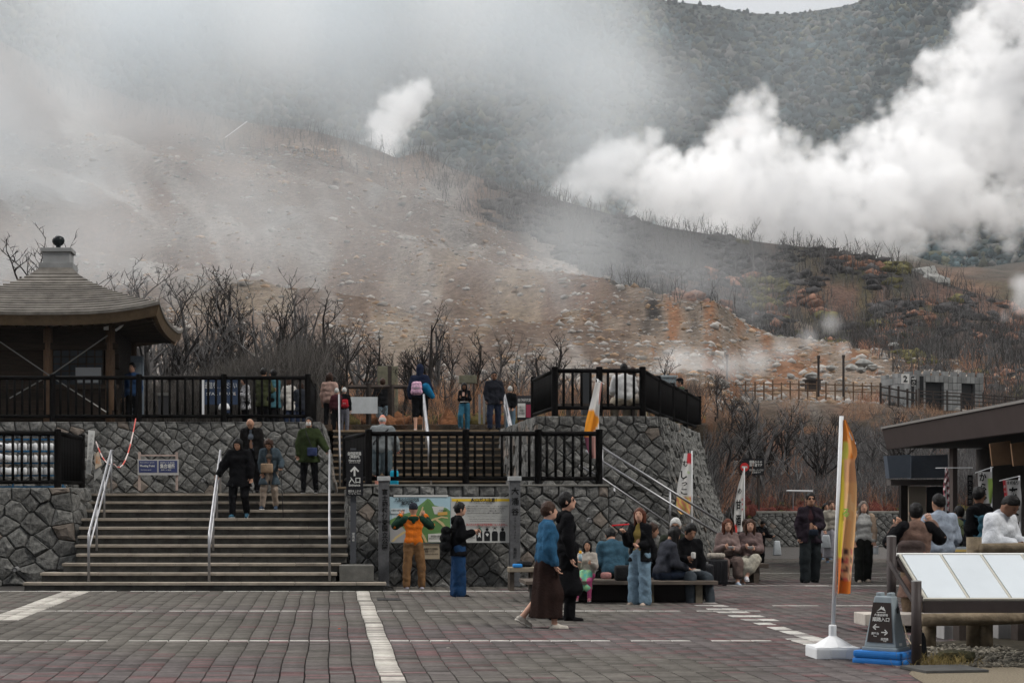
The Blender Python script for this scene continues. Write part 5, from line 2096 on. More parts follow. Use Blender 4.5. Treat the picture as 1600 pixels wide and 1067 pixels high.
banner('narrow black and red twisted banner under the building eave', 30.0, (1478, 730, 1478, 880), [(731, 1477, 1481), (760, 1474, 1482), (790, 1473, 1483), (808, 1477, 1484)], col_d, bar=(1462, 731, 1520, 730.5), ripple=.03)
banner('white banner with brush lettering and green strip outside the shop', 29.0, (1549, 729, 1551, 880), [(737, 1527, 1549), (755, 1528, 1550), (775, 1530, 1550), (786, 1534, 1550)],
       lambda u, v: (.35, .5, .12) if (u > .72 and .2 < v) else W_, [('か', 1536, 745, 12, BLACK, 11), ('ら', 1537, 762, 13, BLACK, 10), ('う', 1538, 777, 11, BLACK, 9)], bar=(1524, 738.5, 1552, 729.5), ripple=.015)
banner('white banner lettered ama with a red strip outside the shop', 26.0, (1593, 743, 1596, 900), [(750, 1566, 1593), (775, 1569, 1595), (800, 1574, 1595), (815, 1578, 1596)],
       lambda u, v: (.5, .05, .06) if u < .2 else W_, [('あ', 1584, 771, 18, BLACK, 16), ('ま', 1585, 797, 18, BLACK, 15), ('箱根名物', 1583, 754, 5, BLACK, 18), ('お', 1570, 760, 4, WHITE, 3), ('い', 1571, 768, 4, WHITE, 3), ('し', 1572, 776, 4, WHITE, 3)],
       bar=(1562, 751, 1594, 743.5), ripple=.015)


def col_g(u, v):
    if v < .22:
        k = fbm(np.array(u * 3.), np.array(v * 14.), oct=2, seed=5)
        return (.5, .16, .03) if float(k) > .0 else ((.45, .42, .08) if u < .5 else (.62, .28, .1))
    if u < .22:
        return (.62, .48, .05) if v < .8 else (.6, .18, .05)
    if v < .36:
        return (.55, .3, .16)
    if v > .93:
        return (.55, .16, .03)
    if v > .74:
        k = math.sin(u * 14) * math.sin(v * 60)
        return (.08, .05, .05) if k > .45 else ((.5, .12, .12) if k < -.6 else (.62, .38, .22))
    return (.62, .36, .17) if (u - .6) ** 2 + (v * 3 % 1 - .5) ** 2 > .05 else (.66, .44, .24)


YB_ = 17.3
bn = banner('tall orange and yellow food banner on a white weighted base', YB_, (1315, 650, 1301, 995),
            [(656, 1316, 1321), (680, 1314, 1332), (703, 1313, 1338), (712, 1312, 1338), (720, 1312, 1334), (760, 1311, 1337), (800, 1310, 1336), (850, 1308, 1334), (900, 1307, 1331), (927, 1306, 1330)],
            col_g, [('る', 1322, 801, 13, GREENP, 11)], bar=(1316, 658, 1336, 694), pole_r=.021, ripple=.035, ny=60, nx=10)
c0 = Vector(((1301 - 514) * YB_ / F, YB_, 0))
mb = MB().box(c0 + Vector((0, 0, .075)), (.45, .42, .145), bev=.03)
mb.build('base_tank', m_whitepl, bn, smooth=False)
MB().lathe(c0 + Vector((0, 0, .146)), [(.20, 0), (.12, .05), (.05, .09), (.04, .1), (.04, .2), (.032, .21)], n=8).build('base_cone', m_whitepl, bn)
MB().box(c0 + Vector((0, -.205, .08)), (.16, .02, .09), bev=.008).build('base_grip', mat('white_plastic_shade', (.5, .51, .52)), bn)

# ------------------------------------------------------------------ building at right
B = thing('shop_building', 'low dark shop building with a deep brown eave', 'building', (13, 34, 0))
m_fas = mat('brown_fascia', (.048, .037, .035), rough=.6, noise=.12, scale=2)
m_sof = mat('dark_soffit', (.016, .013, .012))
e0, e1 = Vector((px2x(1378, 40), 40, 0)), Vector((px2x(1600, 28.5), 28.5, 0))
e2 = e0 + (e1 - e0) * 2.0
zb_, zt_ = 2.74, 3.20


def wv(p, z, dx=0):
    return Vector((p.x + dx, p.y, z))


mb = MB()
mb.add([wv(e0, zb_, .12), wv(e0, zt_), wv(e2, zt_), wv(e2, zb_, .12), wv(e0, zb_, .3), wv(e0, zt_, .3), wv(e2, zt_, .3), wv(e2, zb_, .3)],
       [(0, 3, 2, 1), (4, 5, 6, 7), (1, 2, 6, 5), (0, 4, 7, 3), (0, 1, 5, 4), (3, 7, 6, 2)])
fix_normals(mb.build('fascia', m_fas, B))
mb = MB().prism([wv(e0, zt_ + .01, -.03), wv(e2, zt_ + .01, -.03), wv(e2, zt_ + .01, 9), wv(e0, zt_ + .01, 9)], (0, 0, .05))
fix_normals(mb.build('roof', mat('roof_edge_metal', (.16, .15, .14), noise=.1), B))
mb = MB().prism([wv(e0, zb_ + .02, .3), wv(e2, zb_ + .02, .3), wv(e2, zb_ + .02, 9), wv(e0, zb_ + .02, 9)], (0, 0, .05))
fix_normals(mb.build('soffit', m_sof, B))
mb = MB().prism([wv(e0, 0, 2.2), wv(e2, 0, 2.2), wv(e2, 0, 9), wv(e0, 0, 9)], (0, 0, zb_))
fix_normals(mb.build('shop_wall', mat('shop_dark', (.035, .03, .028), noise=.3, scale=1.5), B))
plate('column', 1408, 1419, 757, 862, 39.0, m_sof, B, .15)
plate('column', 1489, 1496, 700, 860, 36.0, mat('brown_column', (.075, .06, .055)), B, .2)
plate('panel', 1420, 1447, 759, 850, 38.8, mat('beige_panel', (.26, .225, .18)), B, .05)
plate('lintel', 1392, 1485, 749, 758, 38.6, mat('lintel_grey', (.10, .09, .085)), B, .3)
for x0, x1 in ((1386, 1423), (1423.6, 1481)):
    p = [P(x0, 712, 38.3), P(x1, 710, 37.8), P(x1, 746, 38.1), P(x0 + (4 if x0 < 1400 else 0), 747, 38.5)]
    fix_normals(MB().prism(p, (0, .25, 0)).build('light_box', mat('blue_grey_panel', (.10, .12, .15), rough=.35, noise=.08), B))
for x0, x1, Yq in ((1547, 1579, 31), (1580, 1612, 30.2)):
    fix_normals(MB().prism([P(x0, 693, Yq), P(x1, 688, Yq), P(x1 + 4, 725, Yq), P(x0 + 4, 728, Yq)], (0, .05, 0)).build('shutter_panel', mat('orange_wood', (.16, .095, .055), noise=.15), B))
plate('window', 1448, 1488, 760, 850, 39.3, mat('shop_glass', (.02, .022, .025), rough=.1), B, .03)
plate('menu_board', 1512, 1520, 742, 790, 35, BLACK, B, .02)
for i, ch in enumerate('黒たまご軽食'):
    text(ch, 1516, 748 + i * 7, 34.97, 5, mat('dim_white', (.2, .2, .2)), B)
# KURO sign
t = thing('shop_sign', 'arched green standing sign lettered KURO with a black egg', 'sign', P(1497, 870, 26))
fix_normals(MB().prism([P(x, y, 26) for x, y in ((1484, 872), (1484, 822), (1488, 812), (1497, 809), (1506, 815), (1511, 828), (1511, 872))], (0, .05, 0)).build('board', mat('sign_green', (.17, .2, .10)), t))
text('KURO', 1496, 822.5, 25.99, 6, BLACK, t, widthpx=24, bold=.03)
flat_poly('egg', [(1498 + 8 * math.cos(a * .35), 843 + 11 * math.sin(a * .35)) for a in range(18)], 25.99, BLACK, t)
t = thing('price_frame', 'small yellow framed price stand below the green sign', 'sign', P(1494, 868, 24))
plate('frame', 1473, 1512, 854, 868, 24, mat('pale_blue_frame', (.28, .32, .36)), t, .04)
plate('inner', 1476, 1511, 858, 862, 23.99, mat('yellow_frame', (.5, .36, .12)), t, .02)
plate('leg', 1476, 1478, 868, 930, 24.02, m_dkwood, t, .03)
plate('leg', 1508, 1510, 868, 930, 24.02, m_dkwood, t, .03)

# ------------------------------------------------------------------ foreground right: cone sign, panel table, logs
YA = 16.75
C = thing('cone_sign', 'grey A-shaped floor sign with brown arrow plate on a blue base', 'sign', (px2x(1384, YA), YA, 0))
ang = R(-42)
RM = Euler((0, 0, ang)).to_matrix()
cc = Vector(C.location)
m_bl = mat('base_blue', (.02, .13, .38), rough=.45, noise=.1, scale=8)
m_gp = mat('grey_plastic', (.20, .235, .255), rough=.5, noise=.1, scale=8)
MB().box(cc + Vector((0, 0, .045)), (.50, .44, .07), rot=(0, 0, ang), bev=.025).build('base_lower', m_bl, C)
MB().box(cc + Vector((0, 0, .115)), (.49, .43, .07), rot=(0, 0, ang), bev=.025).build('base_upper', m_bl, C)
MB().box(cc + Vector((0, 0, .165)), (.36, .30, .04), rot=(0, 0, ang), bev=.012).build('foot_ring', m_gp, C)
MB().box(cc + Vector((0, 0, .43)), (.33, .27, .50), rot=(0, 0, ang), taper=.52, bev=.014).build('body', m_gp, C)
hd = MB()
for s in (-1, 1):
    hd.box(cc + RM @ Vector((s * .055, 0, .69)), (.05, .10, .05), rot=(0, 0, ang), bev=.012)
hd.build('handle', m_gp, C)
# plate on the left-front face
tilt = math.atan((.27 - .27 * .52) / 2 / .5)
n_ = RM @ Vector((0, -1, 0))
wdir = RM @ Vector((1, 0, 0))
updir = (Vector((0, 0, 1)) * math.cos(tilt) - n_ * math.sin(tilt)).normalized()
nrm2 = wdir.cross(updir).normalized()
fc = cc + n_ * (.27 * .76 / 2) + Vector((0, 0, .43)) + nrm2 * .006
pb = [fc + wdir * (-.13) + updir * (-.2), fc + wdir * .13 + updir * (-.2), fc + wdir * .09 + updir * .19, fc + wdir * (-.09) + updir * .19]
fix_normals(MB().prism(pb, nrm2 * .004).build('plate', mat('brown_plate', (.03, .022, .02), rough=.4), C))


def on_plate(u, v):
    return fc + wdir * u + updir * v + nrm2 * .006


def plate_text(s, u, v, size):
    o = text(s, 0, 0, 1, 1, WHITE, C, world=(0, 0, 0), size=size, bold=.02)
    M = Matrix((wdir, updir, nrm2)).transposed()
    E = Euler((math.pi / 2, 0, 0)).to_matrix().inverted()
    q = on_plate(u, v)
    off = root_loc(C)
    for vv in o.data.vertices:
        vv.co = M @ (E @ (vv.co + off)) + q - off
    return o


def plate_poly(pts):
    return fix_normals(MB().prism([on_plate(u, v) for u, v in pts], nrm2 * .002).build('mark', WHITE, C))


plate_poly([(-.045, .105), (-.02, .125), (.0, .155), (.01, .14), (.02, .15), (.045, .105), (.0, .125)])
plate_poly([(-.045, .09), (.045, .09), (.045, .097), (-.045, .097)])
plate_text('大涌谷園地', 0, .068, .028)
plate_text('順路入口', 0, .025, .044)
plate_text('←', -.045, -.05, .085)
plate_text('→', .045, -.1, .085)
plate_text('展望台', -.05, -.115, .026)
plate_text('View', -.05, -.14, .018)
plate_text('自然路', .05, -.165, .026)
plate_text('Trail', .05, -.185, .018)
n3 = RM @ Vector((1, 0, 0))
ck = cc + n3 * .118 + Vector((0, 0, .56))
MB().box(ck + n3 * .006, (.012, .05, .008), rot=(0, 0, ang)).box(ck + n3 * .006 + Vector((0, 0, -.01)), (.01, .008, .07), rot=(0, 0, ang)).build('mark', BLACK, C)
MB().box(cc + n3 * .158 + RM @ Vector((0, -.02, 0)) + Vector((0, 0, .215)), (.008, .06, .025), rot=(0, 0, ang)).build('sticker', WHITE, C)

# panel table
Tn = thing('panel_table', 'long slanted white display panel on dark round posts', 'display', P(1520, 1045, 16.5))
m_post = mat('brown_metal_post', (.035, .028, .027), rough=.5, noise=.15, scale=10)
for (x, yt, Yp) in ((1432, 908, 16.35), (1393, 838, 17.35), (1756, 838, 17.35), (1800, 908, 16.35)):
    zt2 = P(x, yt, Yp).z
    X = (x - 514) * Yp / F
    MB().tube([(X, Yp, 0), (X, Yp, zt2)], .047, n=20).build('post', m_post, Tn, smooth=True)
    MB().lathe((X, Yp, zt2), [(.047, 0), (.044, .008), (.01, .012)], n=20).build('post_cap', mat('cap_grey', (.22, .22, .22)), Tn)
zf, zk, yf, yk = .662, 1.075, 16.36, 17.15
xl, xr = 5.70, 8.6
sl = math.atan2(zk - zf, yk - yf)
Lp = math.hypot(zk - zf, yk - yf)
cm = Vector(((xl + xr) / 2, (yf + yk) / 2, (zf + zk) / 2))
MB().box(cm - Vector((0, 0, .03)), (xr - xl, Lp, .03), rot=(sl, 0, 0)).build('frame', m_post, Tn)
MB().box((cm.x, yf + .01, zf - .07), (xr - xl, .05, .10)).build('front_beam', m_post, Tn)
MB().box((cm.x, yk, zk - .08), (xr - xl, .05, .10)).build('back_beam', m_post, Tn)
m_pan = mat('panel_white', (.42, .455, .48), rough=.3, noise=.05, scale=3, spec=.5)
m_strip = mat('strip_beige', (.33, .32, .28))
upv = Vector((0, math.cos(sl), math.sin(sl)))
nv = Vector((0, -math.sin(sl), math.cos(sl)))
x = xl + .04
wpan = .395
k = 0
while x < xr - .1:
    MB().box(Vector((x + wpan / 2, cm.y, cm.z)) + nv * .0, (wpan - .02, Lp - .06, .022), rot=(sl, 0, 0)).build('panel', m_pan, Tn)
    MB().box(Vector((x - .012, cm.y, cm.z)) + nv * .004, (.022, Lp - .04, .022), rot=(sl, 0, 0)).build('joint_strip', m_strip, Tn)
    x += wpan + .01
MB().box(Vector((cm.x, cm.y, cm.z)) - upv * (Lp / 2 - .012) + nv * .003, (xr - xl, .024, .024), rot=(sl, 0, 0)).build('edge_strip', m_strip, Tn)
MB().box(Vector((cm.x, cm.y, cm.z)) + upv * (Lp / 2 - .012) + nv * .003, (xr - xl, .024, .024), rot=(sl, 0, 0)).build('edge_strip', WHITE, Tn)
# slanted side bar
MB().tube([(xl - .03, 17.3, 1.0), (xl - .03, 16.4, .56)], .022, n=8).build('side_bar', m_post, Tn)

# log barrier
Lg = thing('log_fence', 'weathered round log barrier behind the white panels', 'fence', (px2x(1540, 18.2), 18.2, 0))
MB().tube([P(1440, 968, 18.2), P(1560, 966, 18.2), P(1720, 960, 18.4)], .068, n=12).build('rail', m_log, Lg, smooth=True)
MB().tube([P(1533, 857, 18.2), P(1720, 854, 18.4)], .058, n=12).build('rail', m_log, Lg, smooth=True)
for x, yt in ((1452, 960), (1541, 955)):
    X = px2x(x, 18.3)
    MB().tube([(X, 18.3, 0), (X, 18.3, P(x, yt, 18.3).z)], .07, n=14).build('post', m_log, Lg, smooth=True)
X = px2x(1522, 18.35)
MB().tube([(X, 18.35, 0), (X, 18.35, P(1522, 839, 18.35).z)], .078, n=16).build('post', m_log, Lg, smooth=True)
Bn = thing('slab_bench', 'low bench with a pale slab seat behind the cone sign', 'bench', P(1400, 985, 20.5))
m_slab = mat('bench_slab', (.32, .29, .26), noise=.2, scale=6, bump=.3)
zs_ = P(1400, 958, 20.5).z
MB().box((px2x(1440, 20.6), 20.6, zs_ - .07), (1.5, .45, .14), bev=.012).build('seat', m_slab, Bn)
for x in (1400, 1478):
    MB().box((px2x(x, 20.6), 20.6, (zs_ - .14) / 2), (.14, .36, zs_ - .145)).build('leg', m_sof, Bn)
for i, x in enumerate((1484, 1571)):
    o = MB().box((px2x(x, 19.6), 19.6, .17), (.22 + .04 * i, .25, .34), bev=.012).build('concrete_block', mat('pale_concrete', (.23, .225, .22), noise=.15), None)
    tag(o, ('pale concrete block under the left of the log rail', 'pale concrete block under the right of the log rail')[i], 'block')
for i, x in enumerate((1505, 1596)):
    o = MB().box((px2x(x, 19.3), 19.3, .19), (.16, .2, .38), bev=.01).build('dark_block', m_dkwood, None)
    tag(o, ('dark wooden support block beside the left pale block', 'dark wooden support block beside the right pale block')[i], 'block')
# gravel bed, slab, stones
mb = MB().poly([G(1440, 1032, .034), G(1700, 1018, .034), G(1700, 1090, .034), G(1480, 1090, .034), G(1420, 1052, .034)])
o = mb.build('gravel_bed', mat('gravel_ground', (.13, .11, .08), noise=.5, scale=60, bump=.8, bscale=120), None)
tag(o, kind='structure')
mb = MB().poly([G(1455, 1003, .033), G(1700, 985, .033), G(1700, 1040, .033), G(1450, 1040, .033)])
o = mb.build('soil_bed', mat('dark_soil', (.035, .03, .02), noise=.5, scale=12, bump=.9, bscale=40), None)
tag(o, kind='structure')
o = MB().box((px2x(1478, 15.9), 15.95, .045), (.62, .5, .03), rot=(0, 0, .15), bev=.006).build('paving_slab', mat('slate', (.05, .05, .048), noise=.25, scale=6), None)
tag(o, 'dark slate slab beside the front post of the panels', 'slab')
v0, f0 = ico_arrays(2)
vv = v0 * (1 + .25 * fbm(v0[:, 0] * 2, v0[:, 1] * 2, v0[:, 2] * 2, oct=3, seed=4)[:, None]) * np.array([.19, .15, .085])
vv[:, 2] = np.minimum(vv[:, 2], .06)
me = bpy.data.meshes.new('mossy_stone')
me.from_pydata([tuple(q) for q in vv], [], [tuple(int(k) for k in q) for q in f0])
o = link_mesh('mossy_stone', me, mat('mossy', (.05, .05, .03), noise=.4, scale=12, col2=(.13, .12, .06), bump=.8), None, G(1505, 1036, .04) + Vector((0, .2, .05)))
tag(o, 'mossy grey stone in the soil bed under the panels', 'stone')
rs = np.random.RandomState(5)
n = 260
c_ = G(1480, 1042, .04)
X = c_.x + rs.normal(0, .16, n)
D = c_.y + .2 + rs.normal(0, .08, n)
g = rs.uniform(.5, 1.2, (n, 1))
stems('grass_tuft', None, None, .05, .16, .012, np.array([.22, .17, .07]) * g, m_stem, 6, 'dry yellow grass tuft beside the mossy stone', 'grass', base=(X, D, np.full(n, .04)), lean=.7, branches=1, bury=.01)
n = 1500
X = rs.uniform(px2x(1450, 17), px2x(1650, 17), n)
D = rs.uniform(16.2, 18.6, n)
scatter_blobs('pebbles', np.stack([X, D, np.full(n, .04)], -1), rs.uniform(.008, .03, n), rs.uniform(.5, .9, n), np.array([.12, .11, .09]) * rs.uniform(.3, 1.6, (n, 1)), m_rock, 9, 1, .3, 'loose soil and pebbles under the white panels', 'pebbles')
o = MB().box(G(1448, 1040) + Vector((.0, .25, .17)), (.17, .2, .30), taper=.75, bev=.06).build('sandbag', mat('black_sack', (.02, .022, .024), rough=.6, bump=.6, bscale=18), None, smooth=True)
tag(o, 'black tied bag slumped behind the front post', 'bag')
rope('thin cord tied from the cone sign to the front post', [P(1412, 975, 16.6), P(1424, 1006, 16.4), P(1439, 1007, 16.3)], .006, [mat('cord_tan', (.3, .25, .18))], 4)

# ------------------------------------------------------------------ benches on the plaza
m_bench = mat('bench_wood', (.085, .07, .058), noise=.3, scale=6, stretch=(.6, 6, 6), bump=.4)
m_bleg = mat('bench_leg', (.11, .095, .07), noise=.3, scale=8)
BYY = 26.3
Bc = thing('bench', 'long dark slatted bench where the group is sitting', 'bench', ((px2x(960, BYY)), BYY, 0))
bz = P(900, 905, BYY).z
for k in range(5):
    MB().box((px2x(964, BYY), BYY - .36 + k * .18, bz - .03), (px2x(1112, BYY) - px2x(816, BYY), .165, .055), bev=.006).build('slat', m_bench, Bc)
for x in (838, 1010, 1085):
    for yy in (-.3, .3):
        MB().box((px2x(x, BYY), BYY + yy, (bz - .06) / 2), (.1, .1, bz - .065)).build('leg', m_bleg if yy < 0 and x > 900 else m_bench, Bc)
MB().box((px2x(964, BYY), BYY + .1, .18), (px2x(1095, BYY) - px2x(830, BYY), .5, .26)).build('base', m_sof, Bc)
t = thing('side_table', 'small wooden bench at the foot of the right stone pillar', 'bench', (px2x(816, 29.2), 29.2, 0))
zt3 = P(816, 886, 29.2).z
MB().box((px2x(816, 29.2), 29.3, zt3 - .04), (.46, .4, .08), bev=.01).build('seat', mat('pale_bench', (.2, .17, .13), noise=.2), t)
for x in (800, 832):
    MB().box((px2x(x, 29.2), 29.35, (zt3 - .08) / 2), (.08, .3, zt3 - .085)).build('leg', m_bench, t)
o = MB().box((px2x(808, 29.2), 29.15, zt3 + .03), (.16, .12, .06), bev=.02).build('blue_item', mat('bright_blue', (.03, .2, .5)), None)
tag(o, 'small bright blue pouch on the bench by the pillar', 'pouch')
o = MB().box((px2x(820, 29.2), 29.3, zt3 + .05), (.26, .2, .10), bev=.04).build('black_bag', mat('bag_black', (.012, .012, .013), bump=.4), None, smooth=True)
tag(o, 'black bag lying on the bench by the pillar', 'bag')
Bs = thing('bench', 'low bench under the two women eating from bowls', 'bench', (px2x(1150, 31.8), 32.0, 0))
bz2 = P(1150, 880, 32).z
MB().box((px2x(1142, 32), 32.1, bz2 - .04), (1.35, .5, .08), bev=.01).build('seat', m_bench, Bs)
for x in (1106, 1180):
    MB().box((px2x(x, 32), 32.1, (bz2 - .08) / 2), (.1, .4, bz2 - .085)).build('leg', m_bench, Bs)
print('objects', time.time() - T0)

# small things on the plaza and the slope
o = MB().box(at_w(586, 628, 936), (.36, .5, .012)).build('drain_cover', mat('iron_cover', (.02, .02, .02), rough=.6, bump=.6, bscale=60), None)
tag(o, 'dark iron drain cover set in the paving right of the white stripe', 'drain cover')
o = MB().tube([P(352, 215, 255), P(386, 190, 262)], .06, n=6).build('pipe', m_whitepl, None)
tag(o, 'long white pipe lying on the upper left slope', 'pipe')
for (x, yy, cc_) in ((530, 982, (.5, .08, .04)), (1378, 905, (.4, .4, .38)), (700, 1012, (.3, .28, .25))):
    o = MB().box(G(x, yy, .03) + Vector((0, 0, .004)), (.03, .02, .006), rot=(0, 0, .6)).build('litter', mat('litter_%d' % x, cc_), None)
    tag(o, 'tiny %s scrap lying on the paving' % ('red' if x == 530 else 'pale' if x == 1378 else 'tan'), 'scrap')
# twiggy leaning branches in front of the thicket
for i, (x, Y, ty, v, lab) in enumerate(((545, 46, 590, 4, 'tangled fallen dead tree left of the man in the black jacket'), (625, 46, 560, 1, 'crooked dead tree between the tablet and the hooded climber'), (700, 46, 585, 6, 'grey dead shrub left of the plank box'))):
    tree(x, Y, ty, v, lab, wscale=1.5)
# ------------------------------------------------------------------ people
_EDG = [((0, 0, 0), (1, 0, 0)), ((0, 1, 0), (1, 1, 0)), ((0, 0, 1), (1, 0, 1)), ((0, 1, 1), (1, 1, 1)),
        ((0, 0, 0), (0, 1, 0)), ((1, 0, 0), (1, 1, 0)), ((0, 0, 1), (0, 1, 1)), ((1, 0, 1), (1, 1, 1)),
        ((0, 0, 0), (0, 0, 1)), ((1, 0, 0), (1, 0, 1)), ((0, 1, 0), (0, 1, 1)), ((1, 1, 0), (1, 1, 1))]


def surfnets(D, lo, h):
    nx, ny, nz = D.shape
    S = D < 0
    acc = np.zeros((nx - 1, ny - 1, nz - 1, 3), np.float32)
    cnt = np.zeros((nx - 1, ny - 1, nz - 1), np.float32)

    def sub(A, c):
        return A[c[0]:nx - 1 + c[0], c[1]:ny - 1 + c[1], c[2]:nz - 1 + c[2]]
    for a, b in _EDG:
        da, db = sub(D, a), sub(D, b)
        m = (sub(S, a) != sub(S, b))
        t = np.where(m, da / np.where(m, da - db, 1), 0)
        for k in range(3):
            acc[..., k] += np.where(m, a[k] + (b[k] - a[k]) * t, 0)
        cnt += m
    act = cnt > 0
    idx = np.full(act.shape, -1, np.int64)
    idx[act] = np.arange(act.sum())
    cell = np.argwhere(act)
    V = (cell + acc[act] / cnt[act][:, None]) * h + lo
    Fs = []
    for ax in range(3):
        sl0 = [slice(None)] * 3
        sl1 = [slice(None)] * 3
        sl0[ax] = slice(0, -1)
        sl1[ax] = slice(1, None)
        A, B_ = S[tuple(sl0)], S[tuple(sl1)]
        ch = np.argwhere(A != B_)
        o1, o2 = [k for k in range(3) if k != ax]
        ok = (ch[:, o1] > 0) & (ch[:, o2] > 0) & (ch[:, o1] < D.shape[o1] - 1) & (ch[:, o2] < D.shape[o2] - 1)
        ch = ch[ok]
        if len(ch) == 0:
            continue
        ins = S[tuple(ch.T)]
        q = []
        for d1, d2 in ((0, 0), (-1, 0), (-1, -1), (0, -1)):
            c = ch.copy()
            c[:, o1] += d1
            c[:, o2] += d2
            q.append(idx[tuple(c.T)])
        q = np.stack(q, 1)
        fl = ins if ax != 1 else ~ins
        q[fl] = q[fl][:, ::-1]
        Fs.append(q)
    return V, (np.concatenate(Fs) if Fs else np.zeros((0, 4), int))


def smin(a, b, k):
    h = np.clip(.5 + .5 * (b - a) / k, 0, 1)
    return b * (1 - h) + a * h - k * h * (1 - h)


class SD:
    def __init__(s, k=.03):
        s.p = []
        s.k = k
        s.cut = []
        s.sub = []
        s.noise = None

    def cap(s, a, b, ra, rb=None, fl=None):
        s.p.append(('c', np.array(a, float), np.array(b, float), ra, ra if rb is None else rb))
        return s

    def ell(s, c, r, M=None):
        s.p.append(('e', np.array(c, float), np.array(r, float), M, max(r)))
        return s

    def mesh(s, h, pad=.03):
        lo, hi = np.full(3, 1e9), np.full(3, -1e9)
        for q in s.p:
            if q[0] == 'c':
                r = max(q[3], q[4]) + pad
                lo = np.minimum(lo, np.minimum(q[1], q[2]) - r)
                hi = np.maximum(hi, np.maximum(q[1], q[2]) + r)
            else:
                lo = np.minimum(lo, q[1] - q[4] - pad)
                hi = np.maximum(hi, q[1] + q[4] + pad)
        n = np.ceil((hi - lo) / h).astype(int) + 1
        g = [lo[i] + np.arange(n[i]) * h for i in range(3)]
        X, Y, Z = np.meshgrid(*g, indexing='ij')
        X, Y, Z = X.astype(np.float32), Y.astype(np.float32), Z.astype(np.float32)
        D = None

        def ev(q):
            if q[0] == 'c':
                _, a, b, ra, rb = q
                d = b - a
                L2 = max(float(d @ d), 1e-9)
                px, py, pz = X - a[0], Y - a[1], Z - a[2]
                t = np.clip((px * d[0] + py * d[1] + pz * d[2]) / L2, 0, 1)
                return np.sqrt((px - t * d[0]) ** 2 + (py - t * d[1]) ** 2 + (pz - t * d[2]) ** 2) - (ra + (rb - ra) * t)
            _, c, r, M, _m = q
            px, py, pz = X - c[0], Y - c[1], Z - c[2]
            if M is not None:
                px, py, pz = (px * M[0][0] + py * M[1][0] + pz * M[2][0], px * M[0][1] + py * M[1][1] + pz * M[2][1], px * M[0][2] + py * M[1][2] + pz * M[2][2])
            k = np.sqrt((px / r[0]) ** 2 + (py / r[1]) ** 2 + (pz / r[2]) ** 2)
            return (k - 1) * min(r)
        for q in s.p:
            e = ev(q)
            D = e if D is None else smin(D, e, s.k)
        if s.noise:
            amp, fr, sd = s.noise[:3]
            if len(s.noise) > 3:   # hanging folds
                D = D + amp * (np.sin(X * fr * 1.7 + 1.2 * np.sin(Z * 5 + sd) + sd) + .6 * np.sin(Y * fr * 1.9 - X * fr + .8 * np.sin(Z * 7)))
            else:
                u, v, w = X * .8 + Z * .6, Y * .9 - Z * .43 + X * .2, Z * .7 - X * .7
                D = D + amp * (np.sin(u * fr + 2 * np.sin(v * fr * .7 + sd)) * np.sin(w * fr * 1.1 + sd * 2 + 1.5 * np.sin(u * fr * .8)) + .45 * np.sin(v * fr * 2.3 + 2 * np.sin(w * fr) + sd))
        for q in s.sub:
            D = np.maximum(D, -ev(q))
        for (p, nrm) in s.cut:
            D = np.maximum(D, (X - p[0]) * nrm[0] + (Y - p[1]) * nrm[1] + (Z - p[2]) * nrm[2])
        D[0], D[-1], D[:, 0], D[:, -1], D[:, :, 0], D[:, :, -1] = [np.maximum(q, .001) for q in (D[0], D[-1], D[:, 0], D[:, -1], D[:, :, 0], D[:, :, -1])]
        return surfnets(D, lo, h)


CM = {}


def cloth(c, rough=.9, name='cloth'):
    k = (tuple(c), name)
    c = tuple(q * .8 for q in c)
    if k not in CM:
        CM[k] = mat('%s_%d' % (name, len(CM)), c, rough=rough, noise=.3, scale=9, bump=.5, bscale=30, spec=.04)
    return CM[k]


SKIN = mat('skin', (.33, .185, .125), rough=.6, noise=.06, scale=9)
SKIN_D = mat('skin_dark', (.17, .09, .06), rough=.6, noise=.06, scale=9)
SKIN_P = mat('skin_pale', (.43, .25, .18), rough=.6, noise=.06, scale=9)
HAIR_B = mat('hair_black', (.005, .0045, .0045), rough=.5, noise=.3, scale=25, bump=.5, bscale=60)
HAIR_BR = mat('hair_brown', (.035, .018, .012), rough=.5, noise=.3, scale=25, bump=.5, bscale=60)
HAIR_RB = mat('hair_red_brown', (.07, .022, .012), rough=.5, noise=.3, scale=25, bump=.5, bscale=60)
HAIR_G = mat('hair_grey', (.33, .33, .32), rough=.6, noise=.2, scale=25, bump=.5, bscale=60)
FEAT = mat('face_feature', (.02, .012, .01), rough=.6)
LIP = mat('lip', (.25, .07, .06), rough=.5)


def nv3(v):
    v = np.array(v, float)
    return v / np.linalg.norm(v)


def rotx(a):
    return np.array([[1, 0, 0], [0, math.cos(a), -math.sin(a)], [0, math.sin(a), math.cos(a)]])


def roty(a):
    return np.array([[math.cos(a), 0, math.sin(a)], [0, 1, 0], [-math.sin(a), 0, math.cos(a)]])


def rotz(a):
    return np.array([[math.cos(a), -math.sin(a), 0], [math.sin(a), math.cos(a), 0], [0, 0, 1]])


REST = ((.16, .0, -1), (.06, .16, -1))
STANDLEG = ((.05, .02, -1), (.0, -.03, -1))
SIT = ((.10, 1, -.06), (.0, .05, -1))


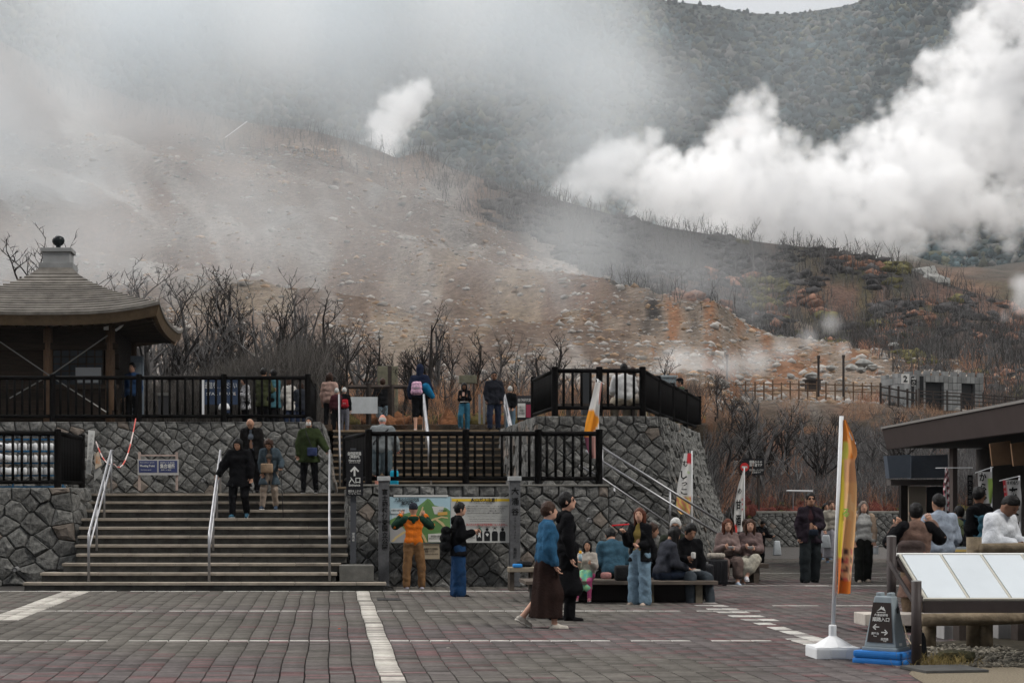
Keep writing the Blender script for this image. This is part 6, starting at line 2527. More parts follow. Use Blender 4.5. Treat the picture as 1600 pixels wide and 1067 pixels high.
def person(label, at, h, face, armR=REST, armL=REST, legR=STANDLEG, legL=STANDLEG, lean=0, twist=0, head=(0, 0), seat=None, skin=None,
           hair=('short', None), top=None, pants=None, skirt=None, shoes=(.02, .02, .02), vox=None, group=None, wide=1.0, curl=.5, inner=None, feet=True, sole=None, specs=False):
    """at: world foot point (Vector). face: degrees, 0 = away from the camera, 180 = towards it, -90 = to the right"""
    skin = skin or SKIN
    s = h / 1.7
    Yd = at.y
    vox = vox or (.0135 if Yd < 24 else (.017 if Yd < 33 else .021))
    hipz = .90
    T = rotx(-R(lean)) @ rotz(R(twist))      # torso rotation about hips
    hip = np.zeros(3)
    J = {}

    def td(v, side):
        return nv3((v[0] * side, v[1], v[2]))
    low = 0
    for sd, leg, nm in ((1, legR, 'R'), (-1, legL, 'L')):
        a = hip + np.array([.085 * sd * wide, 0, -.02])
        k = a + td(leg[0], sd) * .415
        f = k + td(leg[1], sd) * .405
        J['hip' + nm], J['knee' + nm], J['ank' + nm] = a, k, f
        low = min(low, f[2] - .075)
    off = np.array([0, 0, -low if seat is None else seat / s + .09])
    for k in J:
        J[k] = J[k] + off
    hip = hip + off
    ch = hip + T @ np.array([0, 0, .30])
    nk = hip + T @ np.array([0, .0, .53])
    for sd, arm, nm in ((1, armR, 'R'), (-1, armL, 'L')):
        a = hip + T @ np.array([.158 * sd * wide, 0, .462])
        u = T @ td(arm[0], sd)
        e = a + u * .275
        w_ = e + T @ td(arm[1], sd) * .235
        J['sh' + nm], J['el' + nm], J['wr' + nm] = a, e, w_
    Hm = T @ rotz(R(head[1])) @ rotx(-R(head[0]))
    hc = nk + T @ np.array([0, .015, .04]) + Hm @ np.array([0, .015, .115])
    Wm = rotz(R(face)) * s

    def W(p):
        p = Wm @ np.asarray(p, float)
        return Vector((p[0] + at.x, p[1] + at.y, p[2] + at.z))
    root = thing('person', label, 'person', at, group)

    def emit(name, sd_, m, vx=None, extra=None, parent=None):
        V, Fq = sd_.mesh(vx or vox / s)
        if len(V) == 0:
            return None
        V = V @ Wm.T
        if extra:
            n = len(V)
            V = np.concatenate([V, np.array([Wm @ np.array(v) for v in extra.v])])
            me = bpy.data.meshes.new(name)
            me.from_pydata([tuple(v) for v in V], [], [tuple(int(i) for i in f) for f in Fq] + [tuple(i + n for i in f) for f in extra.f])
        else:
            me = bpy.data.meshes.new(name)
            tri_mesh_fill(me, V, Fq)
        me.polygons.foreach_set('use_smooth', [True] * len(me.polygons))
        return link_mesh(name, me, m, parent or root)
    # body
    b = SD(.03)
    b.ell(hc, (.077, .094, .117), Hm)
    b.cap(hc + Hm @ np.array([0, .045, -.055]), hc + Hm @ np.array([0, .05, -.075]), .042)
    b.cap(hc + Hm @ np.array([0, .088, -.002]), hc + Hm @ np.array([0, .103, -.022]), .010, .014)
    for sd in (1, -1):
        b.cap(hc + Hm @ np.array([.074 * sd, -.005, .01]), hc + Hm @ np.array([.076 * sd, -.005, -.02]), .014)
    b.cap(nk - T @ np.array([0, 0, .02]), hc - Hm @ np.array([0, .01, .06]), .052, .048)
    b.cap(hip + T @ np.array([-.10 * wide, 0, .44]), hip + T @ np.array([.10 * wide, 0, .44]), .065)
    b.cap(hip + T @ np.array([-.05 * wide, 0, .32]), hip + T @ np.array([.05 * wide, 0, .32]), .09)
    b.cap(hip, hip + T @ np.array([0, 0, .2]), .10)
    ex = MB()
    for nm, sd in (('R', 1), ('L', -1)):
        b.cap(J['sh' + nm], J['el' + nm], .046, .037)
        b.cap(J['el' + nm], J['wr' + nm], .036, .025)
        fd = nv3(J['wr' + nm] - J['el' + nm])
        side = np.cross(fd, T @ np.array([0, 1, .3]))
        side = nv3(side) if np.linalg.norm(side) > .1 else np.array([1., 0, 0])
        palmn = nv3(np.cross(side, fd)) * (1 if sd > 0 else 1)
        wr = J['wr' + nm]
        pc = wr + fd * .075
        b.cap(wr + fd * .02 + side * .012, pc + side * .018, .020, .020)
        b.cap(wr + fd * .02 - side * .012, pc - side * .018, .020, .020)
        J['hand' + nm] = pc + fd * .02
        cdir = palmn
        for q in range(4):
            fl = (.072, .08, .075, .058)[q]
            r0_ = pc + fd * .005 + side * (.030 - .02 * q)
            c1 = r0_ + nv3(fd * math.cos(curl * .6) + cdir * math.sin(curl * .6)) * fl * .5
            c2 = c1 + nv3(fd * math.cos(curl * 1.8) + cdir * math.sin(curl * 1.8)) * fl * .32
            c3 = c2 + nv3(fd * math.cos(curl * 2.6) + cdir * math.sin(curl * 2.6)) * fl * .26
            ex.tube([r0_, c1, c2, c3], [.0095, .0088, .008, .006], n=6)
        t0 = wr + fd * .03 + side * .03
        t1 = t0 + nv3(side * .8 + fd * .7 + cdir * .3) * .035
        t2 = t1 + nv3(side * .2 + fd * .9 + cdir * .5) * .035
        ex.tube([t0, t1, t2], [.012, .0105, .008], n=6)
    for nm in 'RL':
        b.cap(J['hip' + nm], J['knee' + nm], .078, .052)
        b.cap(J['knee' + nm], J['ank' + nm], .052, .036)
    ft = {}
    for nm, leg, sd in (('R', legR, 1), ('L', legL, -1)):
        sh_ = nv3(J['ank' + nm] - J['knee' + nm])
        fwd = np.array([.12 * sd, 1, 0.])
        fwd = nv3(fwd - sh_ * (fwd @ sh_) * (.75 if abs(sh_[1]) > .3 else 0))
        ft[nm] = fwd
        b.cap(J['ank' + nm], J['ank' + nm] + fwd * .10 - np.array([0, 0, .035]), .032, .026)
    emit('body', b, skin, extra=ex)
    # face
    fm = MB()
    for sd in (1, -1):
        c = hc + Hm @ np.array([.030 * sd, .081, .012])
        fm.box(Vector(c), (.022, .012, .010), rot=Matrix(Hm.tolist()))
        c = hc + Hm @ np.array([.031 * sd, .083, .034])
        fm.box(Vector(c), (.032, .010, .006), rot=Matrix(Hm.tolist()))
    if specs:
        for sd in (1, -1):
            c = hc + Hm @ np.array([.031 * sd, .092, .010])
            fm.box(Vector(c), (.048, .008, .034), rot=Matrix(Hm.tolist()))
            c = hc + Hm @ np.array([.068 * sd, .04, .014])
            fm.box(Vector(c), (.006, .1, .006), rot=Matrix(Hm.tolist()))
    fm.v = [tuple(W(v)) for v in fm.v]
    fm.build('glasses' if specs else 'eyes', FEAT, root)
    fm = MB().box(Vector(hc + Hm @ np.array([0, .087, -.048])), (.04, .012, .009), rot=Matrix(Hm.tolist()))
    fm.v = [tuple(W(v)) for v in fm.v]
    fm.build('mouth', LIP, root)
    # hair
    st, hm = hair
    hm = hm or HAIR_B
    if st != 'none':
        q = SD(.02)
        q.noise = (.0035, 60, rnd.uniform(0, 6))
        if st == 'bald':
            q.ell(hc + Hm @ np.array([0, -.012, .0]), (.079, .088, .085), Hm)
            q.cut.append((hc + Hm @ np.array([0, 0, .035]), Hm @ np.array([0, .35, 1])))
            q.cut.append((hc + Hm @ np.array([0, .01, 0]), Hm @ np.array([0, 1, .2])))
        else:
            q.ell(hc + Hm @ np.array([0, -.012, .014]), (.089, .106, .120), Hm)
            if st in ('long', 'bob', 'pony', 'wavy'):
                L_ = {'long': .34, 'bob': .13, 'pony': .05, 'wavy': .38}[st]
                for x_ in (-.06, 0, .06):
                    a = hc + Hm @ np.array([x_, -.05 + .01 * abs(x_), .02])
                    e = a + Hm @ np.array([x_ * .3, -.02, 0]) + np.array([0, 0, -L_])
                    q.cap(a, e, .05, .032 if st != 'wavy' else .045)
                if st in ('long', 'wavy', 'bob'):
                    for x_ in (-.075, .075):
                        a = hc + Hm @ np.array([x_, .01, .02])
                        q.cap(a, a + np.array([0, 0, -L_ * .75]) + Hm @ np.array([0, -.01, 0]), .024, .02)
                if st == 'pony':
                    a = hc + Hm @ np.array([0, -.10, .04])
                    q.cap(a, a + Hm @ np.array([0, -.06, -.12]), .035, .02)
            if st == 'bun':
                q.ell(hc + Hm @ np.array([0, -.09, .06]), (.045, .045, .045))
            q.sub.append(('e', hc + Hm @ np.array([0, .085, -.035]), np.array([.070, .080, .098]), Hm, .1))
            if st in ('short', 'bun', 'crop', 'mop'):
                q.cut.append((hc + Hm @ np.array([0, 0, -.05 if st != 'mop' else -.075]), Hm @ np.array([0, .45, -1])))
            if st == 'crop':
                q.cut.append((hc + Hm @ np.array([0, .03, .03]), Hm @ np.array([0, .8, -1])))
        emit('hair', q, hm, vx=min(vox, .015) / s)
    # garments
    fl_ = lambda sd_, amp: setattr(sd_, 'noise', (amp, 22, rnd.uniform(0, 6)))
    if pants is not None:
        q = SD(.03)
        fl_(q, .0075)
        inf = pants.get('inf', .018)
        fr = pants.get('len', 1.0)
        q.cap(hip + np.array([-.055 * wide, 0, .02]), hip + np.array([.055 * wide, 0, .02]), .105 + inf * .3)
        if seat is None or True:
            q.cap(hip + T @ np.array([0, 0, .06]), hip + T @ np.array([0, 0, .10]), .105)
        for nm in 'RL':
            wd = pants.get('wide', 0)
            q.cap(J['hip' + nm], J['knee' + nm], .082 + inf, .056 + inf + wd * .5)
            if fr > .5:
                e = J['knee' + nm] + (J['ank' + nm] - J['knee' + nm]) * (.95 * min(1, (fr - .5) * 2))
                q.cap(J['knee' + nm], e, .056 + inf + wd * .5, .040 + inf + wd)
        emit('shorts' if fr <= .5 else 'trousers', q, cloth(pants['col'], name='trouser_cloth'))
    if skirt is not None:
        q = SD(.06)
        fl_(q, .009)
        if seat is None:
            ln = skirt.get('len', .72)
            r1 = skirt.get('flare', .19)
            q.cap(hip + np.array([0, 0, .10]), hip + np.array([0, 0, -.1]), .115, .135)
            mid = (J['ankR'] + J['ankL']) / 2
            mid = np.array([mid[0] * .6, mid[1] * .6, hip[2] - ln])
            q.cap(hip + np.array([-.03, 0, -.1]), mid + np.array([-.05, 0, 0]), .125, r1)
            q.cap(hip + np.array([.03, 0, -.1]), mid + np.array([.05, 0, 0]), .125, r1)
            for nm in 'RL':
                q.cap(J['hip' + nm], J['knee' + nm], .10, .10)
                if nm == 'R' or skirt.get('both'):
                    q.cap(J['knee' + nm], J['ank' + nm], .10, .105)
            q.cut.append((mid, np.array([0, 0, -1])))
            q.noise = (.010, 24, rnd.uniform(0, 6), 1)
        else:
            q.cap(hip + np.array([-.05, 0, .03]), hip + np.array([.05, 0, .03]), .13)
            for nm in 'RL':
                q.cap(J['hip' + nm], J['knee' + nm], .105, .10)
                q.cap(J['knee' + nm], J['knee' + nm] + (J['ank' + nm] - J['knee' + nm]) * skirt.get('drop', .6), .10, .11)
        emit('skirt', q, skirt['mat'] if 'mat' in skirt else cloth(skirt['col'], name='skirt_cloth'))

    def top_sd(inf, sleeve, hem):
        q = SD(.035)
        fl_(q, .0075)
        q.cap(hip + T @ np.array([-.105 * wide, 0, .445]), hip + T @ np.array([.105 * wide, 0, .445]), .056 + inf * .8)
        q.cap(hip + T @ np.array([-.04, 0, .475]), hip + T @ np.array([.04, 0, .475]), .055 + inf * .7)
        q.cap(hip + T @ np.array([-.065 * wide, .01, .34]), hip + T @ np.array([.065 * wide, .01, .34]), .088 + inf)
        q.cap(hip + T @ np.array([-.05 * wide, .0, .2]), hip + T @ np.array([.05 * wide, 0, .2]), .088 + inf)
        q.cap(hip + T @ np.array([-.055 * wide, 0, .06]), hip + T @ np.array([.055 * wide, 0, .06]), .10 + inf)
        q.cap(nk - T @ np.array([0, .0, .035]), nk - T @ np.array([0, 0, .01]), .06 + inf * .5, .056 + inf * .4)
        for nm in 'RL':
            q.cap(J['sh' + nm], J['el' + nm], .047 + inf * .8, .040 + inf)
            if sleeve > .5:
                q.cap(J['el' + nm], J['wr' + nm] + (J['el' + nm] - J['wr' + nm]) * .08, .042 + inf, .03 + inf * .8)
        if sleeve <= .5:
            pass
        if hem < -.12:
            for nm in 'RL':
                d = nv3(J['knee' + nm] - J['hip' + nm])
                q.cap(hip, J['hip' + nm] + d * min(.45, -hem), .10 + inf, .095 + inf * 1.2 + max(0, -hem - .3) * .06)
            if -hem > .5 and seat is None:
                for nm in 'RL':
                    q.cap(J['knee' + nm], J['knee' + nm] + (J['ank' + nm] - J['knee' + nm]) * .7, .10 + inf, .11 + inf)
        if seat is None:
            q.cut.append((hip + np.array([0, 0, hem]), np.array([0, 0, -1])))
        else:
            q.cut.append((hip + T @ np.array([0, 0, max(hem, -.09)]), T @ np.array([0, 0, -1])))
        return q
    if top is not None:
        q = top_sd(top.get('inf', .02), top.get('sleeve', 1), top.get('hem', -.06))
        if top.get('open'):
            # open front shows the inner shirt
            w_ = top['open']
            q.sub.append(('c', hip + T @ np.array([0, .168, -.3]), hip + T @ np.array([0, .16, .36]), w_, w_))
            q.sub.append(('c', hip + T @ np.array([0, .15, .36]), hip + T @ np.array([0, .105, .56]), w_, w_ * .6))
            q2 = top_sd(.006, .4, -.05)
            emit('shirt', q2, cloth(inner or (.2, .2, .2), name='shirt_cloth'))
        if top.get('half'):
            # raglan sleeves of another colour
            qs = SD(.035)
            for nm in 'RL':
                qs.cap(J['sh' + nm] + T @ np.array([0, 0, .01]), J['el' + nm], .056 + top.get('inf', .02), .048 + top.get('inf', .02))
                qs.cap(J['el' + nm], J['wr' + nm] + (J['el' + nm] - J['wr' + nm]) * .1, .047 + top.get('inf', .02), .036 + .02)
            emit('sleeves', qs, cloth(top['half'], name='sleeve_cloth'))
        emit(top.get('name', 'jacket'), q, top['mat'] if 'mat' in top else cloth(top['col'], name='top_cloth'))
        if top.get('hood'):
            qh = SD(.03)
            if top['hood'] == 'up':
                qh.ell(hc + Hm @ np.array([0, -.02, .02]), (.10, .115, .135), Hm)
                qh.cap(hc + Hm @ np.array([0, -.03, -.08]), nk, .085, .09)
                qh.sub.append(('e', hc + Hm @ np.array([0, .10, -.01]), np.array([.07, .08, .10]), Hm, .1))
            else:
                qh.cap(nk + T @ np.array([-.06, -.06, -.03]), nk + T @ np.array([.06, -.06, -.03]), .05)
                qh.cap(nk + T @ np.array([0, -.085, -.04]), nk + T @ np.array([0, -.10, -.10]), .055, .035)
            emit('hood', qh, cloth(top.get('hoodcol', top.get('col', (.02, .02, .02))), name='hood_cloth'))
    # shoes
    if feet:
        for nm in 'RL':
            a, f = J['ank' + nm], ft[nm]
            up = nv3(np.array([0, 0, 1.]) - f * f[2])
            q = SD(.02)
            q.cap(a - f * .03 - up * .035, a + f * .05 - up * .03, .042, .042)
            q.cap(a + f * .05 - up * .035, a + f * .155 - up * .042, .042, .036)
            q.cap(a - up * .01, a + f * .02, .044, .035)
            q.cut.append((a - up * .068, -up))
            sh_o = emit('shoe', q, cloth(shoes, rough=.6, name='shoe'))
            if sole is not None:
                q = SD(.01)
                q.cap(a - f * .035 - up * .062, a + f * .15 - up * .062, .046, .042)
                q.cut.append((a - up * .053, up))
                q.cut.append((a - up * .076, -up))
                emit('sole', q, cloth(sole, name='sole'), parent=sh_o)
    J.update(hip=hip, nk=nk, hc=hc, ch=ch, T=T, Hm=Hm, W=W, face=face, s=s, root=root)
    return J


def acc_box(name, label, cat, J, p, d, col, rot=(0, 0, 0), bev=None, m=None, extra=None, ref='T', group=None):
    """thing carried by a person; p and d in the person's own frame"""
    c = J['W'](p)
    Mx = rotz(R(J['face'])) @ (J['T'] if ref == 'T' else np.eye(3)) @ np.array(Euler(rot).to_matrix())
    s = J['s']
    mb = MB().box(c, [q * s for q in d], rot=Matrix(Mx.tolist()), bev=(min(d) * .3 if bev is None else bev) * s)
    o = mb.build(name, m or cloth(col, name='item'), None, smooth=min(d) > .04, loc=c)
    tag(o, label, cat, group)
    return o


def backpack(label, J, col, w=.28, h=.40, d=.15, y=-.20, z=.27, m=None, x=0.0, strap=None):
    base = J['hip'] + J['T'] @ np.array([x, y, z])
    root = thing('backpack', label, 'backpack', J['W'](base))
    q = SD(.03)
    q.cap(base + J['T'] @ np.array([-w / 2 + .06, 0, -h / 2 + .07]), base + J['T'] @ np.array([w / 2 - .06, 0, -h / 2 + .07]), d / 2 + .01)
    q.cap(base + J['T'] @ np.array([-w / 2 + .07, .01, h / 2 - .09]), base + J['T'] @ np.array([w / 2 - .07, .01, h / 2 - .09]), d / 2 - .005)
    q.cap(base + J['T'] @ np.array([-w / 2 + .07, 0, 0]), base + J['T'] @ np.array([w / 2 - .07, 0, 0]), d / 2 + .005)
    q.noise = (.004, 25, 1)
    V, Fq = q.mesh(.016)
    off = root.location
    Vw = np.array([tuple(J['W'](v) - off) for v in V])
    me = bpy.data.meshes.new('pack')
    tri_mesh_fill(me, Vw, Fq)
    link_mesh('pack', me, m or cloth(col, name='pack'), root, smooth=True)
    q = [base + J['T'] @ np.array(v) for v in ((-w * .28, -d / 2 - .025, -.02), (w * .28, -d / 2 - .025, -.02))]
    MB().tube([J['W'](v) for v in q], .008 * J['s'], n=5).build('pocket_zip', m_steel, root)
    for sd in (-1, 1):
        pts = [base + J['T'] @ np.array(v) for v in ((sd * .09, d / 2, h / 2 - .06), (sd * .10, d / 2 + .10, h / 2 - .02), (sd * .11, d / 2 + .22, h / 2 - .12), (sd * .13, d / 2 + .2, -.05), (sd * .12, d / 2, -h / 2 + .08))]
        MB().tube([J['W'](v) for v in pts], .016 * J['s'], n=5).build('strap', strap or cloth(tuple(c * .7 for c in (col or (.05, .05, .05))), name='strap'), root)
    return root


def at_px(x, y=None, Y=None, z=0.0):
    if Y is None:
        Y = F * (EYE - z) / (y - 773)
    return Vector(((x - 514) * Y / F, Y, z))


def hgt(top, at):
    return (773 - top) * at.y / F + EYE - at.z


BLK = (.006, .006, .007)
NAVY = (.018, .026, .05)
WHT = (.5, .49, .47)
# --- walking pair in front
a = at_px(853, 984)
J = person('woman in a blue denim jacket and long dark brown skirt walking right', a, hgt(785, a) , -82,
           armR=((.10, -.05, -1), (.02, .42, -1)), armL=((.12, .05, -1), (.05, .3, -1)), legR=((.03, .22, -1), (.0, -.0, -1)), legL=((.03, -.10, -1), (0, -.85, -1)),
           lean=2, hair=('short', HAIR_BR), top=dict(col=(.025, .085, .16), inf=.04, hem=-.05), skirt=dict(col=(.022, .013, .011), len=.74, flare=.15), shoes=(.52, .48, .42), sole=(.55, .52, .47), skin=SKIN_P, head=(-4, 0), wide=1.05)
a = at_px(884, 972)
J = person('tall man in a long black coat and glasses walking beside the denim jacket woman', a, hgt(771, a), -88, armR=((.12, -.02, -1), (.04, .2, -1)), armL=((.1, .1, -1), (.05, .5, -1)),
           legR=((.03, .12, -1), (0, -.05, -1)), legL=((.03, -.14, -1), (0, -.22, -1)), hair=('mop', HAIR_B), top=dict(col=BLK, inf=.032, hem=-.55, name='coat', hood='down'), pants=dict(col=BLK, inf=.03), shoes=BLK, skin=SKIN_P, head=(-6, -12), specs=True)
# --- man photographing the map
a = at_px(646, 922)
J = person('man in an orange hoodie with dark green sleeves photographing the map', a, hgt(787, a) , 0, armR=((.62, .55, -.35), (-.55, .35, 1.0)), armL=((.62, .55, -.35), (-.55, .35, 1.0)),
           legR=((.16, .0, -1), (.04, -.02, -1)), legL=((.10, .0, -1), (.02, -.02, -1)), hair=('none', None), top=dict(col=(.52, .13, .015), inf=.03, hem=-.10, half=(.012, .035, .022), hood='down', hoodcol=(.012, .035, .022), name='hoodie'),
           pants=dict(col=(.19, .105, .05), inf=.03), shoes=(.35, .33, .38), sole=(.5, .5, .5), curl=.9)
q = SD(.02)
q.ell(J['hc'] + J['Hm'] @ np.array([0, -.005, .035]), (.09, .105, .10), J['Hm'])
q.cut.append((J['hc'] + np.array([0, 0, -.01]), np.array([0, 0, -1])))
q.cap(J['hc'] + np.array([-.04, .11, .03]), J['hc'] + np.array([.04, .11, .03]), .02)


def emit_sd(name, label, cat, J, q, m, vx=.014):
    V, Fq = q.mesh(vx)
    c = J['W'](V.mean(0))
    me = bpy.data.meshes.new(name)
    tri_mesh_fill(me, np.array([tuple(J['W'](v) - c) for v in V]), Fq)
    o = link_mesh(name, me, m, None, c, smooth=True)
    if label:
        tag(o, label, cat)
    return o


emit_sd('cap', 'dark baseball cap on the man photographing the map', 'cap', J, q, cloth((.02, .022, .03), name='hat'))
acc_box('phone', 'phone held up in front of the map', 'phone', J, J['hc'] + np.array([0, .22, .0]), (.15, .012, .075), BLK, ref='W')
# --- woman with phone and navy wide trousers
a = at_px(716, 934)
J = person('short-haired woman in a black jacket and wide navy trousers looking at her phone', a, hgt(786, a), -86, armR=((.08, .12, -1), (-.1, 1, .35)), armL=((.08, .1, -1), (-.1, 1, .2)),
           hair=('mop', HAIR_B), top=dict(col=BLK, inf=.04, hem=-.16, hood='down'), pants=dict(col=(.012, .035, .085), inf=.035, wide=.055), shoes=BLK, sole=(.4, .4, .4), skin=SKIN_P, head=(4, 0), wide=.9, curl=.8)
backpack('black backpack on the woman with wide navy trousers', J, BLK, w=.30, h=.44, d=.18, y=-.23, z=.16)
acc_box('phone', 'pale green phone in the hand of the woman by the warning board', 'phone', J, J['handR'] + np.array([-.02, .04, .04]), (.07, .012, .14), (.15, .25, .2), rot=(.5, 0, 0), ref='W')
# --- group on the bench
bs = bz
a = at_px(918, Y=26.15)
J = person('small girl in a cream sweater with a teal apron sitting on the bench drinking', a, 1.12, 160, seat=bs + .02, armR=((.15, .35, -1), (-.35, .8, .75)), armL=((.15, .3, -1), (-.3, .9, .3)), legR=((.1, 1, -.25), (.1, .12, -1)), legL=((.1, 1, -.25), (0, .0, -1)),
           hair=('long', HAIR_B), top=dict(col=(.46, .42, .37), inf=.03, hem=-.05, name='sweater'), pants=dict(col=(.35, .07, .16), inf=.01), shoes=(.4, .16, .18), sole=(.55, .5, .48), skin=SKIN, head=(8, 10), curl=1.2)
q = SD(.04)
for sd in (-1, 1):
    q.cap(J['hip'] + np.array([.06 * sd, .22, .03]), J['hip'] + np.array([.09 * sd, .38, -.28]), .10, .10)
emit_sd('apron_bag', 'teal patterned drawstring bag on the lap of the small girl', 'bag', J, q, mat('teal_pattern', (.02, .30, .30), noise=.3, scale=14, col2=(.30, .40, .12)), .016)
o = MB().lathe(J['W'](J['handR'] + np.array([0, .03, .0])), [(.026, -.06), (.028, .03), (.014, .05), (.014, .06)], n=12).build('bottle', mat('bottle_blue', (.3, .4, .45)), None, smooth=True)
tag(o, 'small drink bottle with a yellow cap held by the little girl', 'bottle')
MB().lathe(J['W'](J['handR'] + np.array([0, .03, .0])) + Vector((0, 0, .058)), [(.02, 0), (.02, .035), (.01, .04)], n=12).build('bottle_cap', mat('cap_yellow', (.7, .35, .02)), o)
a = at_px(960, Y=26.6)
J = person('person in a blue sweater sitting on the bench with back to the camera', a, 1.60, 5, seat=bs, armR=((.15, .3, -1), (-.2, 1, -.1)), armL=((.2, .3, -1), (-.2, 1, -.1)), legR=SIT, legL=SIT, lean=16,
           hair=('mop', HAIR_B), top=dict(col=(.04, .09, .13), inf=.04, hem=-.12, name='sweater'), pants=dict(col=BLK, inf=.02), wide=1.15, head=(25, 0))
o = MB().box(P(978, 895, 26.0), (.34, .2, .24), bev=.05).build('handbag', mat('bag_black', (.012, .012, .013), bump=.4), None, smooth=True)
tag(o, 'soft black bag on the bench beside the blue sweater', 'bag')
o = MB().box(P(985, 900, 25.9) + Vector((0, 0, .0)), (.03, .01, .02)).build('bag_tag', mat('cyan', (.05, .4, .55)), o)
o = MB().box(P(947, 899, 26.0), (.16, .14, .10), bev=.04).build('pink_pouch', mat('pinkish', (.45, .22, .2), noise=.4, scale=30), None, smooth=True)
tag(o, 'small pink patterned pouch on the bench', 'pouch')
a = at_px(1000, 947)
J = person('standing woman in a black jacket, mustard shirt and washed jeans with red chopsticks', a, hgt(795, a), 138, armR=((.12, .35, -1), (-.1, .75, .8)), armL=((.15, .1, -1), (-.25, .9, -.15)),
           legR=((.08, 0, -1), (0, -.02, -1)), legL=((.06, .03, -1), (0, -.04, -1)), hair=('long', HAIR_RB), top=dict(col=BLK, inf=.035, hem=-.13, open=.095), inner=(.27, .20, .06), pants=dict(col=(.16, .24, .31), inf=.03, wide=.04), shoes=(.42, .34, .28), sole=(.5, .45, .4), skin=SKIN_P, head=(0, 20), curl=1.1)
c = J['W'](J['handR'] + np.array([0, 0, .05]))
o = MB().tube([c + Vector((-.16, -.03, .0)), c + Vector((.10, .0, .02))], .006, n=6).tube([c + Vector((-.16, -.03, .012)), c + Vector((.10, .01, .03))], .006, n=6).build('chopsticks', mat('chop_red', (.5, .02, .03)), None)
tag(o, 'pair of red chopsticks held up by the standing woman', 'chopsticks')
a = at_px(1034, Y=26.2)
J = person('woman with long dark hair in a charcoal jacket sitting cross-legged to the right', a, 1.62, -75, seat=bs, armR=((.15, .35, -1), (-.1, 1, -.1)), armL=((.1, .3, -1), (-.1, 1, 0)), legR=((.05, 1, .06), (0, .45, -1)), legL=((.05, 1, -.05), (0, .05, -1)), lean=14,
           hair=('long', HAIR_B), top=dict(col=(.03, .032, .04), inf=.035, hem=-.1), pants=dict(col=(.014, .02, .035), inf=.03, wide=.03), shoes=(.45, .46, .5), sole=(.55, .55, .55), head=(18, 0))
acc_box('food_tray', 'white paper food tray on the lap of the charcoal jacket woman', 'tray', J, J['handR'] + np.array([0, .04, 0]), (.13, .17, .03), WHT, ref='W')
a = at_px(1068, Y=26.5)
J = person('young man in a black jacket and grey jeans sitting and holding a wrapped snack', a, 1.72, -160, seat=bs, armR=((.2, .3, -1), (-.3, .8, .35)), armL=((.25, .15, -1), (0, .6, -.9)), legR=SIT, legL=((.15, 1, -.1), (.05, .15, -1)), lean=12,
           hair=('mop', HAIR_B), top=dict(col=BLK, inf=.045, hem=-.1), pants=dict(col=(.05, .06, .07), inf=.03), shoes=BLK, head=(22, -5), wide=1.12)
acc_box('snack', 'white wrapped snack in the hand of the young man', 'snack', J, J['handR'] + np.array([0, .05, .04]), (.06, .06, .10), WHT, ref='W')
a = at_px(1056, Y=27.4)
J = person('grey-haired man with glasses behind the young man on the bench', a, 1.72, 165, seat=bs + .03, armR=REST, armL=REST, legR=SIT, legL=SIT, hair=('short', HAIR_G), top=dict(col=(.03, .035, .025), inf=.04), pants=dict(col=BLK), skin=SKIN, head=(14, 0), specs=True, wide=1.1)
a = at_px(1014, Y=27.0)
J = person('dark-haired person in black half hidden behind the standing woman', a, 1.60, -100, seat=bs + .02, legR=SIT, legL=SIT, armR=((.1, .4, -1), (-.1, .7, .6)), armL=REST, hair=('mop', HAIR_BR), top=dict(col=BLK, inf=.04), pants=dict(col=BLK), head=(15, 0))
a = at_px(893, Y=27.2)
J = person('person in black sitting behind the little girl facing left', a, 1.45, 60, seat=bs + .02, legR=SIT, legL=SIT, hair=('mop', HAIR_B), top=dict(col=BLK, inf=.04), pants=dict(col=BLK), head=(10, 0))
# --- two women with bowls and the man behind
m_pat = mat('patterned_skirt', (.17, .16, .13), noise=.5, scale=18, col2=(.38, .36, .30))
for (x, lab, fc, skt, tpc, hd) in ((1136, 'left woman in a mauve coat sitting and eating from a white bowl', 178, dict(col=(.13, .095, .085), drop=.55), (.20, .145, .135), (2, 0)),
                                   (1172, 'right woman in a mauve cardigan and patterned skirt eating from a white bowl', 168, dict(mat=m_pat, drop=.5), (.17, .12, .115), (4, 0))):
    a = at_px(x, Y=31.75)
    lr, ll = ((.12, 1, -.1), (.02, .0, -1)), ((.12, 1, -.05), (-.05, .12, -1))
    if x == 1172:
        ll = ((.0, 1, .08), (-.5, .35, -1))
    J = person(lab, a, 1.60, fc, seat=bz2, armR=((.15, .2, -1), (-.45, .8, .35)), armL=((.15, .3, -1), (-.5, .8, .15)), legR=lr, legL=ll, lean=4, hair=('wavy', HAIR_RB if x == 1136 else HAIR_BR), top=dict(col=tpc, inf=.03, hem=-.1),
               skirt=skt, shoes=(.42, .5, .6) if x == 1136 else (.5, .5, .52), sole=(.55, .55, .55), skin=SKIN_P, head=hd, curl=1.0, group=None)
    c = J['W'](J['handL'] + np.array([.03, .06, .02]))
    o = MB().lathe(c, [(.035, -.02), (.06, .015), (.065, .02), (.058, .02)], n=16).build('bowl', m_whitepl, None, smooth=True)
    tag(o, 'white bowl held by the %s woman' % ('left' if x == 1136 else 'patterned skirt'), 'bowl')
    if x == 1136:
        acc_box('waist_bag', 'small taupe bag on the lap of the left bowl woman', 'bag', J, J['hip'] + np.array([.02, .17, .13]), (.2, .08, .12), (.11, .08, .07), ref='W')
a = at_px(1187, 886)
J = person('man in a black jacket standing behind the seated pair and eating', a, hgt(811, a), -160, armR=((.2, .3, -1), (-.4, .8, .5)), armL=((.3, .3, -.8), (.2, 1, .1)), lean=10, hair=('short', HAIR_B), top=dict(col=BLK, inf=.04), pants=dict(col=BLK, inf=.03), shoes=BLK, head=(30, 0), curl=1.0)
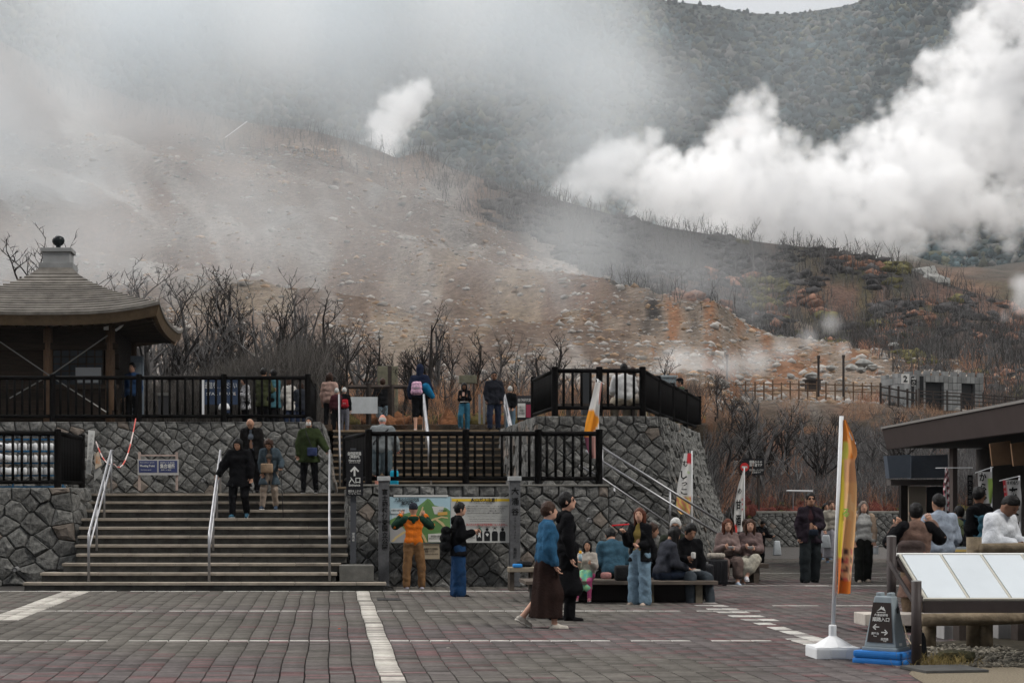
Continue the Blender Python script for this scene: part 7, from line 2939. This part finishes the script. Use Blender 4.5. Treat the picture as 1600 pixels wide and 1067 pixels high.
c = J['W'](J['handL']) + Vector((.05, -.02, -.26))
o = MB().box(c, (.2, .1, .34), taper=.65, bev=.03).build('plastic_bag', mat('bag_white', (.45, .48, .5), bump=.6, bscale=15), None, smooth=True)
tag(o, 'white plastic carrier bag hanging from the black jacket man', 'bag')
a = at_px(1165, Y=33.2)
J = person('dark-haired person half hidden between the two seated women', a, 1.55, 180, seat=bz2, legR=SIT, legL=SIT, hair=('mop', HAIR_BR), top=dict(col=(.03, .03, .03)), pants=dict(col=BLK), head=(10, 0))
# suitcases
m_case = mat('suitcase_black', (.014, .014, .016), rough=.4, noise=.2)


def suitcase(label, x, Y, w, h, d, m, z=0.0, yaw=0.0, handle=True):
    c = at_px(x, Y=Y, z=z)
    root = thing('suitcase', label, 'suitcase', c)
    MB().box(c + Vector((0, 0, .05 + h / 2)), (w, d, h), rot=(0, 0, yaw), bev=.035).build('shell', m, root, smooth=True)
    for k in (-.3, -.1, .1, .3):
        MB().box(c + Vector((k * w, -d / 2 - .003, .05 + h / 2)), (.02, .012, h * .8), bev=.004).build('rib', m, root)
    for sx in (-1, 1):
        for sy in (-1, 1):
            MB().tube([c + Vector((sx * w * .38 - .015, sy * d * .35, .027)), c + Vector((sx * w * .38 + .015, sy * d * .35, .027))], .025, n=10).build('wheel', BLACK, root)
    if handle:
        MB().box(c + Vector((0, 0, h + .07)), (.14, .03, .03), bev=.008).build('handle', m_steel, root)
    return root


suitcase('black ribbed suitcase beside the left bowl woman', 1121, 30.9, .34, .46, .24, m_case)
suitcase('second black suitcase between the bench group and the bowl women', 1100, 29.6, .30, .42, .22, m_case)
o = MB().box(at_px(1119, Y=30.9, z=.57), (.30, .2, .10), bev=.04).build('soft_bag', mat('floral', (.14, .13, .12), noise=.6, scale=22, col2=(.45, .40, .33)), None, smooth=True)
tag(o, 'cream patterned soft bag on top of the ribbed suitcase', 'bag')
# --- walkers at right
a = at_px(1266, 912)
J = person('man in glasses and a dark plum jacket walking towards the camera', a, hgt(771, a), 176, armR=((.2, -.05, -1), (-.1, .3, -1)), armL=((.14, .1, -1), (-.5, .75, -.15)), legR=((.06, .16, -1), (0, .02, -1)), legL=((.05, -.1, -1), (0, -.25, -1)),
           hair=('mop', HAIR_B), top=dict(col=(.022, .016, .022), inf=.04, hem=-.14, open=.075), inner=(.05, .022, .026), pants=dict(col=(.018, .022, .024), inf=.035, wide=.02), shoes=BLK, head=(2, 0), specs=True, curl=.9)
acc_box('cap', 'dark cap with a red badge held by the man in the plum jacket', 'cap', J, J['handL'] + np.array([.02, .03, -.07]), (.16, .10, .12), (.015, .02, .03), ref='W')
backpack('black backpack with straps on the man in the plum jacket', J, BLK, w=.26, h=.40, y=-.2)
a = at_px(1299, Y=41.5)
J = person('woman in a cream jacket and long white skirt carrying a carrier bag', a, hgt(783, a), 178, armR=((.2, .1, -1), (0, .6, -.9)), armL=REST, hair=('mop', HAIR_BR), top=dict(col=(.36, .33, .28), inf=.035, hem=-.05), skirt=dict(col=(.42, .41, .45), len=.76, flare=.17),
           shoes=(.14, .2, .28), sole=(.5, .5, .5), skin=SKIN_P)
c = J['W'](J['handR']) + Vector((.0, -.05, -.2))
o = MB().box(c, (.24, .1, .32), taper=.7, bev=.03).build('plastic_bag', mat('bag_white', (.45, .48, .5)), None, smooth=True)
tag(o, 'white carrier bag held by the woman in the white skirt', 'bag')
a = at_px(1290, Y=43.5)
J = person('dark-haired woman partly hidden behind the plum jacket man', a, hgt(787, a), 185, hair=('bob', HAIR_B), top=dict(col=(.03, .02, .025), inf=.035), skirt=dict(col=(.42, .41, .45), len=.7, flare=.16), shoes=(.14, .2, .28), skin=SKIN)
a = at_px(1349, 911)
J = person('woman with long grey-streaked hair in a white vest and black trousers walking', a, hgt(784, a), 178, armR=((.15, -.05, -1), (0, .3, -1)), armL=((.15, .1, -1), (0, .35, -1)), legR=((.05, .14, -1), (0, .02, -1)), legL=((.05, -.05, -1), (0, -.3, -1)),
           hair=('wavy', mat('hair_streaked', (.09, .075, .065), rough=.6, noise=.5, scale=20)), top=dict(col=(.47, .47, .45), inf=.03, hem=-.07, half=(.36, .27, .20), name='vest'), pants=dict(col=(.015, .016, .014), inf=.03, wide=.02), shoes=(.38, .32, .26), sole=(.45, .4, .34), skin=SKIN_P, head=(0, -5))
c = J['W'](J['handL'])
o = MB().box(c + Vector((.02, 0, -.08)), (.09, .07, .16), bev=.02).build('water_bottle', mat('bag_white', (.45, .48, .5)), None, smooth=True)
tag(o, 'white bottle held by the woman in the white vest', 'bottle')
# --- behind the white panels
a = at_px(1432, Y=20.8)
J = person('woman in a brown coat with both hands at her head seen from behind', a, hgt(788, a), -8, armR=((.4, .4, -.3), (-.45, .2, 1)), armL=((.45, .3, -.5), (-.45, .2, 1)), hair=('mop', HAIR_B), top=dict(col=(.15, .095, .075), inf=.04, hem=-.45, half=BLK, name='coat'),
           pants=dict(col=(.17, .12, .08), inf=.03), shoes=(.4, .35, .3), head=(5, 0))
backpack('brown backpack with an orange charm behind the white panels', J, (.07, .052, .048), w=.32, h=.40, d=.18, y=-.20, z=.12, x=-.10)
o = acc_box('charm', 'small orange plush charm hanging on the brown backpack', 'charm', J, J['hip'] + J['T'] @ np.array([.04, -.33, .12]), (.05, .04, .07), (.7, .16, .02))
a = at_px(1468, Y=22.8)
J = person('man in a pale grey sweatshirt and dark trousers seen from behind', a, hgt(774, a), 12, armR=((.25, .1, -1), (-.1, .6, -.7)), armL=((.3, .2, -1), (-.1, .6, -.3)), hair=('crop', HAIR_B), top=dict(col=(.26, .30, .36), inf=.045, hem=-.1, name='sweatshirt'), pants=dict(col=(.02, .022, .028), inf=.03), shoes=BLK, wide=1.15)
a = at_px(1531, Y=25.5)
J = person('man in black with sunglasses standing under the shop eave', a, hgt(763, a), 35, armR=REST, armL=REST, hair=('crop', HAIR_B), top=dict(col=BLK, inf=.045, hem=-.1), pants=dict(col=BLK), skin=SKIN_D, head=(0, -75), specs=True, wide=1.12)
backpack('blue-grey backpack worn by the man in sunglasses near the shop', J, (.03, .08, .11), w=.3, h=.42, y=-.2, z=.22, x=-.12)
a = at_px(1553, Y=20.2)
J = person('large man in a white windbreaker looking down at his phone', a, hgt(769, a), -140, armR=((.25, .3, -1), (-.55, .9, .1)), armL=((.25, .3, -1), (-.5, .9, .1)), lean=10, hair=('crop', HAIR_B), top=dict(col=(.52, .54, .57), inf=.06, hem=-.2, name='windbreaker'), pants=dict(col=(.08, .09, .11), inf=.03), shoes=(.02, .05, .14), sole=(.4, .4, .4), skin=SKIN_D, head=(35, 0), wide=1.2, curl=1.0)
acc_box('phone', 'black phone in the hands of the man in the white windbreaker', 'phone', J, (J['handR'] + J['handL']) / 2 + np.array([0, .05, .04]), (.08, .16, .014), BLK, rot=(.4, 0, 0), ref='W')
a = at_px(1500, Y=27.2)
J = person('person in dark clothes behind the man in the grey sweatshirt', a, hgt(792, a), 20, hair=('mop', HAIR_B), top=dict(col=(.03, .035, .045), inf=.05), pants=dict(col=(.15, .1, .05)), shoes=BLK)
# --- on the lower stairs
def step_pt(x, k, z=None):
    Y = 29.5 + (k - 1) * TR + .2
    return Vector(((x - 514) * Y / F, Y, k * RISE))


DN = dict(legR=((.06, .18, -1), (0, .0, -1)), legL=((.06, .12, -1), (0, -.55, -1)))
a = step_pt(374, 8)
J = person('stout woman in black walking down the stairs holding the rail', a, hgt(684, a) * 1.0, 168, armR=((.5, .15, -.9), (.35, .3, -.75)), armL=((.25, .1, -1), (.1, .3, -1)), **DN, lean=6, hair=('bob', HAIR_B), top=dict(col=BLK, inf=.055, hem=-.24), pants=dict(col=BLK, inf=.03), shoes=(.03, .08, .12), sole=(.45, .45, .45), head=(25, 0), wide=1.2, skin=SKIN)
a = step_pt(422, 9)
J = person('older woman in a blue-grey cardigan and beige trousers descending with a cane', a, hgt(681, a), 172, armR=((.15, .1, -1), (-.2, .5, -.9)), armL=((.4, -.05, -1), (.1, .7, -.3)), legR=((.1, .3, -1), (.1, -.05, -1)), legL=((.08, .2, -1), (0, -.45, -1)), lean=12,
           hair=('bob', HAIR_BR), top=dict(col=(.045, .062, .075), inf=.04, hem=-.32, open=.09, name='cardigan'), inner=(.11, .09, .075), pants=dict(col=(.27, .22, .18), inf=.025), shoes=(.03, .045, .07), sole=(.5, .5, .5), head=(38, 0))
acc_box('handbag', 'beige leather handbag carried by the woman in the cardigan', 'bag', J, J['hip'] + np.array([.04, .20, .06]), (.28, .10, .22), (.30, .21, .14), ref='W', bev=.03)
c = J['W'](J['handL'])
t = thing('walking_cane', 'thin dark walking cane of the woman in the cardigan', 'cane', c)
MB().tube([c + Vector((0, 0, .03)), Vector((c.x + .05, c.y - .15, a.z - RISE + .01))], .009, n=6).build('shaft', BLACK, t)
MB().tube([c + Vector((-.05, 0, .04)), c + Vector((.05, 0, .03))], .012, n=6).build('grip', BLACK, t)
a = Vector(((394 - 514) * 33.3 / F, 33.3, LZ))
J = person('balding man in a black suit jacket and grey shirt behind the two women', a, hgt(650, a), 172, armR=REST, armL=REST, lean=12, hair=('bald', HAIR_B), top=dict(col=(.015, .014, .014), inf=.035, hem=-.18, open=.08), inner=(.13, .15, .18), pants=dict(col=BLK, inf=.025), shoes=BLK, head=(40, 0), skin=SKIN, wide=1.1)
a = Vector(((483 - 514) * 33.2 / F, 33.2, LZ))
J = person('woman in an olive green jacket and white face mask resting a hand on the rail', a, hgt(653, a), 172, armL=((.55, .15, -1), (.55, .35, -.75)), armR=((.2, 0, -1), (.05, .2, -1)), legR=((.08, .04, -1), (0, 0, -1)), legL=((.1, .05, -1), (.05, -.1, -1)), hair=('mop', HAIR_B), top=dict(col=(.028, .040, .015), inf=.05, hem=-.22), pants=dict(col=BLK, inf=.02), shoes=BLK, sole=(.4, .4, .4), wide=1.08)
acc_box('face_mask', 'white face mask on the woman in the olive jacket', 'mask', J, J['hc'] + J['Hm'] @ np.array([0, .075, -.035]), (.115, .06, .085), WHT, ref='W', bev=.02)
acc_box('shoulder_bag', 'small navy patterned shoulder bag on the olive jacket woman', 'bag', J, J['hip'] + np.array([-.10, .19, .02]), (.22, .08, .19), (.03, .04, .09), ref='W', bev=.02)
pts = [J['W'](J['hip'] + np.array(v)) for v in ((-.10, .19, .10), (.02, .17, .38), (.07, .08, .51))]
tag(MB().tube(pts, .010, n=5).build('bag_strap', BLACK, None), 'thin black strap crossing the olive jacket', 'strap')
# --- upper stairs and terrace
a = Vector(((597 - 514) * 35.5 / F, 35.5, LZ))
J = person('heavy man in a grey shirt and grey-blue shorts climbing with a suitcase', a, hgt(648, a), -8, armR=((.35, .15, -1), (.1, .6, -.5)), armL=REST, hair=('bald', HAIR_G), top=dict(col=(.17, .185, .19), inf=.06, hem=-.1, name='shirt'), pants=dict(col=(.065, .085, .095), inf=.05, len=.5), shoes=(.1, .1, .1), skin=mat('skin_rosy', (.45, .20, .15)), wide=1.12, lean=6)
pts = [J['W'](J['hip'] + np.array(v)) for v in ((.17, .0, .50), (.05, -.17, .38), (-.15, -.16, .2), (-.2, -.02, .1))]
tag(MB().tube(pts, .016, n=5).build('bag_strap', BLACK, None), 'dark strap across the back of the man in the grey shirt', 'strap')
suitcase('bright turquoise suitcase standing by the man in the grey shirt', 616, 35.3, .17, .42, .26, mat('turquoise_shell', (.01, .24, .36), rough=.4), z=LZ)


def up_pt(x, Y=46.0, z=None):
    return Vector(((x - 514) * Y / F, Y, UZ if z is None else z))


a = up_pt(598, 45.0)
J = person('man in a black jacket and pale jeans with hands in pockets seen from behind', a, hgt(592, a), 2, armR=((.3, -.1, -1), (-.15, .35, -1)), armL=((.3, -.1, -1), (-.15, .35, -1)), hair=('short', HAIR_BR), top=dict(col=BLK, inf=.05, hem=-.1), pants=dict(col=(.24, .34, .40), inf=.03), shoes=BLK, wide=1.1, skin=SKIN_P)
a = up_pt(656, 42.6)
J = person('climber in a navy hooded jacket and black shorts stepping up', a, hgt(571, a), -12, armR=((.3, .0, -1), (-.1, .5, -.8)), armL=((.25, -.1, -1), (.05, .1, -1)), legR=((.05, .1, -1), (0, -.2, -1)), legL=((.05, .0, -1), (0, -.1, -1)), hair=('none', None), top=dict(col=(.012, .018, .04), inf=.05, hem=-.08, hood='up'), pants=dict(col=BLK, inf=.045, len=.5), shoes=(.45, .4, .38), skin=SKIN_P, head=(10, 0))
backpack('pink patterned small backpack on the navy hooded climber', J, None, w=.27, h=.36, d=.14, y=-.2, z=.22, x=-.05, m=mat('pink_pattern', (.12, .06, .14), noise=.6, scale=26, col2=(.55, .35, .42)), strap=cloth((.2, .1, .15), name='strap'))
q = SD(.04)
q.cap(J['hip'] + np.array([.16, -.08, .22]), J['hip'] + np.array([.33, -.06, .0]), .12, .07)
emit_sd('blue_jacket', 'bright blue bundled jacket under the arm of the hooded climber', 'jacket', J, q, cloth((.01, .12, .24), name='item'), .018)
a = Vector(((726 - 514) * 41.0 / F, 41.05, UZ))
J = person('young woman with long dark hair, black top and blue jeans looking at her phone', a, hgt(598, a), 170, armR=((.12, .15, -1), (-.3, .9, .25)), armL=((.15, .15, -1), (-.35, .9, .35)), legR=((.12, .35, -1), (0, -.3, -1)), legL=((.05, .0, -1), (0, -.05, -1)), hair=('wavy', HAIR_B), top=dict(col=BLK, inf=.02, hem=-.0), pants=dict(col=(.035, .13, .20), inf=.03, wide=.02), shoes=(.1, .1, .12), sole=(.5, .5, .5), skin=SKIN_D, head=(28, 0), curl=1.0)
acc_box('phone', 'pale phone held by the young woman in blue jeans', 'phone', J, (J['handR'] + J['handL']) / 2 + np.array([0, .03, .07]), (.08, .014, .15), (.4, .25, .2), rot=(.4, 0, 0), ref='W')
acc_box('belt', 'white belt worn by the young woman in blue jeans', 'belt', J, J['hip'] + np.array([0, 0, .10]), (.30, .26, .035), WHT, ref='W', bev=.015)
a = Vector(((772 - 514) * 40.9 / F, 40.9, UZ))
J = person('man in sunglasses, black jacket and dark jeans at the top of the stairs', a, hgt(581, a), 178, armR=((.2, 0, -1), (-.1, .35, -1)), armL=((.2, 0, -1), (-.1, .35, -1)), legR=((.08, .16, -1), (0, -.0, -1)), legL=((.06, .0, -1), (0, -.2, -1)), hair=('crop', HAIR_B), top=dict(col=(.014, .015, .02), inf=.05, hem=-.16), pants=dict(col=(.018, .024, .045), inf=.035), shoes=BLK, skin=SKIN_D, head=(10, 0), specs=True, wide=1.1)
a = up_pt(797, 43.0)
J = person('grey-haired man in a black vest holding hands behind his back', a, hgt(604, a), 0, armR=((.15, -.2, -1), (-.3, -.4, -.6)), armL=((.15, -.2, -1), (-.3, -.4, -.6)), hair=('short', HAIR_G), top=dict(col=BLK, inf=.04, hem=-.1), pants=dict(col=(.10, .15, .19), inf=.03), shoes=BLK, skin=SKIN_P)
a = up_pt(764, 44.5)
J = person('person in a pale yellow coat hidden behind the man in sunglasses', a, hgt(617, a), 20, hair=('bob', HAIR_B), top=dict(col=(.42, .38, .27), inf=.05, hem=-.3), pants=dict(col=BLK), shoes=BLK)
a = up_pt(515, 43.5)
J = person('woman in a dusty pink jacket standing at the corner of the long railing', a, hgt(583, a), -20, armR=((.2, 0, -1), (-.1, .5, -.6)), armL=REST, hair=('bob', HAIR_BR), top=dict(col=(.36, .24, .20), inf=.04, hem=-.08), pants=dict(col=BLK, inf=.01), shoes=BLK, skin=SKIN_P)
for (x, tp, lab, c1) in ((526, 607, 'white-haired person in a maroon jacket at the stair top', (.05, .015, .02)), (538, 606, 'white-haired person in black with grey trousers at the stair top', BLK)):
    a = up_pt(x, 42.6)
    J = person(lab, a, hgt(tp, a), -15, hair=('short', HAIR_G), top=dict(col=c1, inf=.045, hem=-.1), pants=dict(col=(.12, .12, .14) if x == 538 else BLK, inf=.03), shoes=BLK, skin=SKIN_P)
backpack('red and black backpack on the white-haired person', J, (.35, .02, .03), w=.24, h=.34, d=.15, y=-.18, z=.2, x=.07)
# behind the long railing at left
back = [(353, 602, 42, 'person in navy crouching by the railing with a white helmet', 100, (.02, .03, .06), HAIR_B, 1.0, 'short', 40),
        (384, 590, 41.2, 'woman in a black and white patterned jacket behind the railing', 110, None, HAIR_B, 1.0, 'bob', 15),
        (411, 576, 41.5, 'person in an olive green coat behind the railing', -30, (.04, .045, .022), HAIR_B, 1.1, 'mop', 5),
        (429, 578, 42.4, 'person in a teal denim jacket and glasses behind the railing', 60, (.05, .13, .16), HAIR_B, 1.0, 'mop', 10),
        (452, 591, 41.6, 'person in a white top behind the railing', 20, (.42, .40, .37), HAIR_BR, 1.0, 'bob', 5),
        (470, 598, 40.6, 'dark-haired person in a dark coat behind the railing', 10, (.025, .028, .035), HAIR_BR, 1.1, 'bob', 10)]
for (x, tp, Y, lab, fc, c1, hm_, wd, hs_, hp_) in back:
    a = up_pt(x, Y)
    tpd = dict(col=c1 or BLK, inf=.045, hem=-.25)
    if c1 is None:
        tpd['mat'] = mat('black_white_pattern', (.012, .012, .014), noise=.3, scale=22, col2=(.35, .35, .36), detail=1)
    J = person(lab, a, hgt(tp, a), fc, hair=(hs_, hm_), top=tpd, pants=dict(col=NAVY if x > 440 else BLK, inf=.03), shoes=BLK, armR=((.15, .2, -1), (-.2, .8, .1)), armL=((.15, .2, -1), (-.2, .8, .1)), head=(hp_, 0), wide=wd, skin=SKIN_P if x == 384 else SKIN)
a = up_pt(207, 42.0)
person('person in a dark blue shirt standing in the shade at the temple side', a, hgt(568, a), 160, hair=('short', HAIR_B), top=dict(col=(.02, .05, .12), inf=.04), pants=dict(col=BLK), shoes=BLK)
o = MB().lathe(P(350, 640, 40.6), [(.13, 0), (.14, .05), (.11, .13), (.05, .17), (.01, .18)], n=16).build('helmet', m_whitepl, None, smooth=True)
tag(o, 'white round helmet by the crouching person behind the railing', 'helmet')
# bastion couple and the man in the cap
a = up_pt(975, 36.3)
sz = P(0, 630, 36.5).z - UZ
J = person('person in a white check shirt sitting on the bastion bench with back turned', a, 1.58, 0, seat=sz, legR=SIT, legL=SIT, armR=((.2, .3, -1), (-.1, .8, -.2)), armL=((.2, .3, -1), (-.1, .8, -.2)), hair=('short', HAIR_B), top=dict(mat=mat('white_check', (.42, .42, .42), noise=.2, scale=20), inf=.05, hem=-.09, name='shirt'), pants=dict(col=(.33, .29, .23), inf=.05), wide=1.2)
a = up_pt(988, 36.6)
J = person('long-haired woman in a cream top sitting close to the white check shirt', a, 1.48, -35, seat=sz, legR=SIT, legL=SIT, armR=((.2, .3, -1), (-.1, .9, .1)), armL=REST, hair=('long', HAIR_BR), top=dict(col=(.40, .36, .33), inf=.03), pants=dict(col=(.33, .29, .23)), skin=SKIN_P)
a = up_pt(1064, 45.5)
J = person('man in a dark hat and green shirt behind the bastion railing', a, hgt(592, a), 95, hair=('short', HAIR_B), top=dict(col=(.05, .075, .05), inf=.035), pants=dict(col=BLK), shoes=BLK, head=(5, 0))
q = SD(.015)
q.ell(J['hc'] + np.array([0, -.01, .06]), (.095, .11, .08))
q.cut.append((J['hc'] + np.array([0, 0, .05]), np.array([0, 0, -1])))
q.cap(J['hc'] + np.array([0, .06, .06]), J['hc'] + np.array([0, .13, .05]), .035, .02)
emit_sd('hat', 'black brimmed hat on the man in the green shirt', 'hat', J, q, cloth(BLK, name='hat'), .016)
print('people', time.time() - T0)
